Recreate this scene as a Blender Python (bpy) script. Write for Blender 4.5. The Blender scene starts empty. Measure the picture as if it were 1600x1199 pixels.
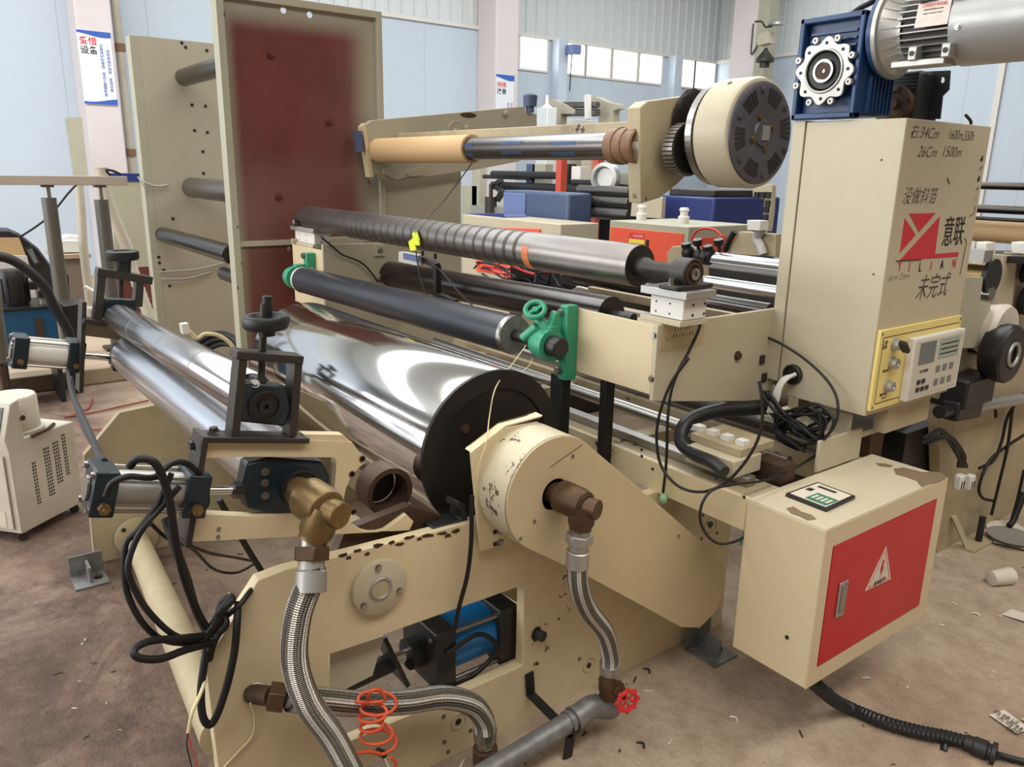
import bpy, bmesh, math, random
from mathutils import Vector as V, Matrix
random.seed(7)
scn = bpy.context.scene
col = scn.collection
PI = math.pi
# ---------------------------------------------------------------- camera
CH = 1.6; FPX = 1230.7
yaw, pit, rol = [math.radians(a) for a in (143.049, 15.134, 1.068)]
cf = V((math.cos(pit)*math.cos(yaw), math.cos(pit)*math.sin(yaw), -math.sin(pit)))
r0 = V((math.sin(yaw), -math.cos(yaw), 0)); u0 = r0.cross(cf)
cr = math.cos(rol)*r0 + math.sin(rol)*u0; cu = -math.sin(rol)*r0 + math.cos(rol)*u0
CP = V((0, 0, CH))
cam_d = bpy.data.cameras.new('camera'); cam = bpy.data.objects.new('camera', cam_d); col.objects.link(cam)
cam_d.sensor_width = 36; cam_d.lens = FPX*36/1600; cam_d.clip_start = .05; cam_d.clip_end = 200
cam.matrix_world = Matrix(((cr.x, cu.x, -cf.x, 0), (cr.y, cu.y, -cf.y, 0), (cr.z, cu.z, -cf.z, CH), (0, 0, 0, 1)))
scn.camera = cam
# ---------------------------------------------------------------- world, lights, exposure
w = bpy.data.worlds.new('world'); scn.world = w; w.use_nodes = True
bg = w.node_tree.nodes['Background']; bg.inputs[0].default_value = (.86, .93, 1, 1); bg.inputs[1].default_value = .85
scn.view_settings.view_transform = 'Standard'; scn.view_settings.look = 'None'
scn.view_settings.exposure = 0.0; scn.view_settings.gamma = 1.0; scn.view_settings.use_curve_mapping = False
def area(name, loc, target, sx, sy, power, color=(1, 1, 1)):
    l = bpy.data.lights.new(name, 'AREA'); l.shape = 'RECTANGLE'; l.size = sx; l.size_y = sy; l.energy = power; l.color = color
    o = bpy.data.objects.new(name, l); col.objects.link(o); o.location = loc
    o.rotation_euler = (V(target)-V(loc)).to_track_quat('-Z', 'Y').to_euler(); return o
area('overhead_fill_near', (1.6, .6, 6.4), (1.6, .6, 0), 1.8, 12, 500, (1, .95, .87))  # added overhead fill that brightens the near floor; the ceiling is closed
area('overhead_fill_middle', (-4.6, 2.0, 6.4), (-4.6, 2.0, 0), 1.6, 16, 430, (1, .98, .95))  # added overhead fill above the machines, no real roof opening
area('overhead_fill_far', (-8.4, 4.0, 6.4), (-8.4, 4.0, 0), 1.6, 20, 900, (.94, .98, 1))  # added overhead fill that lifts the upper part of the left wall
area('side_window_light', (-6.5, -7.9, 3.0), (-5.0, 2, 1.4), 12, 3.4, 740, (1, .98, .95))

# ---------------------------------------------------------------- helpers
def at(x, y, **k):
    "point of a real plane (X=, Y= or Z=) in which a thing lies"
    d = cf + (x-800)/FPX*cr - (y-599.5)/FPX*cu
    a, v = list(k.items())[0]; i = 'XYZ'.index(a)
    return CP + (v-CP[i])/d[i]*d
ORG = {}
def setp(o, label=None, cat=None, group=None, kind=None):
    if label: o['label'] = label
    if cat: o['category'] = cat
    if group: o['group'] = group
    if kind: o['kind'] = kind
    return o
def thing(name, label, cat, loc, group=None, kind=None):
    o = bpy.data.objects.new(name, None); col.objects.link(o); o.location = loc; o.empty_display_size = .05
    ORG[o] = V(loc); return setp(o, label, cat, group, kind)
class MB:
    def __init__(s): s.v = []; s.f = []; s.uv = []
    def add(s, vs, fs, uvs=None):
        n = len(s.v); s.v += [V(p) for p in vs]; s.f += [tuple(i+n for i in f) for f in fs]
        s.uv += uvs if uvs else [[(0, 0)]*len(f) for f in fs]; return s
    def box(s, x0, x1, y0, y1, z0, z1):
        x0, x1 = min(x0, x1), max(x0, x1); y0, y1 = min(y0, y1), max(y0, y1); z0, z1 = min(z0, z1), max(z0, z1)
        vs = [(x, y, z) for x in (x0, x1) for y in (y0, y1) for z in (z0, z1)]
        return s.add(vs, [(0, 1, 3, 2), (4, 6, 7, 5), (0, 4, 5, 1), (2, 3, 7, 6), (0, 2, 6, 4), (1, 5, 7, 3)])
    def bar(s, p0, p1, a, b, up=(0, 0, 1)):
        "box beam from p0 to p1: a = width sideways, b = height along up"
        p0 = V(p0); p1 = V(p1); d = (p1-p0).normalized(); sd = d.cross(V(up)).normalized(); u = sd.cross(d)
        vs = [p + sd*a/2*i + u*b/2*j for p in (p0, p1) for i, j in ((-1, -1), (1, -1), (1, 1), (-1, 1))]
        return s.add(vs, [(3, 2, 1, 0), (4, 5, 6, 7), (0, 1, 5, 4), (1, 2, 6, 5), (2, 3, 7, 6), (3, 0, 4, 7)])
    def lathe(s, p, d, prof, seg=28, closed=True):
        "prof: list of (distance along d, radius)"
        p = V(p); d = V(d).normalized(); a = d.orthogonal().normalized(); b = d.cross(a)
        n = len(s.v)
        for t, r in prof:
            for i in range(seg):
                th = 2*PI*i/seg; s.v.append(p + d*t + (a*math.cos(th)+b*math.sin(th))*r)
        for k in range(len(prof)-1):
            for i in range(seg):
                j = (i+1) % seg; q = n+k*seg
                s.f.append((q+i, q+j, q+seg+j, q+seg+i))
                s.uv.append([(i/seg, prof[k][0]), ((i+1)/seg, prof[k][0]), ((i+1)/seg, prof[k+1][0]), (i/seg, prof[k+1][0])])
        if closed:
            if prof[0][1] > 1e-5: s.f.append(tuple(n+i for i in range(seg))[::-1]); s.uv.append([(0, 0)]*seg)
            q = n+(len(prof)-1)*seg
            if prof[-1][1] > 1e-5: s.f.append(tuple(q+i for i in range(seg))); s.uv.append([(0, 0)]*seg)
        return s
    def cyl(s, p0, p1, r, r1=None, seg=24):
        p0 = V(p0); p1 = V(p1)
        return s.lathe(p0, p1-p0, [(0, r), ((p1-p0).length, r if r1 is None else r1)], seg)
    def tube(s, pts, r, seg=8, sub=6, corr=0):
        pts = [V(p) for p in pts]; P = []
        if len(pts) == 2: P = [pts[0].lerp(pts[1], i/2) for i in range(3)]
        else:
            e = [pts[0]*2-pts[1]] + pts + [pts[-1]*2-pts[-2]]
            for i in range(1, len(e)-2):
                for k in range(sub):
                    t = k/sub; a, b, c, d = e[i-1:i+3]
                    P.append(.5*((2*b)+(c-a)*t+(2*a-5*b+4*c-d)*t*t+(3*b-a-3*c+d)*t**3))
            P.append(pts[-1])
        if corr:
            L = [0]
            for i in range(1, len(P)): L.append(L[-1]+(P[i]-P[i-1]).length)
            m = int(L[-1]/corr)*2; Q = []; j = 0
            for k in range(m+1):
                l = L[-1]*k/m
                while j < len(L)-2 and L[j+1] < l: j += 1
                Q.append(P[j].lerp(P[j+1], (l-L[j])/max(1e-9, L[j+1]-L[j])))
            P = Q
        n0 = len(s.v); T = (P[1]-P[0]).normalized(); a = T.orthogonal().normalized(); ln = 0; lens = []
        for i, p in enumerate(P):
            t = (P[min(i+1, len(P)-1)]-P[max(i-1, 0)]).normalized()
            a = (a - t*a.dot(t)).normalized(); b = t.cross(a)
            if i: ln += (P[i]-P[i-1]).length
            lens.append(ln)
            rr = r(i/(len(P)-1)) if callable(r) else r
            if corr and i % 2: rr *= .88
            for k in range(seg):
                th = 2*PI*k/seg; s.v.append(p + (a*math.cos(th)+b*math.sin(th))*rr)
        for i in range(len(P)-1):
            for k in range(seg):
                j = (k+1) % seg; q = n0+i*seg
                s.f.append((q+k, q+j, q+seg+j, q+seg+k))
                s.uv.append([(k/seg, lens[i]), ((k+1)/seg, lens[i]), ((k+1)/seg, lens[i+1]), (k/seg, lens[i+1])])
        s.f.append(tuple(n0+i for i in range(seg))[::-1]); s.uv.append([(0, 0)]*seg)
        q = n0+(len(P)-1)*seg; s.f.append(tuple(q+i for i in range(seg))); s.uv.append([(0, 0)]*seg)
        return s
    def prism(s, pts, vec, holes=()):
        vec = V(vec); bm = bmesh.new(); loops = [[V(p) for p in pts]] + [[V(p) for p in h] for h in holes]
        edges = []
        for lp in loops:
            vs = [bm.verts.new(p) for p in lp]
            edges += [bm.edges.new((vs[i], vs[(i+1) % len(vs)])) for i in range(len(vs))]
        bm.verts.index_update()
        if holes: bmesh.ops.triangle_fill(bm, edges=edges, use_beauty=True)
        else: bm.faces.new(bm.verts)
        bm.verts.index_update(); bm.normal_update()
        base = [v.co.copy() for v in bm.verts]; fs = [tuple(v.index for v in f.verts) for f in bm.faces]; m = len(base)
        allf = []
        for f, fc in zip(fs, bm.faces):
            up = fc.normal.dot(vec) > 0
            allf.append(f[::-1] if up else f); allf.append(tuple(i+m for i in (f if up else f[::-1])))
        o = 0
        for lp in loops:
            k = len(lp)
            for i in range(k): allf.append((o+i, o+(i+1) % k, m+o+(i+1) % k, m+o+i))
            o += k
        bm.free(); return s.add(base+[p+vec for p in base], allf)
    def torus(s, c, n, R, r, seg=32, ms=10):
        c = V(c); n = V(n).normalized(); a = n.orthogonal().normalized(); b = n.cross(a); q = len(s.v)
        for i in range(seg):
            th = 2*PI*i/seg; d = a*math.cos(th)+b*math.sin(th)
            for k in range(ms):
                ph = 2*PI*k/ms; s.v.append(c + d*(R+r*math.cos(ph)) + n*r*math.sin(ph))
        for i in range(seg):
            for k in range(ms):
                j = (i+1) % seg; l = (k+1) % ms
                s.f.append((q+i*ms+k, q+j*ms+k, q+j*ms+l, q+i*ms+l)); s.uv.append([(0, 0)]*4)
        return s
    def ball(s, c, r, sc=(1, 1, 1), seg=16):
        n = seg//2; q = len(s.v); c = V(c)
        for i in range(n+1):
            ph = PI*i/n
            for k in range(seg):
                th = 2*PI*k/seg; s.v.append(c+V((math.sin(ph)*math.cos(th)*sc[0], math.sin(ph)*math.sin(th)*sc[1], math.cos(ph)*sc[2]))*r)
        for i in range(n):
            for k in range(seg): j = (k+1) % seg; s.f.append((q+i*seg+k, q+(i+1)*seg+k, q+(i+1)*seg+j, q+i*seg+j)); s.uv.append([(0, 0)]*4)
        return s
    def build(s, name, mat, parent=None, label=None, bev=0, cat=None, group=None, kind=None, smooth=35, wn=False):
        if parent is not None:
            o_ = parent
            while o_ not in ORG: o_ = o_.parent
            org = ORG[o_]
        else:
            lo = [min(p[i] for p in s.v) for i in range(3)]; hi = [max(p[i] for p in s.v) for i in range(3)]
            org = V(((lo[0]+hi[0])/2, (lo[1]+hi[1])/2, lo[2]))
        me = bpy.data.meshes.new(name); me.from_pydata([p-org for p in s.v], [], s.f)
        uvl = me.uv_layers.new(name='UVMap'); flat = [c for f in s.uv for t in f for c in t]; uvl.data.foreach_set('uv', flat)
        me.materials.append(mat)
        bm = bmesh.new(); bm.from_mesh(me); bmesh.ops.recalc_face_normals(bm, faces=bm.faces); bm.to_mesh(me); bm.free()
        me.shade_smooth(); me.set_sharp_from_angle(angle=math.radians(smooth))
        o = bpy.data.objects.new(name, me); col.objects.link(o)
        if parent is None: o.location = org; ORG[o] = org
        else: o.parent = parent
        if bev:
            b = o.modifiers.new('bevel', 'BEVEL'); b.width = bev; b.segments = 2; b.limit_method = 'ANGLE'; b.angle_limit = math.radians(40)
        return setp(o, label, cat, group, kind)
def bolt(p, d, r, mat, parent, name='bolt', h=.7, label=None, wash=True):
    d = V(d).normalized(); p = V(p); m = MB()
    if wash: m.cyl(p, p+d*r*.2, r*1.35, seg=16)
    m.cyl(p+d*r*.2, p+d*r*(.2+h), r, seg=6)
    return m.build(name, mat, parent, label)
def text(body, loc, size, mat, parent, name='lettering', ex='Y', up=(0, 0, 1), w=None, shear=0, thick=0.0002, bold=0, align='CENTER'):
    "flat printed writing; ex = the reading direction"
    cu_ = bpy.data.curves.new(name, 'FONT'); cu_.body = body; cu_.size = size; cu_.align_x = align; cu_.align_y = 'CENTER'
    cu_.extrude = thick; cu_.shear = shear; cu_.offset = bold; cu_.resolution_u = 3
    cu_.materials.append(mat)
    tmp = bpy.data.objects.new(name, cu_); me = bpy.data.meshes.new_from_object(tmp); bpy.data.objects.remove(tmp)
    o = bpy.data.objects.new(name, me); col.objects.link(o)
    if not me.materials: me.materials.append(mat)
    x = {'X': V((1, 0, 0)), 'Y': V((0, 1, 0))}.get(ex, None) if isinstance(ex, str) else V(ex).normalized()
    u = V(up).normalized(); n = x.cross(u)
    sx = w or 1
    org = V((0, 0, 0))
    if parent is not None:
        q = parent
        while q not in ORG: q = q.parent
        org = ORG[q]; o.parent = parent
    loc = V(loc)-org
    o.matrix_local = Matrix(((x.x*sx, u.x, n.x, loc.x), (x.y*sx, u.y, n.y, loc.y), (x.z*sx, u.z, n.z, loc.z), (0, 0, 0, 1)))
    return o
# ---------------------------------------------------------------- materials
def lin(c): return tuple((x/255/12.92 if x/255 <= .04045 else ((x/255+.055)/1.055)**2.4) for x in c)+(1,)
def newm(name):
    m = bpy.data.materials.new(name); m.use_nodes = True; nt = m.node_tree; return m, nt, nt.nodes['Principled BSDF']
def N_(nt, t, **k):
    n = nt.nodes.new(t)
    for a, b in k.items(): setattr(n, a, b)
    return n
def noise(nt, sc, det=4, rough=.6, co=None):
    n = N_(nt, 'ShaderNodeTexNoise'); n.inputs['Scale'].default_value = sc; n.inputs['Detail'].default_value = det; n.inputs['Roughness'].default_value = rough
    if co: nt.links.new(co, n.inputs['Vector'])
    return n
def ramp(nt, src, stops):
    r = N_(nt, 'ShaderNodeValToRGB'); nt.links.new(src, r.inputs[0]); e = r.color_ramp.elements
    while len(e) < len(stops): e.new(.5)
    for q, (p, c) in zip(e, stops): q.position = p; q.color = c if len(c) == 4 else (*c, 1)
    return r
def mix(nt, fac, a, b):
    m = N_(nt, 'ShaderNodeMix', data_type='RGBA')
    if isinstance(fac, float): m.inputs[0].default_value = fac
    else: nt.links.new(fac, m.inputs[0])
    for s, q in ((a, 6), (b, 7)):
        if isinstance(s, tuple): m.inputs[q].default_value = s
        else: nt.links.new(s, m.inputs[q])
    return m.outputs[2]
G0, G1 = (0, 0, 0, 1), (1, 1, 1, 1)
def paint(name, c, rough=.45, metal=0, chips=.0, chipcol=(60, 45, 35), dirt=.15, dirtcol=None, bump=.02, sc=3, coat=0, bs=90):
    m, nt, b = newm(name); tc = N_(nt, 'ShaderNodeTexCoord'); co = tc.outputs['Object']
    base = lin(c); n1 = noise(nt, sc, 6, .65, co)
    r1 = ramp(nt, n1.outputs[0], [(.35, G0), (.75, G1)])
    d = lin(dirtcol) if dirtcol else tuple(x*.62 for x in base[:3])+(1,)
    mm = N_(nt, 'ShaderNodeMath', operation='MULTIPLY'); nt.links.new(r1.outputs[0], mm.inputs[0]); mm.inputs[1].default_value = dirt
    c1 = mix(nt, mm.outputs[0], base, d)
    if chips:
        n2 = noise(nt, 26, 5, .7, co); n3 = noise(nt, 2.6, 3, .5, co)
        ad = N_(nt, 'ShaderNodeMath', operation='MULTIPLY'); nt.links.new(n2.outputs[0], ad.inputs[0]); nt.links.new(n3.outputs[0], ad.inputs[1])
        t = .52-.14*chips
        if chips > 1.4: n2.inputs['Scale'].default_value = 55; n3.inputs['Scale'].default_value = 9; t = .325
        r2 = ramp(nt, ad.outputs[0], [(t, G0), (t+.015, G1)])
        c1 = mix(nt, r2.outputs[0], c1, lin(chipcol))
    nt.links.new(c1, b.inputs['Base Color']); b.inputs['Metallic'].default_value = metal
    rr = N_(nt, 'ShaderNodeMapRange'); nt.links.new(n1.outputs[0], rr.inputs[0]); rr.inputs[3].default_value = max(.05, rough-.1); rr.inputs[4].default_value = rough+.15
    nt.links.new(rr.outputs[0], b.inputs['Roughness'])
    if coat: b.inputs['Coat Weight'].default_value = coat; b.inputs['Coat Roughness'].default_value = .15
    if bump:
        n4 = noise(nt, bs, 3, .6, co); bp = N_(nt, 'ShaderNodeBump'); bp.inputs['Strength'].default_value = bump*8; bp.inputs['Distance'].default_value = .002
        nt.links.new(n4.outputs[0], bp.inputs['Height']); nt.links.new(bp.outputs[0], b.inputs['Normal'])
    return m
M = {}
M['cream'] = paint('cream_paint', (190, 181, 157), .38, dirt=.2, dirtcol=(150, 132, 100), bump=.012)
M['cream_chip'] = paint('chipped_cream_paint', (216, 200, 164), .4, chips=.8, dirt=.3, dirtcol=(160, 138, 102), bump=.012)
M['cream_dirty'] = paint('dirty_cream_paint', (186, 172, 140), .45, chips=.8, dirt=.6, dirtcol=(112, 98, 76), bump=.02)
M['cream_panel'] = paint('grey_cream_panel', (172, 170, 150), .42, dirt=.25, dirtcol=(140, 136, 112), bump=.006)
M['guardc'] = paint('guard_cream_paint', (200, 182, 146), .4, dirt=.25, dirtcol=(164, 144, 108), bump=.008)
M['speck'] = paint('speckled_cream_paint', (204, 194, 166), .4, chips=1.5, chipcol=(84, 68, 54), dirt=.2, dirtcol=(160, 142, 110), bump=.015)
M['cream_box'] = paint('cream_box_paint', (210, 194, 160), .3, dirt=.06, bump=.02, bs=260)
M['box_top'] = paint('peeling_box_top', (206, 196, 170), .28, chips=.6, chipcol=(120, 100, 78), dirt=.2, dirtcol=(172, 155, 128), bump=.05, bs=320)
M['olive'] = paint('olive_grey_paint', (176, 170, 150), .42, dirt=.3, dirtcol=(156, 146, 124), bump=.005)
M['red'] = paint('red_lacquer', (190, 26, 32), .35, dirt=.1, bump=.008)
M['redsign'] = paint('red_print', (196, 50, 62), .45, dirt=.05, bump=0)
M['redpost'] = paint('red_steel_paint', (205, 82, 66), .45, dirt=.3)
M['orange'] = paint('orange_door_paint', (228, 88, 58), .45, dirt=.15)
M['black'] = paint('black_metal', (26, 26, 28), .38, dirt=.3, dirtcol=(52, 48, 44))
M['rubber'] = paint('black_rubber', (24, 25, 27), .42, dirt=.4, dirtcol=(40, 41, 44), bump=.01)
M['cable'] = paint('black_cable', (14, 13, 14), .5, dirt=.2, dirtcol=(30, 28, 27), bump=0)
M['greydark'] = paint('dark_grey_steel', (62, 59, 55), .45, metal=.4, dirt=.5, dirtcol=(44, 38, 34))
M['steel'] = paint('bare_steel', (168, 166, 162), .28, metal=.95, dirt=.4, dirtcol=(105, 98, 90), bump=.006)
M['alu'] = paint('cast_aluminium', (182, 182, 178), .42, metal=.75, dirt=.3, dirtcol=(120, 118, 112), bump=.02)
M['galv'] = paint('galvanised_pipe', (140, 142, 142), .5, metal=.55, dirt=.7, dirtcol=(86, 84, 82), sc=25)
M['rust'] = paint('rusty_oily_iron', (84, 62, 48), .55, metal=.3, dirt=.8, dirtcol=(38, 28, 24), sc=12)
M['brass'] = paint('brass_casting', (150, 128, 88), .36, metal=.8, dirt=.7, dirtcol=(92, 70, 44), sc=10, bump=.03)
M['bronze'] = paint('brown_bronze', (104, 82, 62), .42, metal=.7, dirt=.6, dirtcol=(64, 46, 34), sc=12, bump=.02)
M['tealdark'] = paint('dark_blue_green_casting', (22, 38, 46), .34, dirt=.4, dirtcol=(14, 24, 30))
M['green'] = paint('green_casting_paint', (52, 148, 112), .32, dirt=.25, dirtcol=(30, 104, 80))
M['bluegear'] = paint('blue_gearbox_paint', (32, 66, 112), .35, dirt=.4, dirtcol=(18, 36, 66))
M['bluetube'] = paint('blue_tube', (24, 118, 184), .3, dirt=.25, dirtcol=(16, 84, 140))
M['bluecab'] = paint('blue_cabinet', (34, 50, 112), .4, dirt=.1)
M['blueslate'] = paint('slate_blue_cover', (74, 88, 118), .45, dirt=.1)
M['bluelight'] = paint('light_blue_cover', (104, 122, 168), .4, dirt=.1)
M['bluetank'] = paint('blue_tank_paint', (22, 76, 112), .4, dirt=.3)
M['white'] = paint('white_plastic', (222, 220, 214), .4, dirt=.15)
M['offwhite'] = paint('off_white_cabinet', (206, 200, 186), .45, dirt=.4, dirtcol=(170, 158, 136), sc=5)
M['yellow'] = paint('yellow_panel_paint', (228, 208, 130), .4, dirt=.08, bump=0)
M['ylabel'] = paint('yellow_print', (236, 214, 70), .5, dirt=.05, bump=0)
M['cyel'] = paint('fluorescent_yellow_tape', (214, 224, 40), .4, dirt=.1, bump=0)
M['orangetape'] = paint('orange_tape', (206, 118, 72), .4, dirt=.2, bump=0)
M['card'] = paint('kraft_cardboard', (198, 166, 122), .6, dirt=.25, dirtcol=(180, 138, 90))
M['cardtape'] = paint('brown_taped_core', (136, 102, 74), .5, dirt=.7, dirtcol=(96, 64, 42), sc=20)
M['ink'] = paint('black_ink', (34, 30, 30), .6, dirt=0, bump=0)
M['wirered'] = paint('dull_red_wire', (142, 62, 50), .5, dirt=.3, bump=0)
M['pen'] = paint('marker_pen', (66, 58, 52), .6, dirt=0, bump=0)
M['inkred'] = paint('red_ink', (214, 52, 56), .5, dirt=0, bump=0)
M['inkblue'] = paint('blue_ink', (52, 92, 180), .5, dirt=0, bump=0)
M['paper'] = paint('dirty_paper', (216, 208, 192), .7, dirt=.3, sc=20)
M['print'] = paint('glossy_poster', (226, 230, 236), .3, dirt=.05, bump=0)
M['column'] = paint('white_column_paint', (214, 206, 206), .5, dirt=.2, dirtcol=(196, 184, 178), sc=1.2)
M['wallp'] = paint('blue_white_wall_panel', (196, 208, 220), .25, dirt=.15, dirtcol=(184, 200, 214), sc=.5, bump=0)
M['wallc'] = paint('corrugated_sheet', (212, 218, 218), .4, dirt=.1, sc=.6, bump=0)
M['hosegrey'] = paint('grey_plastic_wrap', (186, 180, 164), .5, dirt=.4, dirtcol=(140, 128, 104))
M['rodgrey'] = paint('grey_ram_paint', (102, 100, 94), .32, metal=.35, dirt=.3)
M['wood'] = paint('worn_board', (178, 158, 134), .6, dirt=.4)
M['orangehose'] = paint('orange_air_hose', (214, 86, 52), .35, dirt=.15, bump=0)
M['redhw'] = paint('red_handwheel_paint', (206, 44, 44), .35, dirt=.2, bump=0)
M['wire'] = paint('cream_wire', (214, 204, 160), .5, dirt=.2, bump=0)
M['greenwire'] = paint('green_wire', (38, 142, 104), .5, dirt=.2, bump=0)
M['brownred'] = paint('maroon_primer', (98, 48, 44), .5, dirt=.3)
M['glassy'] = paint('grey_lcd', (104, 112, 114), .12, dirt=.1, bump=0)
M['lcd2'] = paint('green_grey_lcd', (150, 164, 154), .12, dirt=.1, bump=0)
M['disc'] = paint('grey_brake_casting', (96, 96, 102), .42, metal=.5, dirt=.5, dirtcol=(60, 56, 58), sc=8)
M['pinkbeam'] = paint('pinkish_primed_beam', (176, 164, 152), .5, chips=.2, dirt=.4)
M['stripblue'] = paint('worn_blue_strip', (70, 96, 140), .3, metal=.5, dirt=.6, dirtcol=(88, 88, 92), sc=12)
M['plasticfilm'] = paint('clear_film_scrap', (188, 184, 180), .2, dirt=.4, sc=30)
# polished rollers: scratches run around the axis
def chrome(name, c, rough, scr=.15, metal=1.0, stain=.2, stretch=(.6, 40, 40)):
    m, nt, b = newm(name); tc = N_(nt, 'ShaderNodeTexCoord'); mp = N_(nt, 'ShaderNodeMapping'); mp.inputs['Scale'].default_value = stretch
    nt.links.new(tc.outputs['Object'], mp.inputs[0]); n = noise(nt, 1.0, 5, .7, mp.outputs[0])
    n2 = noise(nt, 5, 4, .6, tc.outputs['Object']); r = ramp(nt, n2.outputs[0], [(.4, G0), (.7, G1)])
    mm = N_(nt, 'ShaderNodeMath', operation='MULTIPLY'); nt.links.new(r.outputs[0], mm.inputs[0]); mm.inputs[1].default_value = stain
    nt.links.new(mix(nt, mm.outputs[0], lin(c), tuple(x*.5 for x in lin(c)[:3])+(1,)), b.inputs['Base Color'])
    b.inputs['Metallic'].default_value = metal
    rr = N_(nt, 'ShaderNodeMapRange'); nt.links.new(n.outputs[0], rr.inputs[0]); rr.inputs[3].default_value = rough*.85; rr.inputs[4].default_value = rough*1.2
    nt.links.new(rr.outputs[0], b.inputs['Roughness'])
    bp = N_(nt, 'ShaderNodeBump'); bp.inputs['Strength'].default_value = scr; bp.inputs['Distance'].default_value = .001
    nt.links.new(n.outputs[0], bp.inputs['Height']); nt.links.new(bp.outputs[0], b.inputs['Normal'])
    return m
M['mirror'] = chrome('polished_chrome_roller', (214, 214, 212), .09, .02, stain=.05)
M['chrome'] = chrome('satin_chrome_roller', (186, 184, 184), .2, .02, stain=.15, stretch=(40, 6, 6))
M['chrome2'] = chrome('bright_chrome_roller', (214, 216, 222), .24, .02, stain=.08, stretch=(40, 6, 6))
M['gunmetal'] = chrome('grey_hard_roller', (132, 128, 124), .36, .03, stain=.3, stretch=(60, 6, 6))
M['band'] = chrome('dark_wound_band', (82, 76, 73), .4, .03, metal=.7)
M['darkroll'] = chrome('black_steel_roller', (74, 70, 68), .24, .02, metal=.9, stretch=(50, 6, 6))
M['rubroll'] = paint('black_rubber_roller', (38, 42, 50), .3, dirt=.1, bump=0)
M['discblack'] = paint('oily_black_disc', (40, 36, 34), .38, metal=.3, dirt=.5, dirtcol=(22, 20, 20), sc=6)
M['rod'] = chrome('cylinder_rod', (210, 210, 208), .12, .02)
M['shaft'] = chrome('air_shaft_alloy', (118, 114, 112), .26, .02, metal=.9, stretch=(2, 60, 60))
def braid():
    m, nt, b = newm('braided_stainless'); uv = N_(nt, 'ShaderNodeUVMap'); sp = N_(nt, 'ShaderNodeSeparateXYZ'); nt.links.new(uv.outputs[0], sp.inputs[0])
    def lc(a, c):
        x = N_(nt, 'ShaderNodeMath', operation='MULTIPLY'); nt.links.new(sp.outputs[0], x.inputs[0]); x.inputs[1].default_value = a
        y = N_(nt, 'ShaderNodeMath', operation='MULTIPLY_ADD'); nt.links.new(sp.outputs[1], y.inputs[0]); y.inputs[1].default_value = c; nt.links.new(x.outputs[0], y.inputs[2])
        z = N_(nt, 'ShaderNodeMath', operation='SINE'); nt.links.new(y.outputs[0], z.inputs[0]); return z.outputs[0]
    k = 2*PI*12
    p = N_(nt, 'ShaderNodeMath', operation='MULTIPLY'); nt.links.new(lc(k, 700), p.inputs[0]); nt.links.new(lc(k, -700), p.inputs[1])
    q = N_(nt, 'ShaderNodeMath', operation='ADD'); nt.links.new(p.outputs[0], q.inputs[0]); nt.links.new(lc(2*PI*6, 0), q.inputs[1])
    r = ramp(nt, q.outputs[0], [(0., (.16, .15, .13, 1)), (.3, (.42, .40, .37, 1)), (1, (.86, .83, .79, 1))])
    nt.links.new(r.outputs[0], b.inputs['Base Color']); b.inputs['Metallic'].default_value = .85; b.inputs['Roughness'].default_value = .34
    bp = N_(nt, 'ShaderNodeBump'); bp.inputs['Strength'].default_value = .7; bp.inputs['Distance'].default_value = .003
    nt.links.new(p.outputs[0], bp.inputs['Height']); nt.links.new(bp.outputs[0], b.inputs['Normal']); return m
M['braid'] = braid()
def emis(name, c, s):
    m, nt, b = newm(name); b.inputs['Base Color'].default_value = (.8, .8, .8, 1); b.inputs['Emission Color'].default_value = c; b.inputs['Emission Strength'].default_value = s; return m
M['lit'] = emis('daylit_window', (1, 1, .99, 1), 3.0)
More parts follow.
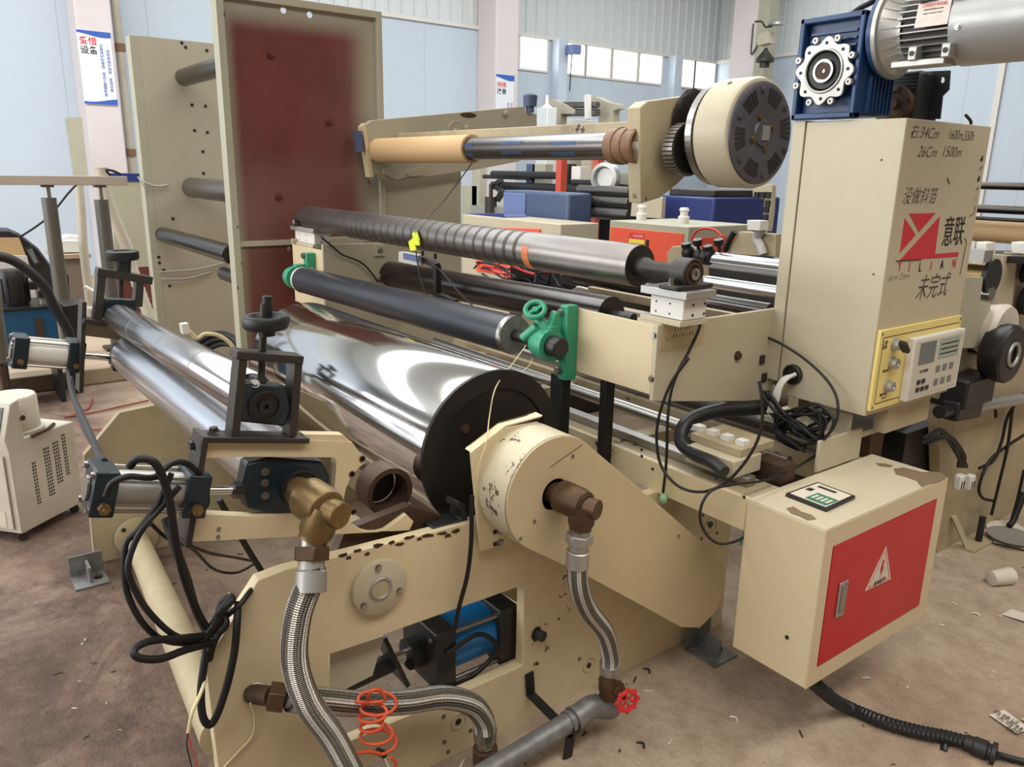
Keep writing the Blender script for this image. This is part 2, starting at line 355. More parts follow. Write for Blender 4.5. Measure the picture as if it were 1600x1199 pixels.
def floor_mat():
    m, nt, b = newm('worn_dirty_concrete'); tc = N_(nt, 'ShaderNodeTexCoord'); co = tc.outputs['Object']
    a = noise(nt, .9, 8, .68, co); a2 = noise(nt, 5, 8, .75, co); a3 = noise(nt, 40, 5, .7, co)
    c = ramp(nt, a.outputs[0], [(.34, lin((158, 134, 112))), (.5, lin((184, 164, 142))), (.66, lin((200, 184, 164)))])
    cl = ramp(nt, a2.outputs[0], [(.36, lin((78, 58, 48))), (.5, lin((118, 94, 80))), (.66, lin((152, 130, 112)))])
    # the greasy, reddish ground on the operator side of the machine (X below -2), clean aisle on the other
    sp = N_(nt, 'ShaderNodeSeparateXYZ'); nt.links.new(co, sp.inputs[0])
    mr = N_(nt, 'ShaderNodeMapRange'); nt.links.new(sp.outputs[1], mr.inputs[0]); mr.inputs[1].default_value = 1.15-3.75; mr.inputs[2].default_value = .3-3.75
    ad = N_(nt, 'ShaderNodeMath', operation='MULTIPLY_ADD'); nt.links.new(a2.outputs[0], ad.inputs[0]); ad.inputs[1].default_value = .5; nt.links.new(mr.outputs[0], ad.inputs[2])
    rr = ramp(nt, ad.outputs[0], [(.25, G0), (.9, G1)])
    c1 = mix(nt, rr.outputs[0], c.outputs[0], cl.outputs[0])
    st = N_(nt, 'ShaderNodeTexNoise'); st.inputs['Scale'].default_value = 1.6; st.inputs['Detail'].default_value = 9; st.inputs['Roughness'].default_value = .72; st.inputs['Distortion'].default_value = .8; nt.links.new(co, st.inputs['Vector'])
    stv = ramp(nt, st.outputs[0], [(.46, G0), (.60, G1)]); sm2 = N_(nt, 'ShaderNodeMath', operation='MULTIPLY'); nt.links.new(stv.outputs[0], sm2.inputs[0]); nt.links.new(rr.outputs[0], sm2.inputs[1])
    c1 = mix(nt, sm2.outputs[0], c1, lin((66, 46, 38)))  # grease stains, darkened further to stand in for shade near the machine
    a4 = noise(nt, 9, 9, .78, co); r4 = ramp(nt, a4.outputs[0], [(.40, G1), (.56, G0)]); m4 = N_(nt, 'ShaderNodeMath', operation='MULTIPLY'); nt.links.new(r4.outputs[0], m4.inputs[0]); m4.inputs[1].default_value = .4
    c1 = mix(nt, m4.outputs[0], c1, lin((126, 102, 84)))
    a5 = noise(nt, 60, 6, .7, co); r5 = ramp(nt, a5.outputs[0], [(.30, G1), (.36, G0)]); c1 = mix(nt, r5.outputs[0], c1, lin((84, 64, 52)))
    sm = N_(nt, 'ShaderNodeMath', operation='MULTIPLY'); nt.links.new(a3.outputs[0], sm.inputs[0]); sm.inputs[1].default_value = .3
    c2 = mix(nt, sm.outputs[0], c1, lin((128, 110, 96)))
    nt.links.new(c2, b.inputs['Base Color']); b.inputs['Roughness'].default_value = .72
    ad2 = N_(nt, 'ShaderNodeMath', operation='MULTIPLY_ADD'); nt.links.new(a3.outputs[0], ad2.inputs[0]); ad2.inputs[1].default_value = .5; nt.links.new(a2.outputs[0], ad2.inputs[2])
    bp = N_(nt, 'ShaderNodeBump'); bp.inputs['Strength'].default_value = .5; bp.inputs['Distance'].default_value = .02
    nt.links.new(ad2.outputs[0], bp.inputs['Height']); nt.links.new(bp.outputs[0], b.inputs['Normal']); return m
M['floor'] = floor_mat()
def primer():
    "olive panel sprayed with maroon primer, soft sprayed border"
    m, nt, b = newm('sprayed_maroon_primer'); tc = N_(nt, 'ShaderNodeTexCoord'); co = tc.outputs['Object']
    sp = N_(nt, 'ShaderNodeSeparateXYZ'); nt.links.new(co, sp.inputs[0]); n = noise(nt, 2.5, 5, .6, co); n2 = noise(nt, 1.0, 2, .5, co)
    def edge(out, lo, hi):
        a = N_(nt, 'ShaderNodeMapRange', interpolation_type='SMOOTHSTEP'); nt.links.new(out, a.inputs[0]); a.inputs[1].default_value = lo; a.inputs[2].default_value = hi; return a.outputs[0]
    def mul(p, q):
        x = N_(nt, 'ShaderNodeMath', operation='MULTIPLY'); nt.links.new(p, x.inputs[0]); nt.links.new(q, x.inputs[1]); return x.outputs[0]
    mk = mul(mul(edge(sp.outputs[1], -.47, -.38), edge(sp.outputs[1], .43, .24)), edge(sp.outputs[2], 2.44, 2.30))
    nn = N_(nt, 'ShaderNodeMapRange'); nt.links.new(n2.outputs[0], nn.inputs[0]); nn.inputs[1].default_value = .25; nn.inputs[2].default_value = .5; nn.inputs[3].default_value = .8
    c = ramp(nt, n.outputs[0], [(.3, lin((92, 38, 36))), (.7, lin((116, 52, 48)))])
    nt.links.new(mix(nt, mul(mk, nn.outputs[0]), lin((160, 154, 136)), c.outputs[0]), b.inputs['Base Color']); b.inputs['Roughness'].default_value = .5; return m
M['primer'] = primer()
# ================================================================ the setting
XW, YW, ZB = -13.0, 15.6, 4.1
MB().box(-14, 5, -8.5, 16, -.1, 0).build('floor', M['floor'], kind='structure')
# left wall: smooth panels below, ribbed sheet above
wl = MB().box(XW-.15, XW-.03, -8.5, YW+.15, 0, 6.6).build('wall_left', M['wallp'], kind='structure')
win_px = [(812, 853), (878, 912), (917, 953), (958, 995), (1000, 1034), (1057, 1085), (1088, 1118)]
def yat(px, py=80, X=XW): return at(px, py, X=X).y
WZ0, WZ1 = 3.52, 4.08
def low_wall_piece(y0, y1, z0, z1): MB().box(XW-.03, XW, y0+.0015, y1-.0015, z0, z1).build('wall_panel', M['wallp'], wl)
ys = [-8.4+i*1.15 for i in range(int((YW+8.4)/1.15)+1)]+[YW]
for a, b in zip(ys[:-1], ys[1:]):
    if b > yat(812): low_wall_piece(a, b, 0, WZ0-.03)
    else: low_wall_piece(a, b, 0, ZB)
sheet = MB().add([(0, y, z) for z in (ZB+.02, 6.6) for y in (0, .19, .2, .24, .25)], [])
def ribmesh(h0, h1, name='cladding_sheet'):
    prof = [(0, 0), (.012, .01), (.012, .195), (.035, .205), (.035, .235), (0, .25)]
    vs = [(x, y, z) for z in (h0, h1) for x, y in prof]; n = len(prof)
    me = bpy.data.meshes.new(name); me.from_pydata(vs, [], [(i, i+1, n+i+1, n+i) for i in range(n-1)]); me.materials.append(M['wallc']); return me
rm = ribmesh(ZB+.02, 6.6)
y = -2.0
while y < YW-.02:
    o = bpy.data.objects.new('cladding_sheet', rm); col.objects.link(o); o.parent = wl; o.location = V((XW-.03, y, 0))-ORG[wl]; y += .25
MB().box(XW, XW+.05, -8.4, YW, ZB-.01, ZB+.05).build('trim_1', M['white'], kind='structure')
wi = 0
wy = [(yat(a), yat(b)) for a, b in win_px]
prev = yat(812)-.02
for (a, b) in wy:
    wi += 1
    wn_ = thing('window_%d' % wi, None, None, (XW, (a+b)/2, WZ0), kind='structure')
    m = MB()
    for bx in ((a-.05, a, WZ0-.04, WZ1+.04), (b, b+.05, WZ0-.04, WZ1+.04), (a, b, WZ0-.04, WZ0), (a, b, WZ1, WZ1+.04)): m.box(XW-.02, XW+.03, *bx)
    m.build('window_frame', M['white'], wn_); MB().box(XW-.02, XW-.01, a, b, WZ0, WZ1).build('pane', M['lit'], wn_)
    if a-.05 > prev+.03: MB().box(XW-.03, XW, prev, a-.05, WZ0-.03, ZB).build('wall_panel', M['wallp'], wl)
    prev = b+.05
MB().box(XW-.03, XW, prev, YW, WZ0-.03, ZB).build('wall_panel', M['wallp'], wl)
# end wall
we = MB().box(XW-.1, 5, YW+.03, YW+.15, 0, 6.6).build('wall_end', M['wallp'], kind='structure')
x = XW
while x < 4.9:
    MB().box(x+.0015, min(x+1.15, 5)-.0015, YW, YW+.03, 0, ZB).build('wall_panel', M['wallp'], we); x += 1.15
rm2 = ribmesh(ZB+.02, 6.6)
x = XW
while x < 0:
    o = bpy.data.objects.new('cladding_sheet', rm2); col.objects.link(o); o.parent = we; o.location = V((x, YW+.03, 0))-ORG[we]; o.rotation_euler = (0, 0, -PI/2); x += .25
MB().box(XW, 5, YW-.05, YW, ZB-.02, ZB+.06).build('trim_2', M['white'], kind='structure')
pr = at(1566, 100, Y=YW-.06)
MB().box(pr.x-.05, pr.x+.05, YW-.05, YW-.003, 0, 4.0).build('trim_3', M['white'], kind='structure')
MB().box(4.6, 4.75, -8.5, YW, 0, 6.6).build('wall_right', paint('bounce_cut_brown_wall', (112, 100, 88), .7), kind='structure')  # unseen wall, kept solid and dark brown to cut bounced light
wb = MB().box(-13.1, 4.7, -8.6, -8.45, 0, 1.0).build('wall_back', M['wallp'], kind='structure')
MB().box(-13.1, 4.7, -8.6, -8.45, 4.6, 6.6).build('upper_wall', M['wallc'], wb)
for x in (-13, -9, -5, -1, 3): MB().box(x-.2, x+.2, -8.62, -8.4, 1.0, 4.6).build('pier', M['column'], wb)
MB().box(-13.2, 5, -8.6, YW+.1, 6.6, 6.7).build('ceiling', M['wallc'], kind='structure')

# columns
def column_at(name, y0, y1, x1, label=None):
    c = MB().box(XW, x1, y0, y1, 0, 6.6).build(name, M['column'], kind='structure', bev=.02); return c
CA = -12.4
ya0, ya1 = at(119, 40, X=CA).y, at(176, 40, X=CA).y
column_at('column', ya0, ya1, CA)
yb0 = yat(746, 60); xb = at(775, 60, Y=yb0).x; yb1 = at(811, 60, X=xb).y
column_at('column', yb0, yb1, xb)
yc0 = 14.6; xc0 = at(1143, 60, Y=yc0).x; xc1 = at(1183, 60, Y=yc0).x
MB().box(xc0, xc1, yc0, yc0+.5, 0, 6.6).build('column', M['column'], kind='structure', bev=.02)
# small pillars between the windows
for px in (866, 1045):
    yy = yat(px, 150); MB().box(XW, XW+.25, yy-.12, yy+.12, 0, ZB).build('trim_4', M['wallp'], kind='structure')
# brown pipe behind the column
t = thing('water_pipe', 'brown stained vertical pipe beside the leftmost white column', 'pipe', (CA-.3, ya1+.12, 0))
MB().cyl((CA-.3, ya1+.12, 0), (CA-.3, ya1+.12, 6.4), .055).build('pipe_run', M['hosegrey'], t)
for z in (1.7, 3.1): MB().cyl((CA-.3, ya1+.12, z), (CA-.3, ya1+.12, z+.1), .075).build('collar', M['cardtape'], t)
# posters
def poster(q, label, title, cols):
    c, x1, y1, z0, z1 = q
    t = thing('wall_poster', label, 'poster', (c, (x1+y1)/2, z0), group=None)
    W = y1-x1; H = z1-z0; X = c
    MB().box(X, X+.01, x1, y1, z0, z1).build('sheet', M['print'], t)
    def wave(zt, s):
        m = MB(); n = 12; top = [(X+.014, x1+W*i/n, zt) for i in range(n+1)]
        bot = [(X+.014, x1+W*i/n, zt-s*(.03+.05*(.5+.5*math.sin(i/n*PI*1.1-(1.2 if s > 0 else 2.2))))*H) for i in range(n+1)]
        m.prism(top+bot[::-1], (-.003, 0, 0)); m.build('blue_wave', M['inkblue'], t)
    wave(z1-.005*H, 1); wave(z0+.005*H, -1)
    sz = W*.26
    text(title[:2], (X+.012, x1+W*.31, z1-H*.15), sz, M['inkred'], t, bold=.012*sz)
    text(title[2:], (X+.012, x1+W*.31, z1-H*.15-sz*1.08), sz, M['ink'], t, bold=.012*sz)
    for k, (cc, red) in enumerate(cols):
        text('\n'.join(cc), (X+.012, x1+W*(.68+.19*k), z0+H*.47), H*.048, M['inkblue'] if not red else M['inkred'], t)
    return t
a = at(126, 46, X=CA+.01); b = at(179, 165, X=CA+.01)
poster((CA+.01, at(125, 100, X=CA+.01).y, at(177, 100, X=CA+.01).y, b.z, a.z), 'white poster with blue waves, red heading 爱惜 and black 设备 on left column', '爱惜设备', [('设备维护和管理 是员工重要职责', 0), ('按制度维护保养 爱惜设备', 0)])
a = at(775, 115, X=xb+.01)
poster((xb+.01, a.y, min(yb1-.05, at(803, 130, X=xb+.01).y), a.z-1.25, a.z), 'white poster with red heading 持续 partly hidden behind the cardboard core arm', '持续改善', [('改进工作方法', 0), ('提高生产效率', 1)])

# ================================================================ main machine frame
NX, FX = -1.585, -3.37
def px3(pts, X): return [at(x, y, X=X) for x, y in pts]
fr = thing('laminating_machine', 'heavy cream machine frame with two thick side plates and crossbeam in foreground', 'machine', (-2.4, 1.2, 0))
outer = [(NX, .385, 0), (NX, .372, .556), (NX, .50, .714), (NX, .56, .72), (NX, 1.16, .70), (NX, 1.3, .62), (NX, 2.18, .62), (NX, 2.18, 0), (NX, .83, 0), (NX, .80, .1), (NX, .66, .1), (NX, .63, 0)]
hole = [(NX, .655, .195), (NX, 1.25, .195), (NX, 1.25, .46), (NX, .655, .466)]
MB().prism(outer, (-.035, 0, 0), [hole]).build('side_plate', M['cream_dirty'] if 0 else M['cream_chip'], fr, bev=.002)
fo = px3([(152, 878), (131, 712), (187, 645), (245, 633)], FX)
fo = [(FX, .40, 0)]+[tuple(p) for p in fo[1:]]+[(FX, 1.6, .70), (FX, 2.1, .62), (FX, 2.1, 0)]
MB().prism(fo, (-.035, 0, 0)).build('side_plate', M['cream_dirty'], fr, bev=.002)
MB().cyl((-3.33, .56, .075), (-1.62, .40, .33), .047, seg=28).build('cross_tube', M['cream_dirty'], fr)
MB().lathe((-3.365, .565, .085), (1, 0, 0), [(0, .085), (.02, .085), (.022, .08)]).build('tube_flange', M['cream_dirty'], fr)
for k in range(4):
    a_ = PI/4+k*PI/2; bolt((-3.343, .565+.068*math.cos(a_), .085+.068*math.sin(a_)), (1, 0, 0), .007, M['greydark'], fr)
# round bearing cover on near plate
c = at(590, 915, X=NX)
cv = MB().lathe(c, (1, 0, 0), [(0, .073), (.014, .073), (.016, .070)], 40).build('bearing_cover', M['cream'], fr, 'round cream cover held by three bolts', bev=.001)
MB().torus(c+V((.017, 0, 0)), (1, 0, 0), .026, .005).build('centre_ring', M['alu'], cv)
MB().cyl(c+V((.016, 0, 0)), c+V((.019, 0, 0)), .023).build('centre_cap', M['cream_dirty'], cv)
for a_ in (95, 215, 335):
    q = c+V((.016, .057*math.cos(math.radians(a_)), .057*math.sin(math.radians(a_)))); bolt(q, (1, 0, 0), .007, M['steel'], cv)
c = at(838, 990, X=NX); bolt(c, (1, .2, 0), .016, M['black'], fr, 'large_bolt', h=1.6, label='large black hex bolt')
for (x_, y_, r_) in ((716, 1128, .024), (920, 1040, .024), (1110, 820, .03)):
    c = at(x_, y_, X=NX); MB().torus(c, (1, 0, 0), r_, .0022, 32, 6).build('stub_ring', M['cream_dirty'], fr)
    MB().cyl(c, c+V((.002, 0, 0)), r_*.4).build('plug', M['greydark'], fr)
for (x_, y_) in ((693, 1120), (735, 1142), (694, 1160), (700, 1175), (905, 1030), (1098, 805), (1106, 818), (1120, 833), (1096, 842), (1152, 810)):
    c = at(x_, y_, X=NX); MB().lathe(c+V((-.001, 0, 0)), (1, 0, 0), [(0, .006), (.0025, .006), (.0025, .0035), (.0005, .0032)], 14).build('bolt_hole', M['greydark'], fr)
rgc = random.Random(17)
for (x_, y_, w_) in ((535, 868, 9), (560, 861, 7), (590, 853, 12), (612, 848, 6), (640, 840, 10), (668, 838, 12), (690, 834, 8), (712, 830, 9), (545, 872, 5), (625, 851, 7), (700, 838, 7), (575, 866, 5), (655, 843, 5)):
    poly = [at(x_+w_*math.cos(k*PI/4)*rgc.uniform(.5, 1.2), y_+3.2*math.sin(k*PI/4)*rgc.uniform(.4, 1.3)-w_*.18*math.cos(k*PI/4), X=NX+.0012) for k in range(8)]
    MB().prism(poly, (-.001, 0, 0)).build('rust_chip', M['rust'], fr)
# inner gusset and braces seen through the window
MB().prism(px3([(515, 1022), (600, 994), (582, 1056), (515, 1090)], NX-.04), (-.02, 0, 0)).build('gusset', M['cream'], fr)
MB().bar(at(770, 905, X=-1.9), at(905, 985, X=-1.9), .03, .05).build('inner_brace', M['cream_dirty'], fr)
MB().box(-3.3, -1.66, .95, 1.0, .47, .53).build('crossbar', M['cream_dirty'], fr)
MB().box(-3.3, -1.66, 1.5, 1.56, .12, .42).build('crossbar', M['cream_dirty'], fr)
MB().box(-3.33, -1.63, 1.22, 1.5, .5, .53).build('drip_tray', M['rust'], fr)
# feet
for (c, s) in ((V((-1.55, 2.0, 0)), 1), (V((-3.3, .36, 0)), -1)):
    m = MB().box(c.x, c.x+.13, c.y-.06, c.y+.06, 0, .008); m.box(c.x, c.x+.008, c.y-.06, c.y+.06, 0, .09)
    m.box(c.x, c.x+.1, c.y-.005, c.y+.005, 0, .07); m.build('anchor_foot', M['galv'], fr, 'dull grey angle foot')
    bolt((c.x+.07, c.y+.03, .008), (0, 0, 1), .012, M['rust'], fr, 'anchor_bolt')
# dark oily pocket on top of near plate with bearing foot
MB().prism(px3([(523, 868), (660, 832), (735, 826), (640, 790), (540, 830)], NX-.06), (-.03, 0, 0)).build('oily_block', M['rust'], fr)

# crossbeam with linear rails carrying the carriage
rb = thing('slide_beam', 'long cream crossbeam with bright linear rails under the control cabinet', 'beam', (-2.4, 1.9, .6))
MB().box(-3.6, -1.25, 1.78, 1.80, .615, .715).build('front_web', M['cream_chip'], rb, bev=.002)
MB().box(-3.6, -1.25, 1.80, 1.93, .70, .715).build('top_flange', M['cream_dirty'], rb)
MB().box(-3.6, -1.25, 1.80, 1.93, .615, .63).build('bottom_flange', M['cream_dirty'], rb)
MB().box(-3.6, -1.25, 2.3, 2.42, .615, .70).build('rear_web', M['cream_dirty'], rb)
MB().box(-3.5, -1.3, 1.845, 1.885, .715, .745).build('linear_rail', M['steel'], rb, bev=.003)
MB().box(-3.5, -1.3, 2.34, 2.38, .70, .735).build('linear_rail', M['steel'], rb, bev=.003)
MB().cyl((-3.5, 2.12, .72), (-1.35, 2.12, .72), .022).build('lead_screw', M['steel'], rb)
for x_ in (-3.3, -2.6, -1.9): MB().box(x_-.03, x_+.03, 1.93, 2.3, .63, .68).build('crosstie', M['cream_dirty'], rb)
for p in ((1003, 703), (1003, 713), (1120, 748), (1163, 777), (1020, 733)):
    c = at(*p, Y=1.78); MB().cyl(c, c-V((0, .002, 0)), .005, seg=12).build('bolt_hole', M['ink'], rb)
# support foot of the beam on the frame
for x_ in (NX-.035, FX): MB().box(x_-.0, x_+.035, 1.8, 2.15, .6, .63).build('beam_foot', M['cream_dirty'], rb)
# carriage
ca = thing('slide_carriage', 'cream slide carriage blocks with end plates below the cabinet', 'carriage', (-1.5, 2.1, .75))
MB().box(-1.50, -1.32, 1.80, 1.93, .746, .80).build('bearing_block', M['cream'], ca, bev=.003)
MB().box(-2.75, -2.55, 1.80, 1.93, .745, .79).build('bearing_block', M['cream'], ca, bev=.003)
MB().box(-1.52, -1.33, 1.84, 2.0, .80, .825).build('carriage_plate', M['cream_dirty'], ca, bev=.002)
MB().box(-1.58, -1.26, 2.26, 2.75, .78, .80).build('base_plate', M['cream'], ca, bev=.002)
MB().box(-1.262, -1.25, 2.12, 2.36, .717, .82).build('end_plate', M['cream'], ca, bev=.003)
MB().box(-1.35, -1.262, 2.30, 2.31, .72, .87).build('end_plate', M['cream'], ca, bev=.003)
MB().box(-1.45, -1.30, 2.36, 2.37, .74, .885).build('end_plate', M['cream'], ca, bev=.003)
for x_ in (-1.55, -1.23): MB().box(x_-.02, x_+.02, 2.42, 2.7, .80, .885).build('riser', M['cream_dirty'], ca)
MB().box(-1.36, -1.26, 1.95, 2.02, .717, .77).build('stop_block', M['rust'], ca)
for k in range(4): MB().box(-1.54+.055*k, -1.51+.055*k, 1.87, 1.90, .825, .84).build('terminal_block', M['white'], ca)
MB().cyl((-2.6, 2.3, .76), (-1.5, 2.3, .76), .03).build('drive_spindle', M['greydark'], ca)

# ================================================================ big chrome drum
BY, BZ, BR = 1.227, .833, .232
d = thing('chrome_drum', 'large mirror-polished chrome drum with black end disc in machine centre', 'roller', (-2.5, BY, BZ-BR))
MB().lathe((-3.06, BY, BZ), (1, 0, 0), [(0, BR*.99), (.004, BR), (1.335, BR), (1.34, BR*.99)], 96).build('polished_shell', M['mirror'], d)
MB().lathe((-1.722, BY, BZ), (1, 0, 0), [(0, BR+.002), (.012, BR+.002), (.014, BR-.004), (.02, BR-.03), (.02, BR-.05), (.014, BR-.053), (.014, .05)], 96).build('end_disc', M['discblack'], d, 'dull black end disc')
MB().cyl((-1.72, BY, BZ), (-1.45, BY, BZ), .05).build('journal', M['greydark'], d)
MB().cyl((-3.4, BY, BZ), (-3.06, BY, BZ), .05).build('journal', M['greydark'], d)
for a_ in (20, 140, 260): bolt((-1.71, BY+.13*math.cos(math.radians(a_)), BZ+.13*math.sin(math.radians(a_))), (1, 0, 0), .011, M['rust'], d)
# black bracket (lower doctor support) beside the disc
q = thing('bearing_bracket', 'black cast bearing bracket bolted on top of near frame plate beside the drum disc', 'bracket', (-1.62, 1.08, .7))
MB().prism(px3([(674, 838), (733, 826), (728, 788), (716, 784), (714, 795), (722, 800), (722, 812), (700, 820), (676, 825)], -1.60), (-.06, 0, 0)).build('foot_casting', M['rubber'], q, bev=.003)
for p in ((688, 822), (704, 818)): bolt(at(*p, X=-1.63)+V((0, 0, .002)), (0, 0, 1), .01, M['black'], q)
# guard
gd = thing('drive_guard', 'cream teardrop drive guard with round drum on near side of machine', 'guard', (-1.45, 1.3, .15))
GX = -1.43; GY, GZ, GR = 1.222, .80, .155
arc = [(GX, GY+GR*math.cos(t_), GZ+GR*math.sin(t_)) for t_ in [math.radians(52+i*(218-52)/26) for i in range(27)]]
e1 = at(917, 901, X=GX); e2 = at(1065, 981, X=GX); e3 = at(1100, 850, X=GX)
tail = [(GX, e2.y, e2.z), (GX, e2.y+.09, e2.z-.035), (GX, e2.y+.17, e2.z+.0), (GX, e2.y+.2, e2.z+.08), (GX, e2.y+.185, e2.z+.16), (GX, e3.y+.03, e3.z-.03), (GX, e3.y, e3.z)]
bg_ = [(GX, GY+GR*math.cos(t_), GZ+GR*math.sin(t_)) for t_ in [math.radians(218+i*6) for i in range(1, 4)]]
hub = [(GX, GY+.043*math.cos(t_), GZ-.002+.043*math.sin(t_)) for t_ in [2*PI*i/28 for i in range(28)]]
MB().prism(arc+bg_+[(GX, e1.y, e1.z)]+tail, (-.012, 0, 0), [hub]).build('guard_face', M['guardc'], gd, bev=.002)
side = MB(); pl = arc+bg_+[(GX, e1.y, e1.z)]+tail; n = len(pl)
vs = [V(p)+V((-.004, 0, 0)) for p in pl]+[V(p)+V((-.14, 0, 0)) for p in pl]
side.add(vs, [(i, (i+1) % n, n+(i+1) % n, n+i) for i in range(n)]); side.build('guard_rim', M['speck'], gd)
MB().lathe((GX-.145, GY, GZ), (1, 0, 0), [(0, .03), (0, .154), (.13, .154), (.135, .152)], 48, closed=False).build('drum_shell', M['speck'], gd, 'round drum with chipped cream paint')
for p in ((895, 713), (835, 815), (1060, 838), (813, 842)):
    c = at(*p, X=GX); MB().ball(c, .006, (.6, 1, 1), 10).build('screw', M['steel'], gd)
MB().tube([at(860, 730, X=GX+.001), at(910, 695, X=GX+.001)], .0006, 4).build('scribed_line', M['ink'], gd)
gb = thing('guard_bracket', 'cream bent mounting plate with slotted bolts left of drive guard drum', 'bracket', (NX+.02, 1.15, .6))
MB().prism(px3([(737, 708), (788, 668), (842, 660), (842, 700), (775, 760), (775, 800), (812, 845), (752, 862)], NX+.03), (-.012, 0, 0)).build('mounting_plate', M['cream_chip'], gb, bev=.002)
f = px3([(737, 708), (788, 668), (846, 652)], NX+.03)
MB().prism([f[0], f[1], f[2], f[2]+V((-.03, 0, .002)), f[1]+V((-.03, 0, .002)), f[0]+V((-.03, 0, .002))], (0, .004, .004)).build('top_flange', M['cream_chip'], gb)
for p in ((781, 829), (781, 848)):
    c = at(*p, X=NX+.03); MB().box(c.x, c.x+.001, c.y-.022, c.y+.012, c.z-.006, c.z+.006).build('slot', M['ink'], gb); bolt(c+V((.001, 0, 0)), (1, 0, 0), .008, M['steel'], gb)

# ================================================================ press rollers and fork arms
def roller(name, label, p0, p1, r, mat, jr=.02, j0=.08, j1=.08, group=None, ends=None, seg=56):
    p0 = V(p0); p1 = V(p1); d_ = (p1-p0).normalized(); L = (p1-p0).length
    t = thing(name, label, 'roller', (p0+p1)/2-V((0, 0, r)), group)
    MB().lathe(p0, d_, [(0, r*.96), (.003, r), (L-.003, r), (L, r*.96)], seg).build('roller_shell', mat, t)
    MB().cyl(p0-d_*j0, p0, jr).build('journal', ends or M['greydark'], t); MB().cyl(p1, p1+d_*j1, jr).build('journal', ends or M['greydark'], t)
    return t
LN = at(470, 760, X=-1.70); LF = at(212, 556, X=-3.28)
UN = at(405, 624, X=-1.68); UF = at(186, 497, X=-3.28)
dl = (LN-LF).normalized(); du = (UN-UF).normalized()
roller('lower_press_roller', 'thick bright chrome press roller running below the thinner one at left', LF, LN-dl*.1, .088, M['chrome2'], jr=.034, j1=.07)
rt = roller('upper_press_roller', 'thinner steel press roller lying above the thick bright one', UF, UN-du*.05, .052, M['chrome'], jr=.02, j1=.04)
for k in (.25, .52, .75):
    p = UF.lerp(UN, k); MB().lathe(p, du, [(0, .0522), (.003, .0526), (.006, .0522)], 48, closed=False).build('joint_band', M['steel'], rt)

def plate_px(name, pts, X, th, mat, parent, holes=(), label=None, bev=.002):
    return MB().prism(px3(pts, X), (-th, 0, 0), [px3(h, X) for h in holes]).build(name, mat, parent, label, bev=bev)
FKX = -1.63
fk = thing('pivot_fork', 'cream fork arm plate with square window carrying near ends of press rollers', 'arm', (FKX, .6, .7))
import itertools
hc = at(596, 772, X=FKX); rr_ = (at(560, 745, X=FKX)-hc).length
arcp = []
a0 = math.atan2(at(572, 722, X=FKX).z-hc.z, at(572, 722, X=FKX).y-hc.y); a1 = math.atan2(at(600, 815, X=FKX).z-hc.z, at(600, 815, X=FKX).y-hc.y)
if a1 < a0: a1 += 2*PI
rad0 = (at(572, 722, X=FKX)-hc).length
for i in range(15):
    t_ = a0+(a1-a0)*i/14; arcp.append(V((FKX, hc.y+rad0*math.cos(t_), hc.z+rad0*math.sin(t_))))
outl = px3([(316, 685), (475, 688), (550, 691)], FKX)+arcp+px3([(635, 804), (646, 815), (640, 829), (400, 842), (300, 847), (303, 800)], FKX)
win = px3([(316, 716), (400, 714), (522, 715), (526, 722), (520, 800), (400, 808), (312, 804)], FKX)
MB().prism(outl, (-.03, 0, 0), [win]).build('arm_plate', M['cream_chip'], fk, bev=.002)
MB().prism(px3([(475, 679), (537, 680), (548, 690), (476, 689)], FKX-.004), (-.03, 0, 0)).build('top_pad', M['cream_chip'], fk)
for p in ((550, 741), (552, 800), (566, 717)): c = at(*p, X=FKX); MB().lathe(c, (1, 0, 0), [(0, .008), (.002, .008), (.002, .004), (.0, .004)], 14).build('bolt_hole', M['rust'], fk)
for p in ((342, 827), (341, 839)): bolt(at(*p, X=FKX), (1, 0, 0), .0035, M['steel'], fk)
# big bored ring behind the arm
bh = thing('bored_bearing_ring', 'open dark bored ring between fork arm and drum', 'ring', (-1.75, .87, .72))
c = at(610, 770, X=-1.72); MB().lathe(c, (1, 0, 0), [(0, .052), (0, .066), (-.07, .066), (-.07, .052), (0, .052)], 44, closed=False).build('ring_body', M['rust'], bh)
MB().cyl(c-V((.07, 0, 0)), c-V((.075, 0, 0)), .05).build('back_plate', M['greydark'], bh)
# near mount plate of the pneumatic cylinder
mp_ = MB(); a = at(300, 680, X=-1.62); b = at(322, 850, X=-1.62)
mp_.bar(at(314, 676, X=-1.65), at(287, 845, X=-1.65), .075, .012, up=(0, 1, 0)); mp_.build('cylinder_mount_plate', M['greydark'], fk, 'dark steel mount plate')
bolt(at(303, 695, X=-1.62), (0, -1, 0), .01, M['black'], fk)
# yoke on the fork with screw and handwheel
def yoke(tag, pts, X, th, bar, labels, block):
    t = thing('screw_yoke', labels, 'yoke', at(*pts['base'], X=X))
    for a_, b_ in pts['legs']: MB().bar(at(*a_, X=X-th/2), at(*b_, X=X-th/2), th*.9, bar*.95, up=(0, 1, 0)).build('leg', M['greydark'], t)
    a_, b_ = pts['top']; MB().bar(at(*a_, X=X-th/2), at(*b_, X=X-th/2), th, bar).build('top_bar', M['greydark'], t, bev=.002)
    a_, b_ = pts['bot']; MB().bar(at(*a_, X=X-th/2), at(*b_, X=X-th/2), th*1.2, bar*.7).build('bottom_bar', M['greydark'], t, bev=.002)
    s0, s1 = pts['screw']; MB().cyl(at(*s0, X=X-th/2), at(*s1, X=X-th/2), .008).build('screw', M['greydark'], t)
    return t
yk = yoke('n', dict(base=(410, 680), legs=[((376, 548), (362, 684)), ((461, 562), (452, 678))], top=((364, 552), (468, 560)), bot=((318, 682), (476, 684)), screw=((413, 475), (408, 600))), -1.62, .05, .018, 'dark steel yoke with screw standing on near fork arm', None)
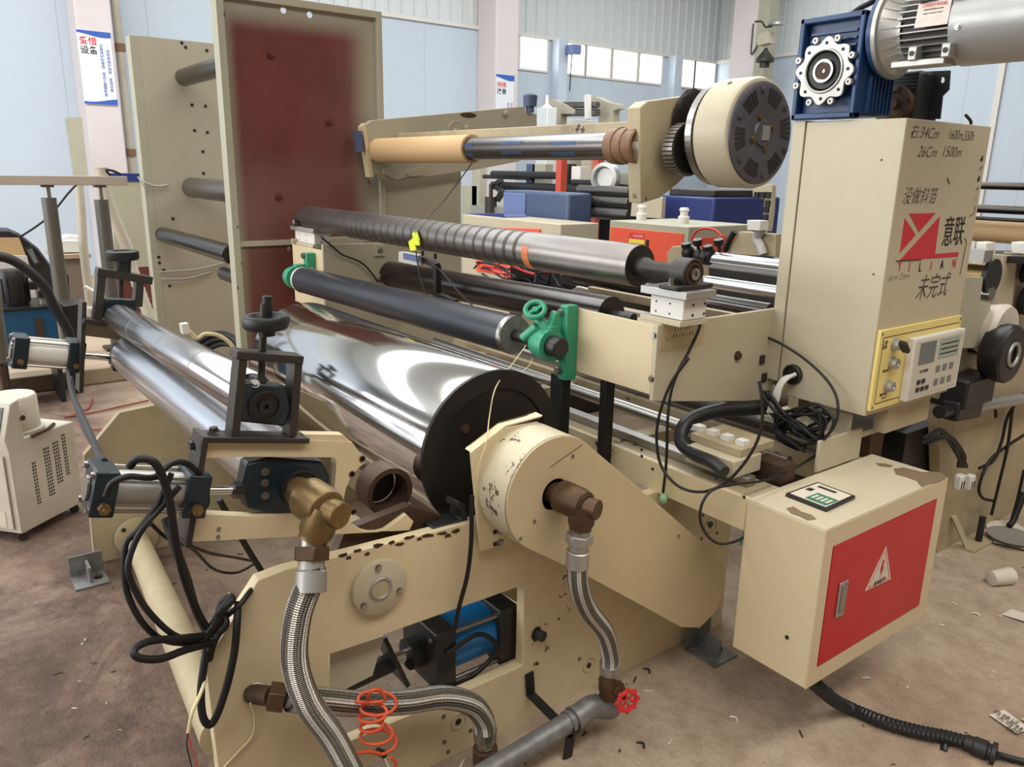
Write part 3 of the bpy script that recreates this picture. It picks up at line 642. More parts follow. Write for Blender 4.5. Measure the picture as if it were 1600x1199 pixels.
bolt(at(334, 674, X=-1.645), (0, 0, 1), .01, M['greydark'], yk)
hwc = at(416, 503, X=-1.645)
hw = thing('adjusting_handwheel', 'black handwheel on the yoke of near fork arm beside the drum', 'handwheel', hwc)
MB().lathe(hwc-V((0, 0, .014)), (0, 0, 1), [(0, .012), (0, .046), (.006, .050), (.022, .050), (.028, .046), (.028, .036), (.018, .030), (.018, .010)], 40).build('wheel_rim', M['rubber'], hw)
MB().cyl(hwc-V((0, 0, .03)), hwc-V((0, 0, .012)), .018).build('hub', M['black'], hw)
MB().cyl(hwc+V((0, .002, 0)), hwc+V((0, .006, .055)), .0105).build('crank_grip', M['rubber'], hw)
bb = thing('upper_bearing_block', 'dark teal bearing block in near yoke holding upper press roller', 'bearing', at(413, 660, X=-1.62))
plate_px('housing', [(374, 596), (448, 604), (455, 640), (446, 667), (376, 660), (368, 625)], -1.625, .045, M['tealdark'], bb, bev=.005)
c = at(413, 634, X=-1.625)
MB().lathe(c, (1, 0, 0), [(0, .036), (.008, .036), (.010, .030), (.004, .028), (.004, .016), (.012, .015), (.012, .006), (.004, .005)], 36).build('bearing_insert', M['black'], bb)
bolt(at(398, 600, X=-1.63), (1, 0, 1), .008, M['steel'], bb)
MB().box(c.x-.05, c.x-.01, c.y-.012, c.y+.012, c.z+.04, c.z+.06).build('thrust_pad', M['greydark'], bb)
bb = thing('lower_bearing_block', 'large dark teal bearing block inside near fork arm window', 'bearing', at(450, 800, X=-1.64))
plate_px('housing', [(386, 725), (420, 716), (505, 722), (516, 745), (512, 796), (440, 806), (386, 796), (380, 760)], -1.640, .05, M['tealdark'], bb, bev=.006)
c = at(468, 762, X=-1.640)
MB().lathe(c, (1, 0, 0), [(0, .046), (.010, .046), (.012, .040), (.006, .038), (.006, .024)], 40).build('bearing_insert', M['rubber'], bb)
for p in ((414, 738), (414, 755), (414, 775)): bolt(at(*p, X=-1.64), (1, 0, 0), .007, M['steel'], bb)
# pneumatic cylinders
def pneu(label, P, X, s, tubeless=False):
    "P: pixel list along the axis in plane X: cap0, cap0 end, tube end, cap1 end, rod end"
    q = [at(*p, X=X) for p in P]; ax = (q[-1]-q[0]).normalized(); up = V((0, 0, 1)); up = (up-ax*up.dot(ax)).normalized(); sd = ax.cross(up)
    t = thing('pneumatic_cylinder', label, 'cylinder', q[0]-up*s/2, 'pneumatic cylinders pushing the fork arms')
    MB().bar(q[0], q[1], s, s, up).build('end_cap', M['tealdark'], t, bev=.004)
    MB().bar(q[2], q[3], s, s, up).build('end_cap', M['tealdark'], t, bev=.004)
    MB().cyl(q[1], q[2], s*.40, seg=36).build('barrel', M['alu'] if not tubeless else M['white'], t)
    for i, j in ((-1, -1), (1, -1), (1, 1), (-1, 1)):
        o = sd*i*s*.38+up*j*s*.38; MB().cyl(q[1]+o, q[2]+o, s*.045, seg=10).build('tie_rod', M['steel'], t)
        bolt(q[0]+o, -ax, s*.07, M['steel'], t)
    MB().cyl(q[0]-ax*.001, q[0]-ax*.006, s*.28).build('bore_plug', M['steel'], t)
    MB().cyl(q[3], q[4], s*.10).build('piston_rod', M['rod'], t)
    MB().cyl(q[4]-ax*.012, q[4]+ax*.012, s*.2, seg=6).build('rod_nut', M['black'], t)
    for k in (0, 2):
        c = (q[k]+q[k+1])/2+V((s/2, 0, 0))-up*s*.25; MB().lathe(c, (1, 0, 0), [(0, .010), (.008, .010), (.008, .012), (.018, .012), (.018, .006), (.026, .005)], 6).build('air_fitting', M['brass'], t)
    return t
pneu('large alloy pneumatic cylinder with dark end caps on near fork arm, hoses looped over it', [(137, 762), (176, 763), (281, 766), (317, 767), (372, 766)], -1.65, .094)
pneu('smaller-looking alloy pneumatic cylinder at far left edge before the far fork arm', [(18, 547), (42, 549), (103, 554), (129, 556), (176, 560)], -3.45, .12, True)
# far fork arm, yoke and handwheel
fk2 = thing('pivot_fork', 'far cream fork arm plate with base under far ends of press rollers', 'arm', (-3.4, .6, .6))
plate_px('arm_plate', [(126, 503), (218, 514), (250, 530), (222, 536), (126, 524)], -3.42, .03, M['cream_dirty'], fk2)
MB().bar(at(129, 470, X=-3.40), at(124, 610, X=-3.40), .09, .015, up=(0, 1, 0)).build('cylinder_mount_plate', M['greydark'], fk2)
plate_px('bearing_housing', [(177, 540), (205, 538), (207, 550), (190, 552), (190, 572), (200, 585), (176, 580)], -3.36, .05, M['tealdark'], fk2, bev=.004)
yk2 = yoke('f', dict(base=(185, 500), legs=[((158, 422), (151, 502)), ((217, 436), (214, 478))], top=((150, 424), (236, 438)), bot=((128, 500), (222, 512)), screw=((190, 400), (189, 465))), -3.34, .06, .03, 'dark steel yoke with screw on the far fork arm', None)
MB().prism(px3([(165, 468), (212, 470), (214, 500), (162, 498)], -3.34), (-.06, 0, 0)).build('bearing_housing', M['tealdark'], yk2)
hwc = at(191, 398, X=-3.37)
hw = thing('adjusting_handwheel', 'far dark handwheel in front of the leaning pale hose at left', 'handwheel', hwc)
MB().lathe(hwc-V((0, 0, .02)), (0, 0, 1), [(0, .012), (0, .055), (.008, .06), (.032, .06), (.036, .052), (.036, .04), (.024, .034), (.024, .012)], 36).build('wheel_rim', M['rubber'], hw)
MB().cyl(hwc-V((0, 0, .09)), hwc-V((0, 0, .02)), .022, .03).build('hub', M['black'], hw)
# ================================================================ rotary unions, braided hoses, valve, pipes
def union(name, label, c0, c1, mat, dn, r):
    "c0->c1 body along the shaft, dn = direction of outlet"
    c0 = V(c0); c1 = V(c1); d_ = (c1-c0).normalized(); L = (c1-c0).length; dn = V(dn).normalized()
    t = thing(name, label, 'pipe fitting', c0)
    MB().lathe(c0, d_, [(0, r*.7), (L*.35, r*.7), (L*.35, r), (L*.8, r), (L*.95, r*.9), (L, r*.7)], 36).build('union_body', mat, t, bev=.001)
    e = c1-d_*r*.3; MB().lathe(e-dn*.0, dn, [(0, r*.8), (r*1.1, r*.8), (r*1.3, r*.68), (r*1.5, r*.68)], 32).build('elbow_outlet', mat, t)
    MB().lathe(e+d_*r*.1, (d_*.9+V((.3, .3, 0))).normalized(), [(0, r*.62), (r*.9, r*.62), (r*.95, r*.56)], 30).build('elbow_end', mat, t)
    return t, e+dn*r*1.5
u1, o1 = union('rotary_union', 'brass rotary union elbow on the lower press roller journal', at(466, 768, X=-1.60), at(514, 800, X=-1.47), M['brass'], at(496, 850, X=-1.47)-at(512, 812, X=-1.47), .048)
MB().cyl(at(462, 760, X=-1.63), at(490, 780, X=-1.53), .024).build('shaft_stub', M['rust'], u1)
u2, o2 = union('rotary_union', 'brown bronze rotary union elbow sticking out of the guard face', (-1.46, GY, GZ+.002), at(917, 793, X=-1.33), M['bronze'], (0, -.10, -1), .042)
def hose(name, label, pts, r, nuts, matn, tailn=None):
    t = thing(name, label, 'hose', V(pts[0]))
    pts = [V(p) for p in pts]; d_ = (pts[1]-pts[0]).normalized(); p = pts[0]
    MB().lathe(p, d_, [(-.01, r*.75), (.0, r*.75), (.0, r*.95), (.012, r*.95)], 28).build('nipple', M['steel'], t)
    MB().lathe(p+d_*.012, d_, [(0, r*1.35), (nuts, r*1.35)], 6).build('union_nut', matn, t, bev=.002)
    MB().lathe(p+d_*(.012+nuts), d_, [(0, r*.95), (.018, r*.95), (.022, r*1.13), (.065, r*1.13), (.066, r)], 32).build('ferrule', M['alu'], t)
    MB().tube([p+d_*(.03+nuts)]+pts[1:], r, 32, 10).build('braid_hose', M['braid'], t, smooth=80)
    e = pts[-1]; d2 = (pts[-1]-pts[-2]).normalized()
    MB().lathe(e-d2*.01, d2, [(0, r*1.13), (.05, r*1.13), (.052, r*.9), (.07, r*.9)], 32).build('ferrule', M['alu'] if not tailn else tailn, t)
    return t
p1_ = [o1]+[at(*p, X=x) for p, x in (((486, 905), -1.455), ((466, 960), -1.445), ((460, 1030), -1.435), ((480, 1095), -1.42), ((518, 1150), -1.41), ((552, 1215), -1.40), ((580, 1275), -1.40))]
hose('braided_hose', 'braided steel hose bowing down from the brass union to bottom edge', p1_, .0295, .03, M['bronze'])
p2_ = [o2]+[at(*p, X=x) for p, x in (((902, 875), -1.345), ((904, 915), -1.35), ((917, 950), -1.36), ((943, 985), -1.37), ((953, 1020), -1.38), ((953, 1040), -1.385))]
hose('braided_hose', 'braided steel hose bending from the bronze union down to the red wheel valve', p2_, .0265, .026, M['alu'])
f0 = at(398, 1086, X=-1.53)
t = thing('elbow_fitting', 'rusty hex fitting wrapped in white tape on near plate by the braided hose crossing', 'pipe fitting', f0)
MB().cyl(at(393, 1084, X=-1.585), at(425, 1089, X=-1.52), .022).build('nipple', M['rust'], t)
MB().lathe(at(420, 1088, X=-1.53), at(450, 1092, X=-1.51)-at(420, 1088, X=-1.53), [(0, .034), (.036, .034)], 6).build('hex_nut', M['bronze'], t, bev=.002)
MB().torus(at(401, 1085, X=-1.575), (at(425, 1089, X=-1.52)-at(393, 1084, X=-1.585)), .022, .003).build('sealing_tape', M['white'], t)
p3_ = [at(*p, X=x) for p, x in (((452, 1091), -1.505), ((500, 1095), -1.50), ((560, 1100), -1.50), ((630, 1098), -1.50), ((690, 1090), -1.495), ((735, 1100), -1.49), ((755, 1125), -1.49), ((758, 1150), -1.49))]
t = thing('braided_hose', 'horizontal braided steel hose curving over near plate under the orange coil', 'hose', p3_[0])
MB().tube(p3_, .030, 32, 10).build('braid_hose', M['braid'], t, smooth=80)
d_ = (p3_[1]-p3_[0]).normalized(); MB().lathe(p3_[0]-d_*.01, d_, [(0, .022), (.02, .022), (.022, .032), (.05, .032)], 30).build('ferrule', M['alu'], t)
d_ = V((0, .02, -1)).normalized(); MB().lathe(p3_[-1]-d_*.02, d_, [(0, .032), (.03, .032), (.031, .024), (.05, .024)], 30).build('ferrule', M['steel'], t)
t = thing('pipe_elbow', 'rusty brown pipe coupling below the end of horizontal hose at bottom edge', 'pipe fitting', p3_[-1]-V((0, 0, .14)))
MB().lathe(p3_[-1]-V((0, 0, .025)), (0, .05, -1), [(0, .024), (.012, .024), (.014, .034), (.055, .036), (.075, .033), (.09, .024), (.12, .024)], 32).build('coupling', M['rust'], t)
MB().lathe(p3_[-1]-V((0, 0, .025)), (0, .05, -1), [(-.004, .026), (.006, .026)], 24).build('sealing_tape', M['steel'], t)
# gate valve
vc = at(956, 1070, X=-1.39)
vt = thing('gate_valve', 'bronze gate valve with red handwheel at foot of the machine', 'valve', vc-V((0, 0, .04)))
e2_ = p2_[-1]
MB().lathe(e2_-V((0, 0, .012)), (vc-e2_), [(0, .019), (.012, .019), (.013, .026), (.03, .026)], 6).build('hex_end', M['steel'], vt)
MB().lathe(e2_-V((0, 0, .026)), (0, 0, -1), [(0, .026), (.012, .027), (.02, .030), (.05, .030), (.06, .026), (.075, .026)], 28).build('valve_body', M['bronze'], vt)
ax = V((.92, -.22, .05)).normalized()
MB().lathe(vc, ax, [(0, .026), (.03, .026), (.032, .020), (.05, .018), (.052, .010), (.075, .010)], 24).build('bonnet', M['bronze'], vt)
wc = vc+ax*.085; whl = MB().torus(wc, ax, .029, .006, 40, 10)
whl_o = whl.build('handwheel', M['redhw'], vt, 'red lobed handwheel')
a_ = ax.orthogonal().normalized(); b_ = ax.cross(a_)
for k in range(6):
    th = k*PI/3; MB().cyl(wc, wc+(a_*math.cos(th)+b_*math.sin(th))*.024, .0035, seg=8).build('spoke', M['redhw'], whl_o)
for k in range(8):
    th = k*PI/4; MB().ball(wc+(a_*math.cos(th)+b_*math.sin(th))*.034, .0065, seg=10).build('lobe', M['redhw'], whl_o)
bolt(wc-ax*.002, ax, .007, M['steel'], whl_o, 'wheel_nut')
g0 = vc-V((0, 0, .055))
gp = [g0, g0+V((.0, -.004, -.02)), at(925, 1105, X=-1.40), at(900, 1122, X=-1.40), at(850, 1155, X=-1.40), at(780, 1195, X=-1.40), at(690, 1250, X=-1.40)]
t = thing('supply_pipe', 'grey galvanised pipe on the floor leading from the valve to bottom edge', 'pipe', gp[4]-V((0, 0, .03)))
MB().tube(gp[:4], .033, 24, 8).build('pipe_bend', M['galv'], t, smooth=80)
MB().cyl(gp[3], gp[6], .029).build('pipe_run', M['galv'], t)
dd = (gp[6]-gp[3]).normalized()
for k, rr2 in ((.0, .036), (.02, .033)): MB().lathe(gp[3]+dd*k, dd, [(0, rr2), (.012, rr2)], 28).build('pipe_collar', M['galv'], t)
# black strap bracket holding pipe
t = thing('pipe_strap', 'black bent steel strap holding the galvanised pipe to near plate', 'bracket', at(880, 1140, X=-1.40)-V((0, 0, .06)))
sa, sb_, sc_ = at(827, 1052, X=NX+.004), at(829, 1085, X=NX+.006), at(872, 1128, X=-1.45)
MB().bar(sa, sb_, .03, .005, up=(1, 0, 0)).build('strap', M['rubber'], t); MB().bar(sb_, sc_, .03, .005, up=(1, 0, .6)).build('strap', M['rubber'], t)
q = at(893, 1132, X=-1.40); m = MB(); m.lathe(q-dd*.02, dd, [(0, .033), (.04, .033), (.04, .0292), (0, .0292), (0, .033)], 28, closed=False); m.build('pipe_clip', M['rubber'], t)
MB().bar(q-V((0, 0, .024)), V((q.x+.01, q.y-.02, 0.0)), .006, .03, up=dd).build('stand_leg', M['rubber'], t)

# air cylinder inside the window
ACX = -1.725; cA, cB = at(655, 1024, X=ACX), at(812, 990, X=ACX)
A0 = V((ACX, cA.y, .275)); s = .19
t = thing('air_cylinder', 'air cylinder with bright blue barrel and black caps inside the frame window', 'cylinder', A0-V((0, 0, s/2)))
MB().box(ACX-s/2, ACX+s/2, A0.y, A0.y+.065, A0.z-s/2+.01, A0.z+s/2).build('end_cap', M['black'], t, bev=.004)
MB().box(ACX-s/2, ACX+s/2, A0.y+.215, A0.y+.28, A0.z-s/2+.01, A0.z+s/2).build('end_cap', M['black'], t, bev=.004)
MB().cyl((ACX, A0.y+.065, A0.z), (ACX, A0.y+.215, A0.z), .082, seg=48).build('barrel', M['bluetube'], t)
for i, j in ((-1, -1), (1, -1), (1, 1), (-1, 1)):
    p = V((ACX+i*.08, A0.y, A0.z+j*.075)); MB().cyl(p-V((0, .012, 0)), p+V((0, .29, 0)), .007, seg=12).build('tie_rod', M['steel'], t)
    bolt(p, (0, -1, 0), .011, M['black'], t)
MB().cyl((ACX, A0.y-.04, A0.z), (ACX, A0.y, A0.z), .045).build('rod_gland', M['black'], t)
MB().cyl((ACX, A0.y-.12, A0.z-.005), (ACX, A0.y-.03, A0.z), .018).build('piston_rod', M['rod'], t)
MB().cyl((ACX, A0.y-.24, A0.z-.015), (ACX, A0.y-.09, A0.z-.005), .027).build('clevis', M['rubber'], t, bev=.003)
MB().bar((ACX, A0.y-.34, A0.z-.035), (ACX, A0.y-.22, A0.z-.012), .03, .045).build('clevis_fork', M['rubber'], t, bev=.005)
MB().bar((ACX, A0.y-.13, A0.z+.11), (ACX, A0.y-.06, A0.z-.07), .09, .012).build('trunnion_link', M['black'], t)
MB().tube([(ACX+.1, A0.y+.03, A0.z+.03), (ACX+.11, A0.y+.13, A0.z+.06), (ACX+.10, A0.y+.2, A0.z-.02), (ACX+.09, A0.y+.12, A0.z-.085), (ACX+.09, A0.y-.02, A0.z-.08)], .007).build('air_hose', M['cable'], t)

# ================================================================ cables and hoses
def cable(name, label, pts, r, mat='cable', cat='cable', seg=8, corr=0, group=None):
    m = MB().tube(pts, r, seg, 8, corr); return m.build(name, M[mat], None, label, cat=cat, group=group, smooth=60)
def px(*a, X=None, Y=None, Z=None):
    "list of (x, y) pixels lying in one plane, or (x, y, X) triples"
    o = []
    for p in a:
        if len(p) == 3: o.append(at(p[0], p[1], X=p[2]))
        else: o.append(at(*p, **({'X': X} if X is not None else {'Y': Y} if Y is not None else {'Z': Z})))
    return o
cable('corrugated_hose', 'thick black hose looped over near pneumatic cylinder and hanging into the knot', px((203, 728, -1.56), (215, 717, -1.54), (240, 722, -1.53), (256, 750, -1.53), (266, 790, -1.53), (275, 850, -1.53), (290, 910, -1.54), (310, 960, -1.55), (325, 985, -1.56)), .0085, corr=.004, seg=12, cat='hose')
cable('air_hose', 'black hose arching over the alloy barrel from left fitting', px((166, 775, -1.56), (175, 756, -1.55), (200, 745, -1.55), (240, 746, -1.55), (262, 728, -1.56), (280, 722, -1.58), (300, 730, -1.6), (318, 752, -1.62), (322, 790, -1.62), (296, 800, -1.6)), .0065, cat='hose')
cable('air_hose', 'black hose hanging in a long left bow from cylinder down over the cross tube', px((268, 740, -1.55), (255, 770, -1.55), (238, 800, -1.54), (215, 830, -1.54), (197, 850, -1.54), (194, 890, -1.53), (200, 930, -1.52), (220, 970, -1.51), (248, 997, -1.52), (285, 1006, -1.53), (318, 1000, -1.55), (345, 960, -1.56)), .0062, cat='hose')
cable('air_hose', 'black hose paired with the long left bow over the cross tube', px((281, 760, -1.54), (250, 795, -1.54), (228, 820, -1.53), (210, 850, -1.53), (200, 890, -1.52), (215, 930, -1.51), (240, 965, -1.50), (275, 994, -1.51), (310, 997, -1.54), (335, 975, -1.56)), .0062, cat='hose')
cable('hose_loop', 'wide flat black corrugated loop spreading left over the cross tube', px((318, 994, -1.54), (280, 998, -1.50), (235, 1002, -1.47), (210, 1015, -1.45), (216, 1028, -1.44), (250, 1030, -1.45), (290, 1016, -1.49), (330, 1005, -1.55)), .0078, corr=.004, seg=12, cat='hose')
cable('hose_loop', 'long black hose loop hanging over the near plate front corner', px((372, 940, -1.57), (370, 980, -1.545), (366, 1020, -1.54), (355, 1070, -1.54), (340, 1115, -1.54), (328, 1133, -1.54), (317, 1120, -1.54), (314, 1080, -1.55), (320, 1030, -1.56), (322, 1000, -1.58)), .0088, corr=.004, seg=12, cat='hose')
cable('hose_knot', 'bunched black hose knot on the near plate corner', px((325, 1000, -1.57), (335, 975, -1.56), (350, 950, -1.55), (362, 936, -1.56), (350, 940, -1.58), (344, 955, -1.58), (352, 975, -1.56), (340, 990, -1.56), (330, 1010, -1.56), (325, 1030, -1.57)), .0105, corr=.004, seg=12, cat='hose')
cable('air_hose', 'black hose running from the knot up to near plate top edge', px((330, 990, -1.58), (352, 965, -1.57), (375, 945, -1.56), (395, 920, -1.60), (420, 900, -1.75), (460, 880, -1.85)), .0062, cat='hose')
cable('air_hose', 'black hose leaning behind near fork arm down to the knot', px((342, 780, -1.72), (360, 812, -1.74), (388, 860, -1.76), (410, 895, -1.76)), .0075, cat='hose')
cable('air_hose', 'thick black hose descending behind the mount plate to the knot', px((258, 810, -1.65), (272, 850, -1.62), (292, 905, -1.60), (305, 950, -1.58), (322, 985, -1.57)), .009, cat='hose')
cable('air_hose', 'thin black hose pair rising from near cylinder to the far fork arm', px((110, 590, -3.1), (118, 630, -2.7), (132, 670, -2.3), (150, 700, -1.9), (163, 722, -1.68)), .0075, cat='hose')
cable('air_hose', 'thin black hose beside its pair rising to the far pneumatic cylinder', px((106, 580, -3.3), (112, 612, -2.8), (126, 645, -2.4), (142, 680, -2.0), (158, 722, -1.70)), .0075, cat='hose')
cable('floor_cable', 'black cable sagging from fork arm along the frame floor', px((235, 818, -1.64), (262, 842, -1.66), (300, 858, -1.8), (335, 890, -2.0), (370, 895, -2.1), (400, 880, -2.2)), .004)
cable('floor_cable', 'second black cable from mount plate towards the drum pit', px((290, 850, -1.65), (330, 865, -1.8), (370, 872, -2.0), (400, 878, -2.1)), .004)
cable('wire_end', 'white two-core wire end hanging beside near plate corner at bottom left', px((321, 1064, -1.55), (313, 1085, -1.52), (300, 1115, -1.5), (294, 1145, -1.5)), .004, 'wire')
cable('wire_core', 'thin red wire core below the white cable end', px((294, 1145, -1.5), (298, 1165, -1.5), (305, 1185, -1.5), (308, 1200, -1.5)), .0012, 'inkred')
cable('wire_core', 'thin black wire core below the white cable end', px((293, 1145, -1.5), (292, 1165, -1.5), (296, 1185, -1.5), (300, 1200, -1.5)), .0012)
cable('sealing_string', 'frayed white string trailing down from the taped hex fitting', px((397, 1082, -1.56), (392, 1100, -1.56), (398, 1120, -1.57), (394, 1150, -1.575), (375, 1172, -1.575), (350, 1199, -1.575)), .002, 'wire', cat='string')
# orange coil
co_pts = []
for i in range(120):
    t_ = i/119; a_ = t_*2*PI*5.2
    cx_ = 585+6*math.sin(t_*9); cy_ = 1085+ t_*78; R_ = 24+6*math.sin(t_*7+1)
    co_pts.append(at(cx_+R_*math.cos(a_), cy_+R_*.55*math.sin(a_), X=-1.45+.022*math.sin(a_+1)))
co_pts = px((575, 1095, -1.455), (578, 1082, -1.44), (592, 1078, -1.44), (600, 1095, -1.44))+co_pts[10:]+px((575, 1175, -1.43), (548, 1180, -1.425), (536, 1190, -1.42), (538, 1210, -1.42))
cable('coil_hose', 'orange spiral air hose hanging on the braided hoses at bottom', co_pts, .0042, 'orangehose', cat='hose')
MB().lathe(at(590, 1174, X=-1.44), at(610, 1184, X=-1.44)-at(590, 1174, X=-1.44), [(0, .009), (.006, .009), (.007, .006), (.013, .006), (.014, .0095), (.026, .0095)], 16).build('hose_coupler', M['black'], None, 'small black quick coupler on the end of the orange coil', cat='coupler')
cable('coil_tail', 'short orange hose end past the black coupler', px((611, 1184, -1.44), (617, 1190, -1.44), (620, 1205, -1.44)), .0042, 'orangehose', cat='hose')
cable('hanging_cable', 'thick black cable hanging down over near plate left of guard drum', px((738, 775, -1.53), (737, 800, -1.53), (736, 850, -1.54), (730, 900, -1.55), (717, 950, -1.56), (710, 985, -1.58)), .006)
cable('yellow_wire', 'pale yellow wire hanging from green bearing past the drum disc to the guard', px((822, 540, -1.95), (800, 570, -1.86), (775, 605, -1.66), (765, 650, -1.62), (760, 690, -1.54), (748, 730, -1.53), (747, 765, -1.53), (760, 775, -1.53), (768, 788, -1.53)), .0016, 'wire')
cable('yellow_wire', 'short pale wire curling under the green bearing', px((832, 560, -1.95), (828, 570, -1.95), (812, 585, -1.95), (800, 595, -1.95)), .0014, 'wire')
# ================================================================ arms carrying the upper rollers
AF = 1.704
am = thing('support_beam', 'near cream box arm between green bearing and control cabinet', 'arm', (-1.75, 2.0, .9))
MB().box(-1.94, -1.575, AF, AF+.012, .955, 1.168).build('front_plate', M['cream_box'], am, bev=.002)
pts = [(-1.56, AF, 1.170), (-1.56, 2.30, 1.170), (-1.56, 2.30, .80), (-1.56, 2.22, .855), (-1.56, AF, .938)]
MB().prism(pts, (-.016, 0, 0)).build('side_plate', M['cream'], am, bev=.002)
MB().box(-1.94, -1.576, AF+.012, 1.86, .955, .965).build('bottom_plate', M['cream_dirty'], am)
for p in ((1022, 524), (1018, 592)): bolt(at(*p, Y=AF), (0, -1, 0), .008, M['steel'], am)
bolt(at(1152, 556, X=-1.56), (1, 0, 0), .012, M['rust'], am)
for p in ((1190, 562), (1193, 590)): MB().box(-1.56, -1.555, at(*p, X=-1.56).y-.012, at(*p, X=-1.56).y+.012, at(*p, X=-1.56).z-.015, at(*p, X=-1.56).z+.015).build('clamp_bar', M['greydark'], am)
# worn yellowed label residue on the arm
q0, q1 = at(1035, 508, X=-1.56), at(1098, 540, X=-1.56)
MB().box(-1.56, -1.5595, q0.y, q1.y, q1.z, q0.z).build('label_residue', paint('label_residue_mat', (188, 172, 138), .6, chips=1.1, chipcol=(132, 92, 60), dirt=.5, sc=30), am, 'torn sticker residue')
for k in range(2): text(['▮▯▮▯▮▮▯', '▮▮▯▮▮▯▮▮'][k], ((-1.5593), (q0.y+q1.y)/2, q0.z-.018-.02*k), .012, M['bronze'], am, bold=0)
fa = thing('support_beam', 'far cream box arm beside the maroon panel', 'arm', (-4.15, 2.0, .8))
MB().box(-4.376, -3.96, AF, AF+.012, .85, 1.175).build('front_plate', M['cream_box'], fa, bev=.002)
MB().box(-3.96, -3.94, AF, 2.15, .62, 1.205).build('side_plate', M['olive'], fa, bev=.002)
MB().box(-4.376, -4.36, AF, 2.15, .85, 1.205).build('side_plate', M['olive'], fa, bev=.002)
MB().box(-4.36, -3.96, AF+.012, 2.15, .85, .86).build('bottom_plate', M['olive'], fa)
for p in ((452, 389), (453, 424), (470, 447)): bolt(at(*p, Y=AF), (0, -1, 0), .012, M['steel'], fa)
for p in ((592, 391), (592, 437)):
    c = at(*p, X=-3.94); MB().box(-3.94, -3.925, c.y-.03, c.y+.03, c.z-.03, c.z+.03).build('clip_plate', M['olive'], fa); bolt(c+V((.015, 0, 0)), (1, 0, 0), .012, M['steel'], fa)
# load cells
def loadcell(label, x0, x1, sgn):
    t = thing('load_cell_block', label, 'load cell', ((x0+x1)/2, 1.78, 1.168), 'load cell blocks under the banded roller')
    yc = 1.78; w_ = x1-x0
    MB().box(x0+.0, x1-.02, yc-.055, yc+.065, 1.172, 1.189).build('foot_plate', M['cream'], t, bev=.002)
    MB().box(x0+.03, x1-.02, yc-.045, yc+.055, 1.19, 1.250).build('cell_body', M['white'], t, bev=.003)
    MB().box(x0, x1, yc-.06, yc+.07, 1.253, 1.276).build('top_plate', M['alu'], t, bev=.002)
    for dx in (.05, .1):
        for dz in (.012, .042): MB().cyl((x0+dx*w_*6, yc-.0455, 1.192+dz), (x0+dx*w_*6, yc-.0465, 1.192+dz), .003, seg=10).build('screw', M['greydark'], t)
        for dz in (.012, .042): MB().cyl((x1-.02, yc-.055+dx, 1.192+dz), (x1-.018, yc-.055+dx, 1.192+dz), .004, seg=10).build('screw', M['greydark'], t)
    return t
loadcell('white load cell block with alloy top plate on near arm', -1.655, -1.475, 1)
loadcell('white load cell block on the far arm by the maroon panel', -4.42, -4.10, -1)
def pillow(label, xc, w_):
    t = thing('pillow_block', label, 'bearing', (xc, 1.78, 1.277))
    MB().box(xc-w_/2, xc+w_/2, 1.78-.075, 1.78+.085, 1.277, 1.291).build('base_casting', M['greydark'], t, bev=.004)
    MB().lathe((xc-w_/2+.004, 1.78, 1.322), (1, 0, 0), [(0, .038), (.004, .044), (w_-.012, .044), (w_-.008, .040), (w_-.016, .034)], 40).build('bearing_housing', M['greydark'], t)
    MB().lathe((xc+w_/2-.018, 1.78, 1.322), (1, 0, 0), [(0, .034), (.012, .034), (.013, .026), (.008, .024), (.008, .018)], 36).build('bearing_insert', M['rust'], t)
    MB().lathe((xc+w_/2-.018, 1.78, 1.322), (1, 0, 0), [(0, .017), (.02, .017), (.022, .014), (.022, .006), (.016, .005)], 28).build('shaft_end', M['steel'], t)
    bolt((xc-.0, 1.78-.058, 1.291), (0, 0, 1), .009, M['steel'], t, h=1.8); bolt((xc, 1.78+.066, 1.291), (0, 0, 1), .009, M['steel'], t, h=1.2)
    return t
pillow('dark pillow block bearing on near load cell', -1.535, .07)
pillow('dark pillow block bearing at far end of banded roller', -4.36, .07)
br = thing('banded_roller', 'long grey steel roller with rows of dark wound bands, topmost in centre', 'roller', (-3, 1.78, 1.25))
RY, RZ, RR = 1.78, 1.322, .066
MB().lathe((-4.27, RY, RZ), (1, 0, 0), [(0, RR*.97), (.004, RR), (2.545, RR), (2.55, RR*.98)], 64).build('roller_shell', M['gunmetal'], br)
MB().cyl((-1.722, RY, RZ), (-1.719, RY, RZ), RR*.97, seg=48).build('end_face', M['discblack'], br, 'dark end face')
MB().lathe((-1.72, RY, RZ), (1, 0, 0), [(0, .03), (.03, .03), (.05, .022), (.185, .022), (.20, .017)], 36).build('journal', M['greydark'], br)
MB().lathe((-4.40, RY, RZ), (1, 0, 0), [(0, .02), (.13, .022)], 28).build('journal', M['greydark'], br)
bx = []
for pxx in [546, 554, 562, 570, 580, 590, 601, 612, 624, 636, 648, 661, 674, 688, 702, 716, 731, 746, 761, 777, 793, 809]:
    bx.append(at(pxx, 363+(pxx-546)*.155-6, Y=RY-RR*.6).x)
for i, x_ in enumerate(bx):
    wd = .016 if i < 18 else .020
    MB().lathe((x_, RY, RZ), (1, 0, 0), [(0, RR), (.0005, RR+.0007), (wd, RR+.0007), (wd+.0005, RR)], 56, closed=False).build('wound_band', M['band'], br)
tx = at(824, 400, Y=RY-RR*.8).x
m = MB(); n = 14
vs = []; fs = []
for i in range(n+1):
    a_ = math.radians(160+i*6.5)
    for xx in (tx-.018, tx+.018): vs.append((xx, RY+(RR+.001)*math.cos(a_), RZ+(RR+.001)*math.sin(a_)))
m.add(vs, [(2*i, 2*i+1, 2*i+3, 2*i+2) for i in range(n)]); m.build('tape_patch', M['orangetape'], br, 'orange tape patch')
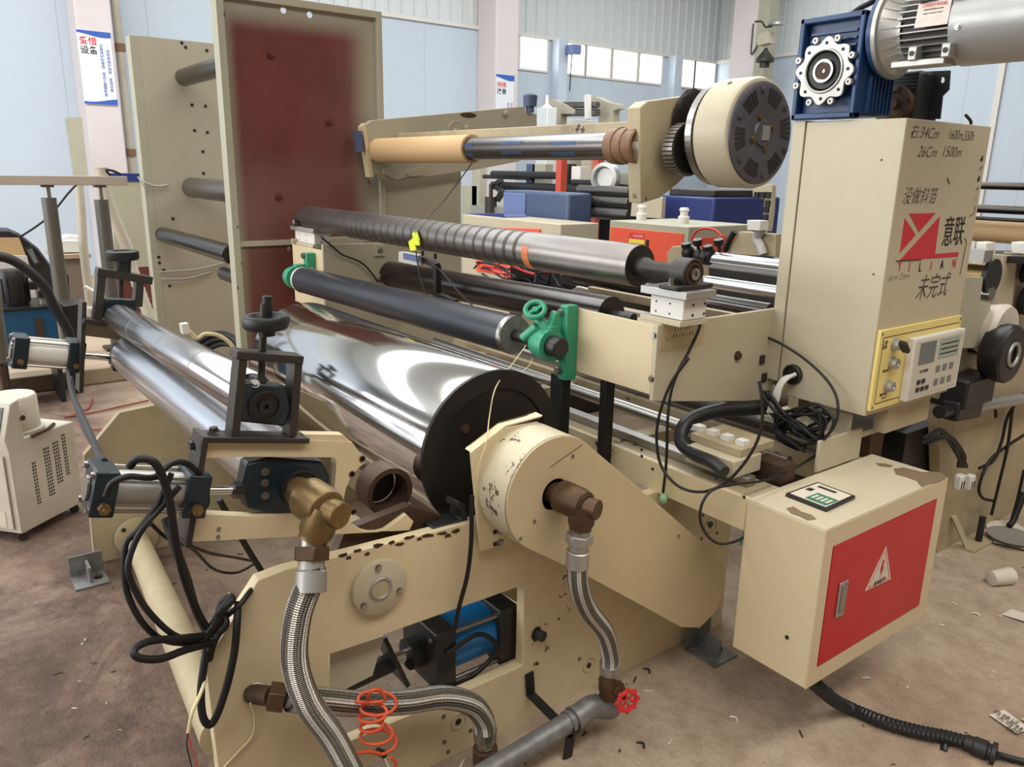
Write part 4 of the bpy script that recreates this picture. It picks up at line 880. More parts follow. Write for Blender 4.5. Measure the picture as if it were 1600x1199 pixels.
# black rubber roller in front, with green bearings
GYc, GZc = 1.60, 1.05
bk = thing('rubber_roller', 'long black rubber roller with green handwheel bearing, in front of the arms', 'roller', (-3, GYc, GZc-.064))
p0, p1 = V((-3.96, GYc, 1.025)), V((-2.115, GYc, 1.055)); d_ = (p1-p0).normalized(); L = (p1-p0).length
MB().lathe(p0, d_, [(0, .065), (.004, .067), (L-.02, .067)], 56).build('rubber_shell', M['rubroll'], bk)
MB().lathe(p1-d_*.02, d_, [(0, .0678), (.016, .0678), (.02, .064)], 48, closed=False).build('end_ring', M['steel'], bk, 'bright end ring'); MB().cyl(p1-d_*.004, p1-d_*.001, .064, seg=40).build('end_disc', M['galv'], bk, 'grey knurled end disc')
MB().lathe(p0-d_*.02, d_, [(0, .062), (.002, .067), (.02, .0685)], 48).build('end_ring', M['white'], bk)
MB().cyl(p1, p1+d_*.16, .02).build('journal', M['black'], bk); MB().cyl(p0-d_*.12, p0, .02).build('journal', M['black'], bk)
for k in (.40, .70): MB().lathe(p0.lerp(p1, k), d_, [(0, .067), (.001, .0675), (.003, .0675), (.004, .067)], 48, closed=False).build('joint_line', M['rubber'], bk)
def gbear(label, x, z, sc, wheel):
    t = thing('green_bearing', label, 'bearing', (x, GYc, z-.1*sc))
    MB().box(x+.012*sc, x+.052*sc, AF-.05, AF-.001, z-.125*sc if wheel else z+.05, z+.125*sc if wheel else z+.13).build('flange_plate', M['green'], t, bev=.004)
    m = MB(); m.lathe((x-.035*sc, GYc, z), (1, 0, 0), [(0, .03*sc), (.008, .044*sc), (.04*sc, .052*sc), (.078*sc, .052*sc)], 40)
    m.build('bearing_housing', M['green'], t)
    MB().lathe((x+.04*sc, GYc, z), (1, 0, 0), [(0, .034*sc), (.048*sc, .034*sc), (.052*sc, .030*sc)], 36).build('dust_cap', M['black'], t)
    for dz in (-.085, .09) if wheel else (.09,):
        bolt((x+.02*sc, AF-.052, z+dz*1.1*sc), (0, -1, 0), .012*sc, M['steel'], t)
        MB().box(x-.01*sc, x+.03*sc, GYc-.0, AF-.05, z+(dz*.45-.02)*sc, z+(dz*.45+.02)*sc).build('lug', M['green'], t, bev=.006)
    if wheel:
        hwn = V((.42, -.52, .74)).normalized(); hc_ = at(836, 484, X=x-.03)
        MB().bar((x+.005, GYc+.02, z+.0), (x+.012, AF-.05, z+.10), .034, .05).build('web', M['green'], t, bev=.008)
        MB().cyl((x+.005, GYc+.01, z+.03), hc_-hwn*.03, .026, .015).build('gear_neck', M['green'], t)
        MB().cyl(hc_-hwn*.03, hc_+hwn*.004, .011).build('stem', M['green'], t)
        MB().cyl((x-.052, GYc-.045, z+.012), (x-.012, GYc-.02, z+.055), .016, seg=20).build('side_boss', M['green'], t)
        h = MB().torus(hc_, hwn, .032, .0085, 48, 14).build('handwheel', M['green'], t)
        a_ = hwn.orthogonal().normalized(); b_ = hwn.cross(a_)
        for k in range(2):
            th = k*PI+.6; MB().bar(hc_, hc_+(a_*math.cos(th)+b_*math.sin(th))*.03, .012, .006, up=hwn).build('spoke', M['green'], h)
    return t
gbear('green cast bearing with small green handwheel on near end of black roller', -1.96, 1.055, 1.0, True)
gbear('green cast bearing at far end of black roller below the far arm', -4.10, 1.025, 1.15, False)
# black support post beneath near green bearing
MB().box(-1.99, -1.93, 1.66, 1.70, .70, .94).build('support_post', M['rubber'], None, 'black square post under near green bearing behind the drum', cat='post', bev=.002)
MB().box(-1.83, -1.80, 1.74, 1.78, .64, .95).build('support_post', M['rubber'], None, 'thin black post between black square post and near arm', cat='post', bev=.002)
# rear dark roller
rr3 = thing('dark_steel_roller', 'dark steel roller behind the black rubber roller, between the arms', 'roller', (-3.3, 2.2, .9))
Y3 = 2.10
q0 = at(608, 428, Y=Y3); q1 = at(955, 492, Y=Y3); dd3 = (q1-q0).normalized()
MB().lathe(q0, dd3, [(0, .067), (.004, .070), ((q1-q0).length, .070)], 48).build('roller_shell', M['darkroll'], rr3)
MB().cyl(q0-dd3*.36, q0, .026).build('journal', M['rust'], rr3); MB().cyl(q1, q1+dd3*.12, .02).build('journal', M['black'], rr3)
# sensor on post
sn = thing('edge_sensor', 'small blue and white edge sensor on a black bracket above the dark roller', 'sensor', at(683, 465, Y=1.95))
s0, s1 = at(683, 465, Y=1.95), at(683, 415, Y=1.95)
MB().bar(s0, s1, .028, .028, up=(0, 1, 0)).build('post', M['black'], sn)
MB().bar(at(655, 402, Y=1.95), at(684, 416, Y=1.95), .03, .028).build('clamp_arm', M['black'], sn, bev=.003)
MB().bar(at(628, 401, Y=1.93), at(657, 407, Y=1.93), .04, .05).build('sensor_head', M['white'], sn, bev=.002)
MB().bar(at(631, 400, Y=1.905), at(654, 405, Y=1.905), .008, .03).build('blue_label', M['bluelight'], sn)
for p, s_ in (((680, 405), 1), ((660, 400), 1)): MB().cyl(at(*p, Y=1.93), at(*p, Y=1.93)+V((0, 0, .025)), .008).build('clamp_screw', M['black'], sn)
MB().bar(at(683, 460, Y=1.95), at(712, 472, Y=1.95), .03, .02).build('foot_clamp', M['black'], sn)
m = MB(); pp = [at(*p, Y=1.70) for p in ((650, 362), (654, 373), (655, 384), (648, 383), (650, 391), (641, 392), (638, 378), (645, 372), (644, 364))]
m.prism(pp, (0, .006, 0)); m.build('yellow_tape', M['cyel'], None, 'crumpled fluorescent yellow tape tag on the wire in front of banded roller', cat='tape')
cable('sensor_wire', 'thin grey wire rising from yellow tape tag to the cardboard core above', [at(650, 364, Y=1.70), at(672, 336, Y=1.9), at(690, 318, Y=2.1), at(712, 290, Y=2.3), at(735, 258, Y=2.45), at(755, 228, Y=2.5), at(780, 217, Y=2.55)], .0035, 'greydark')
cable('sensor_wire', 'thin black wire from yellow tape tag down the sensor', px((650, 390, -3.2), (652, 410, -3.1), (658, 440, -3.05), (668, 465, -3.0), Y=1.8), .003)
cable('sensor_wire', 'thin black wire running from sensor bracket rightwards along black roller', [at(672, 412, Y=1.9), at(690, 425, Y=1.9), at(715, 455, Y=1.85), at(745, 484, Y=1.7)], .003)
cable('arm_cable', 'thin black cable drooping along the far arm inner face', [at(503, 372, X=-3.93), at(518, 384, X=-3.92), at(535, 398, X=-3.92), at(560, 408, X=-3.92), at(575, 420, X=-3.92), at(590, 440, X=-3.92)], .005)
cable('arm_cable', 'black cable hanging from load cell over near arm side to the beam', px((1097, 490, -1.55), (1092, 515, -1.545), (1076, 550, -1.545), (1060, 580, -1.54), (1048, 615, -1.54), (1043, 660, -1.53), (1042, 700, -1.53), (1040, 735, -1.54), (1036, 770, -1.55)), .0045)
MB().ball(at(1037, 779, X=-1.55), .014, (1, .8, 1.3), 10).build('wire_connector', paint('pale_green_plastic', (150, 200, 160), .4), None, 'pale green wire connector hanging below the crossbeam', cat='connector')
cable('loop_cable', 'black cable loop falling from near arm and curving up to the carriage', px((1076, 560), (1048, 600), (1030, 650), (1026, 690), (1034, 730), (1060, 760), (1095, 769), (1130, 757), (1160, 728), (1183, 690), (1191, 655), (1190, 620), (1186, 596), Y=1.72), .0045)
cable('loop_cable', 'black cable rising from the cabinet foot and looping low at beam end', px((1290, 700, -1.3), (1262, 720, -1.28), (1225, 740, -1.26), (1190, 752, -1.25), (1150, 757, -1.25), (1115, 765, -1.25), (1098, 785, -1.25), (1094, 812, -1.25), (1105, 837, -1.25), (1125, 850, -1.25), (1150, 846, -1.25), (1165, 838, -1.25)), .004)
cable('earth_wire', 'green and yellow earth wire at left edge of the red door box', px((1172, 775, -1.26), (1168, 800, -1.26), (1163, 830, -1.26), (1156, 852, -1.26)), .003, 'greenwire')
# drag cable sleeve
cable('cable_sleeve', 'thick black taped cable sleeve bending over the crossbeam rails', [at(1195, 636, Y=2.2), at(1150, 640, Y=2.1), at(1105, 646, Y=1.98), at(1072, 662, Y=1.88), at(1064, 690, Y=1.83), at(1085, 710, Y=1.80), at(1112, 722, Y=1.77), at(1132, 738, Y=1.755)], lambda t: .026-.008*t, 'rubber', seg=14, cat='sleeve')
rng = random.Random(3)
for i in range(9):
    c = [(1195+rng.uniform(-8, 8), 610+rng.uniform(-5, 5)), (1210+rng.uniform(-8, 15), 645), (1240+rng.uniform(-10, 20), 672+rng.uniform(-12, 12)), (1275+rng.uniform(-10, 10), 680+rng.uniform(-15, 10)), (1295+rng.uniform(-15, 10), 655+rng.uniform(-12, 12)), (1265+rng.uniform(-15, 15), 640+rng.uniform(-14, 8)), (1225+rng.uniform(-10, 10), 650+rng.uniform(-8, 14)), (1215+rng.uniform(-10, 10), 680+rng.uniform(-8, 8)), (1250+rng.uniform(-10, 10), 700+rng.uniform(-6, 6))]
    cable('cable_bundle', 'black cables tangled in a heap on the carriage under the cabinet', [at(*p, Y=2.20-.02*(i % 4)) for p in c], .005, group='tangled cables under cabinet')
for i in range(3):
    cable('white_cable', 'white cables bunched out of the black cabinet gland', [at(1243-i*2, 585+i, Y=2.25), at(1230-i*3, 592, Y=2.22), at(1220-i*3, 605+i, Y=2.2), at(1215-i*4, 625, Y=2.19), at(1206-i*3, 645, Y=2.18)], .007, 'white', group='white cables from the gland')
cable('cabinet_cable', 'long black cable arching from cabinet left edge down its front face', [at(1196, 526, Y=2.25), at(1225, 540, Y=2.24), at(1262, 565, Y=2.23), at(1295, 598, Y=2.22), at(1309, 630, Y=2.2), at(1304, 665, Y=2.18), at(1280, 690, Y=2.16), at(1245, 695, Y=2.16)], .0045)

# ================================================================ control cabinet
CX0, CX1, CY0, CY1, CZ0, CZ1 = -1.515, -1.2, 2.264, 2.79, .888, 1.762
cb = thing('control_cabinet', 'tall cream control cabinet with red logo and yellow control panel at right', 'cabinet', (-1.36, 2.5, CZ0))
MB().box(CX0, CX1, CY0, CY1, CZ0, CZ1).build('cabinet_body', M['cream'], cb, bev=.003)
MB().box(-1.562, CX0-.004, CY0-.002, CY1, .93, CZ1+.004).build('rear_post', M['cream'], cb, bev=.002)
px1 = CX1+.012
MB().box(CX1, px1, CY0+.004, 2.782, .906, 1.158).build('control_panel', M['yellow'], cb, 'yellow control panel plate', bev=.002)
pa = cb.children[-1] if cb.children else None
pan = [o for o in cb.children if o.name.startswith('control_panel')][0]
MB().box(px1, px1+.0008, CY0+.025, 2.765, 1.134, 1.136).build('printed_line', M['ink'], pan); MB().box(px1, px1+.0008, CY0+.022, CY0+.024, .93, 1.135).build('printed_line', M['ink'], pan)
MB().box(px1, px1+.0008, CY0+.022, 2.765, .926, .928).build('printed_line', M['ink'], pan)
for (yy, zz) in ((2.278, 1.147), (2.772, 1.147), (2.278, .917), (2.772, .917)): MB().ball((px1, yy, zz), .005, (.5, 1, 1), 10).build('screw', M['steel'], pan)
for i, (x_, y_) in enumerate(((1397, 538), (1393, 567), (1386, 603))):
    c = at(x_, y_, X=px1); k = MB().lathe(c, (1, 0, 0), [(0, .020), (.006, .020), (.008, .017), (.02, .016), (.022, .013), (.022, .006), (.018, .004)], 28).build('push_button' if i else 'selector_switch', M['alu'], cb)
    if i == 0: MB().bar(c+V((.03, -.012, .012)), c+V((.03, .022, -.02)), .014, .022, up=(1, 0, 0)).build('switch_lever', M['black'], k, 'black lever', bev=.002)
text('上卸\n起停', at(1383, 540, X=px1+.0005), .014, M['ink'], cb); text('换向/停', at(1384, 580, X=px1+.0005), .011, M['ink'], cb); text('翻转气缸', at(1380, 617, X=px1+.0005), .010, M['ink'], cb); text('WINDING', at(1380, 622, X=px1+.0005), .005, M['ink'], cb)
ct = MB().box(px1, px1+.022, 2.435, 2.772, .915, 1.118).build('tension_controller', M['white'], cb, 'pale grey tension controller with two displays', bev=.003)
cx_ = px1+.022
MB().box(cx_, cx_+.002, 2.45, 2.76, .925, 1.108).build('front_bezel', paint('bezel_grey', (196, 192, 178), .35), ct, bev=.001)
MB().box(cx_+.002, cx_+.0035, 2.475, 2.575, 1.03, 1.10).build('display', M['glassy'], ct); MB().box(cx_+.002, cx_+.0035, 2.60, 2.735, 1.035, 1.10).build('display', M['lcd2'], ct)
for k in range(3): MB().box(cx_+.0035, cx_+.004, 2.61, 2.725, 1.048+k*.016, 1.052+k*.016).build('readout_line', M['ink'], ct)
for r_ in range(2):
    for k in range(3): MB().box(cx_+.002, cx_+.004, 2.60+k*.045, 2.625+k*.045, .99-r_*.045, 1.012-r_*.045).build('key', M['glassy'], ct, bev=.001)
for k, z_ in ((0, .94), (1, .94), (2, .94), (0, .965), (1, .965)): MB().box(cx_+.002, cx_+.005, 2.485+k*.03, 2.505+k*.03, z_, z_+.014).build('key', M['black'] if k < 2 else M['greydark'], ct, bev=.001)
text('张力控制器', (cx_+.0025, 2.52, 1.005), .011, M['ink'], ct)
# logo
LX = CX1+.0012
def flat(pts, name, mat, parent=cb): return MB().prism([at(x, y, X=LX) for x, y in pts], (-.0016, 0, 0)).build(name, mat, parent)
flat([(1421, 334), (1462, 333), (1436, 363)], 'logo_shape', M['redsign'])
flat([(1414, 341), (1431, 367), (1406, 396)], 'logo_shape', M['redsign'])
flat([(1469, 338), (1461, 397), (1498, 394), (1497, 401), (1406, 407)], 'logo_shape', M['redsign'])
text('意联', (LX, (at(1470, 372, X=LX).y+at(1506, 360, X=LX).y)/2+.008, at(1488, 365, X=LX).z), .10, M['ink'], cb, w=.72)
for ch, xx, yy, mm_ in (('Y', 1406, 417, 'redsign'), ('I', 1421, 418, 'redsign'), ('L', 1438, 418, 'ink'), ('I', 1455, 416, 'redsign'), ('A', 1472, 414, 'ink'), ('N', 1491, 412, 'redsign')):
    text(ch, at(xx, yy, X=LX), .040, M[mm_], cb, bold=.0006, w=.8)
def scrib(s_, x, y, size, **k): return text(s_, at(x, y, X=LX), size, M['pen'], cb, name='handwriting', shear=.35, bold=-.0009, **k)
scrib('右:34Cm', 1445, 208, .045); scrib('1600m,550h', 1502, 212, .042, w=.8); scrib('26Cm', 1449, 238, .045); scrib('1500m', 1487, 238, .045)
scrib('没做斜箔', 1437, 308, .055, w=.9); scrib('6cm=2mm', 1405, 433, .028); scrib('未完式', 1457, 450, .085, w=.8)
for i, ch in enumerate('右边有大小'): scrib(ch, 1534-i*2.6, 248+i*16, .022)
def stroke(pts, r=.0012): MB().tube([at(x, y, X=LX) for x, y in pts], r, 5, 4).build('pen_stroke', M['ink'], cb)
stroke([(1400, 408), (1440, 406)]); stroke([(1500, 430), (1506, 400), (1510, 380), (1507, 372)], .0009); stroke([(1480, 278), (1484, 288)], .0012); stroke([(1515, 338), (1522, 333), (1524, 322)], .0008)
for p in ((1388, 250), (1375, 430)):
    c = at(*p, Y=CY0); MB().cyl(c+V((-.02, 0, 0)), c+V((-.02, -.001, 0)), .003, seg=10).build('paint_chip', M['ink'], cb)
MB().tube([at(1509, 180, X=-1.3), at(1517, 190, X=-1.3), at(1515, 198, X=-1.3)]+[V((-1.3, at(1515, 198, X=-1.3).y, CZ1))], .005).build('lifting_hook', M['black'], cb)
MB().lathe(at(1240, 585, Y=2.264), (0, -1, 0), [(0, .034), (.012, .034), (.014, .028), (.004, .022)], 24).build('cable_gland', M['black'], cb)
# worm gearbox and motor
gx0, gx1, gy0, gy1, gz0, gz1 = -1.565, -1.355, 2.25, 2.45, 1.768, 2.06
gb2 = thing('worm_gearbox', 'blue worm gearbox with cast alloy ring flange on top of the cabinet', 'gearbox', (-1.46, 2.35, gz0))
MB().box(gx0+.012, gx1-.0, gy0+.03, gy1, gz0+.01, gz1-.01).build('gear_housing', M['bluegear'], gb2, bev=.008)
for b4 in ((gx0, gx1, gz0, gz0+.018), (gx0, gx1, gz1-.018, gz1), (gx0, gx0+.016, gz0, gz1), (gx1-.016, gx1, gz0, gz1)):
    MB().box(b4[0], b4[1], gy0, gy0+.035, b4[2], b4[3]).build('frame_rim', M['bluegear'], gb2, bev=.004)
for k in range(7): MB().box(gx1-.001, gx1+.012, gy0+.055+k*.02, gy0+.062+k*.02, gz0+.015, gz0+.12).build('cooling_rib', M['bluegear'], gb2, bev=.001)
for k in range(3): MB().box(gx0+.03, gx1-.03, gy0+.018, gy0+.032, gz1-.05-k*.02, gz1-.043-k*.02).build('cooling_rib', M['bluegear'], gb2)
hc = at(1287, 111, Y=gy0-.012)
n = 96; ring = []
for i in range(n):
    a_ = 2*PI*i/n; r_ = .088+.0085*math.cos(8*a_+.4)
    ring.append(hc+V((r_*math.cos(a_), 0, r_*math.sin(a_))))
inn = [hc+V((.062*math.cos(2*PI*i/40), 0, .062*math.sin(2*PI*i/40))) for i in range(40)]
MB().lathe(hc+V((0, .03, 0)), (0, -1, 0), [(0, .085), (.02, .08), (.022, .07)], 40).build('hub_boss', M['bluegear'], gb2)
fl = MB().prism(ring, (0, .010, 0), [inn]).build('ring_flange', M['alu'], gb2, 'scalloped alloy ring flange', bev=.002)
MB().torus(hc+V((0, -.001, 0)), (0, 1, 0), .060, .004, 48, 10).build('flange_lip', M['alu'], fl)
for k in range(8):
    a_ = 2*PI*k/8; d2 = V((math.cos(a_), 0, math.sin(a_))); a2 = a_+PI/8; d3 = V((math.cos(a2), 0, math.sin(a2)))
    MB().cyl(hc+d2*.078, hc+d2*.078-V((0, .0015, 0)), .0048, seg=14).build('bolt_hole', M['ink'], fl)
    m = MB().lathe(hc+d3*.094+V((0, .006, 0)), (0, -1, 0), [(0, .0105), (.008, .0105), (.012, .009), (.012, .004), (.007, .0035)], 20); m.build('cap_screw', M['alu'], fl)
MB().lathe(hc, (0, -1, 0), [(-.006, .06), (-.004, .054), (.000, .05), (-.004, .036)], 40).build('oil_seal', M['black'], gb2)
MB().lathe(hc, (0, -1, 0), [(0, .033), (.005, .033), (.005, .026), (.001, .025)], 36).build('seal_ring', M['steel'], gb2)
MB().lathe(hc, (0, -1, 0), [(-.004, .024), (.003, .024), (.004, .006), (.000, .005)], 28).build('shaft_end', M['rust'], gb2)
mt = thing('electric_motor', 'ribbed cast aluminium electric motor with round fan cowl at top right', 'motor', (-1.15, 2.36, 1.88))
MY, MZ = 2.36, 2.003
MB().lathe((gx1, MY, MZ), (1, 0, 0), [(0, .10), (.012, .118), (.016, .118), (.03, .118), (.03, .11)], 48).build('adapter_flange', M['bluegear'], mt)
MB().lathe((gx1+.03, MY, MZ), (1, 0, 0), [(0, .125), (.012, .125), (.014, .112), (.055, .088), (.065, .088)], 56).build('front_flange', M['alu'], mt)
for k in range(24):
    a_ = 2*PI*k/24; d2 = V((0, math.cos(a_), math.sin(a_))); sd = V((0, -math.sin(a_), math.cos(a_)))
    p = V((gx1+.045, MY, MZ)); MB().add([p+d2*.112-sd*.002, p+d2*.112+sd*.002, p+V((.048, 0, 0))+d2*.09-sd*.002, p+V((.048, 0, 0))+d2*.09+sd*.002, p+d2*.088-sd*.002, p+d2*.088+sd*.002], [(0, 1, 3, 2), (0, 2, 4), (1, 5, 3), (4, 2, 3, 5), (0, 4, 5, 1)]).build('bell_rib', M['alu'], mt)
bx0, bx1 = gx1+.088, -1.118
MB().cyl((bx0, MY, MZ), (bx1, MY, MZ), .080, seg=56).build('stator_body', M['greydark'], mt)
for k in range(34):
    a_ = 2*PI*k/34; d2 = V((0, math.cos(a_), math.sin(a_)))
    MB().bar(V((bx0+.003, MY, MZ))+d2*.091, V((bx1, MY, MZ))+d2*.091, .0035, .022, up=d2).build('cooling_fin', M['alu'], mt)
MB().lathe((bx1-.004, MY, MZ), (1, 0, 0), [(0, .104), (.002, .106), (.20, .106), (.205, .10), (.215, .07), (.215, .0)], 64).build('fan_cowl', paint('cowl_grey', (172, 174, 174), .35, metal=.5, dirt=.4, dirtcol=(136, 132, 128)), mt, 'smooth grey fan cowl')
nd = V((.0, -.94, .10)).normalized()
ncx = (at(1456, 42, Y=2.26)).x
MB().bar(V((ncx-.044, MY, MZ+.008))+nd*.104, V((ncx+.044, MY, MZ+.008))+nd*.105, .06, .003, up=nd).build('name_plate', paint('plate_silver', (196, 188, 180), .35, metal=.5, dirt=.5, dirtcol=(170, 130, 120), sc=40), mt, 'worn rating plate')
for k, zz in enumerate((.024, .014, .004, -.006, -.016)): text('▬▬ ▬▬▬ ▬▬' if k else '三相异步电动机', V((ncx, MY, MZ+.008+zz))+nd*.106, .007 if k else .010, M['inkred'] if k == 0 else M['greydark'], mt, ex='X', up=(V((0, 0, 1))-nd*nd.z).normalized())
for xx in (1436, 1488):
    for dz, s_ in ((.075, 1), (-.075, 1)):
        c = V((at(xx, 45, Y=2.27).x, MY-.092, MZ+dz)); MB().box(c.x-.012, c.x+.012, c.y-.018, c.y+.02, c.z-.018, c.z+.018).build('mounting_lug', M['alu'], mt, bev=.003); MB().cyl(c-V((0, .018, 0)), c-V((0, .020, 0)), .007, seg=14).build('lug_hole', M['greydark'], mt)
MB().box(bx0, bx1, MY-.10, MY-.05, MZ-.108, MZ-.09).build('foot_rail', M['alu'], mt, bev=.003)
bolt((-1.095, MY-.105, MZ-.02), (0, -1, 0), .006, M['steel'], mt)
MB().box(-1.0, -.97, MY-.107, MY-.104, MZ-.03, MZ+.04).build('rust_smear', M['rust'], mt) if 0 else None
cable('motor_cable', 'black motor cable curving behind the blue gearbox top', [at(1330, 22, Y=2.45), at(1345, 12, Y=2.42), at(1362, 3, Y=2.40), at(1375, -8, Y=2.38)], .009)
g3 = thing('worm_gearbox', 'dark greasy gearbox with bracket behind the blue gearbox, under the motor', 'gearbox', (-1.42, 2.72, 1.766))
MB().box(-1.50, -1.36, 2.62, 2.76, 1.768, 1.93).build('gear_housing', M['rubber'], g3, bev=.012)
MB().lathe((-1.43, 2.62, 1.83), (0, -1, 0), [(0, .06), (.02, .055), (.022, .04), (.01, .035), (.01, .015), (.025, .014)], 32).build('output_hub', M['rust'], g3)
for k in range(6):
    a_ = k*PI/3+.3; bolt((-1.43+.048*math.cos(a_), 2.598, 1.83+.048*math.sin(a_)), (0, -1, 0), .007, M['rust'], g3)
for k in range(5): MB().box(-1.49, -1.37, 2.615, 2.63, 1.875+k*.011, 1.879+k*.011).build('cooling_rib', M['rubber'], g3)
MB().prism([at(x, y, Y=2.70) for x, y in ((1440, 112), (1484, 110), (1482, 140), (1472, 150), (1468, 186), (1440, 186))], (0, .008, 0), [[at(1472+4*math.cos(t_/8*PI), 125+5*math.sin(t_/8*PI), Y=2.70) for t_ in range(0, 16)]]).build('torque_bracket', M['rubber'], g3)

# ================================================================ red door electrical box
EX0, EX1, EY0, EY1, EZ0, EZ1 = -1.247, -1.0, 1.777, 2.432, .242, .717
eb = thing('electrical_box', 'cream electrical box with red door and warning triangle, in front right', 'electrical box', (-1.12, 2.1, EZ0))
MB().box(EX0, EX1-.002, EY0, EY1, EZ0, EZ1-.002).build('box_body', M['cream_box'], eb, bev=.003)
MB().box(EX0+.001, EX1-.003, EY0+.001, EY1-.001, EZ1-.002, EZ1).build('box_top', M['box_top'], eb, 'top with peeling paint')
for pts in (((1396, 733), (1412, 731), (1440, 738), (1468, 738), (1480, 746), (1470, 752), (1450, 758), (1440, 762), (1432, 752), (1415, 746), (1400, 742)), ((1228, 795), (1240, 792), (1252, 800), (1268, 805), (1276, 812), (1262, 814), (1250, 808), (1236, 803)), ((1368, 724), (1384, 725), (1396, 728), (1390, 731), (1374, 729))):
    MB().prism([at(x, y, Z=EZ1) for x, y in pts], (0, 0, .0008)).build('peeled_patch', paint('bare_primer', (128, 108, 86), .6, dirt=.5), eb, 'brown peeled patch')
dr_ = [at(1305, 850, X=EX1), at(1465, 780, X=EX1), at(1434, 946, X=EX1), at(1276, 1036, X=EX1)]
dy0, dy1 = EY0+.045, EY1-.055; dz0, dz1 = EZ0+.055, EZ1-.06
for b4 in ((EY0, dy0-.003, EZ0, EZ1-.002), (dy1+.003, EY1, EZ0, EZ1-.002), (dy0-.003, dy1+.003, EZ0, dz0-.003), (dy0-.003, dy1+.003, dz1+.003, EZ1-.002)):
    MB().box(EX1-.002, EX1, *b4).build('door_frame', M['cream_box'], eb)
dr = MB().box(EX1-.002, EX1+.002, dy0, dy1, dz0, dz1).build('door', M['red'], eb, 'flat red lacquered door', bev=.001)
h0, h1 = at(1303, 965, X=EX1), at(1322, 905, X=EX1)
hy, hz0, hz1 = (h0.y+h1.y)/2, h0.z, h1.z
MB().box(EX1+.002, EX1+.008, hy-.020, hy+.020, hz0, hz1).build('handle_frame', M['alu'], dr, 'chrome handle', bev=.002)
MB().box(EX1+.007, EX1+.012, hy-.012, hy+.012, hz0+.014, hz1-.006).build('handle_lever', M['steel'], dr, bev=.002)
t3 = [(1385, 854), (1392, 905), (1352, 924)]
tp = [at(x, y, X=EX1+.0035) for x, y in t3]; tc_ = sum(tp, V((0, 0, 0)))/3
MB().prism(tp, (-.0012, 0, 0)).build('warning_triangle', M['paper'], dr, 'white warning triangle')
ti = [tc_.lerp(p, .86)+V((.0004, 0, 0)) for p in tp]; tj = [tc_.lerp(p, .80)+V((.0004, 0, 0)) for p in tp]
MB().prism(ti, (-.0003, 0, 0), [tj]).build('triangle_line', M['redsign'], dr)
bz = [(-.002, .030), (.010, .030), (.002, .008), (.012, .008), (-.006, -.026), (-.002, -.004), (-.010, -.004)]
MB().prism([tc_+V((.001, a_+.002, b_+.008)) for a_, b_ in bz], (-.0006, 0, 0)).build('lightning_bolt', M['redsign'], dr)
text('有电危险', tc_+V((.0008, .0, -.030)), .017, M['ink'], dr, ex=(tp[1]-tp[2]))
pp = [at(x, y, Z=EZ1) for x, y in ((1227, 776), (1277, 758), (1336, 780), (1291, 801))]
pc = sum(pp, V((0, 0, 0)))/4
pq = thing('meter_panel', 'small black framed digital panel lying on top of the red door box', 'meter', pc)
MB().prism(pp, (0, 0, .010)).build('case', M['black'], pq, bev=.001)
MB().prism([pc.lerp(p, .88)+V((0, 0, .010)) for p in pp], (0, 0, .0008)).build('face', M['paper'], pq)
e1_, e2_ = (pp[1]-pp[0]), (pp[3]-pp[0])
def sub(u0_, u1_, v0_, v1_, mat, nm, h=.0112): MB().prism([pp[0]+e1_*u+e2_*v_+V((0, 0, h)) for u, v_ in ((u0_, v0_), (u1_, v0_), (u1_, v1_), (u0_, v1_))], (0, 0, .0006)).build(nm, mat, pq)
sub(.75, .83, .18, .62, M['ink'], 'title_strip'); sub(.1, .5, .40, .90, M['green'] if 0 else paint('panel_green', (60, 128, 100), .4), 'green_field')
for k in range(4): sub(.2, .4, .46+k*.11, .52+k*.11, M['paper'], 'digit_window', .0118)
sub(.45, .6, .12, .25, M['greydark'], 'logo_patch')
for p in ((1230, 996),): c = at(*p, Y=EY0); MB().lathe(c, (0, -1, 0), [(0, .006), (.003, .006), (.003, .003)], 12).build('knockout_screw', M['greydark'], eb)
cd = px((1262, 1066, -1.06), (1290, 1090, -1.02), (1330, 1112, -.98), (1380, 1132, -.95), (1430, 1143, -.93), (1470, 1150, -.92), (1500, 1155, -.915))
cdp = [V((p.x, p.y, .025+max(0, (.17-.09*i)))) if i < 2 else V((p.x, p.y, .022)) for i, p in enumerate([at(1262, 1078, Z=.2), at(1292, 1092, Z=.1), at(1330, 1108, Z=.022), at(1385, 1130, Z=.022), at(1440, 1145, Z=.022), at(1478, 1152, Z=.022), at(1508, 1160, Z=.022)])]
cdp[0].z = .245; cdp[0].x, cdp[0].y = -1.07, 1.84; cdp[1] = at(1300, 1092, Z=.09)
t = thing('flexible_conduit', 'black corrugated flexible conduit from under the red door box across the floor', 'conduit', cdp[3])
MB().tube(cdp, .021, 18, 12, corr=.012).build('corrugated_tube', M['rubber'], t, smooth=20)
cn = cdp[-1]; d_ = (at(1545, 1175, Z=.022)-cn).normalized()
MB().lathe(cn, d_, [(0, .024), (.02, .024), (.022, .028), (.055, .028), (.058, .024), (.065, .024), (.067, .033), (.078, .033), (.08, .02)], 24).build('gland_connector', M['black'], t)
MB().lathe(cdp[-2]-V((0, 0, .01)), V((.3, -.8, -.3)), [(0, .01), (.04, .01)], 8).build('latch', M['black'], t)
cable('floor_conduit', 'thin black cable leaving the conduit connector at bottom right edge', [cn+d_*.08, at(1560, 1180, Z=.015), at(1580, 1186, Z=.012), at(1605, 1192, Z=.012), at(1640, 1200, Z=.012)], .010, corr=.01, seg=12)
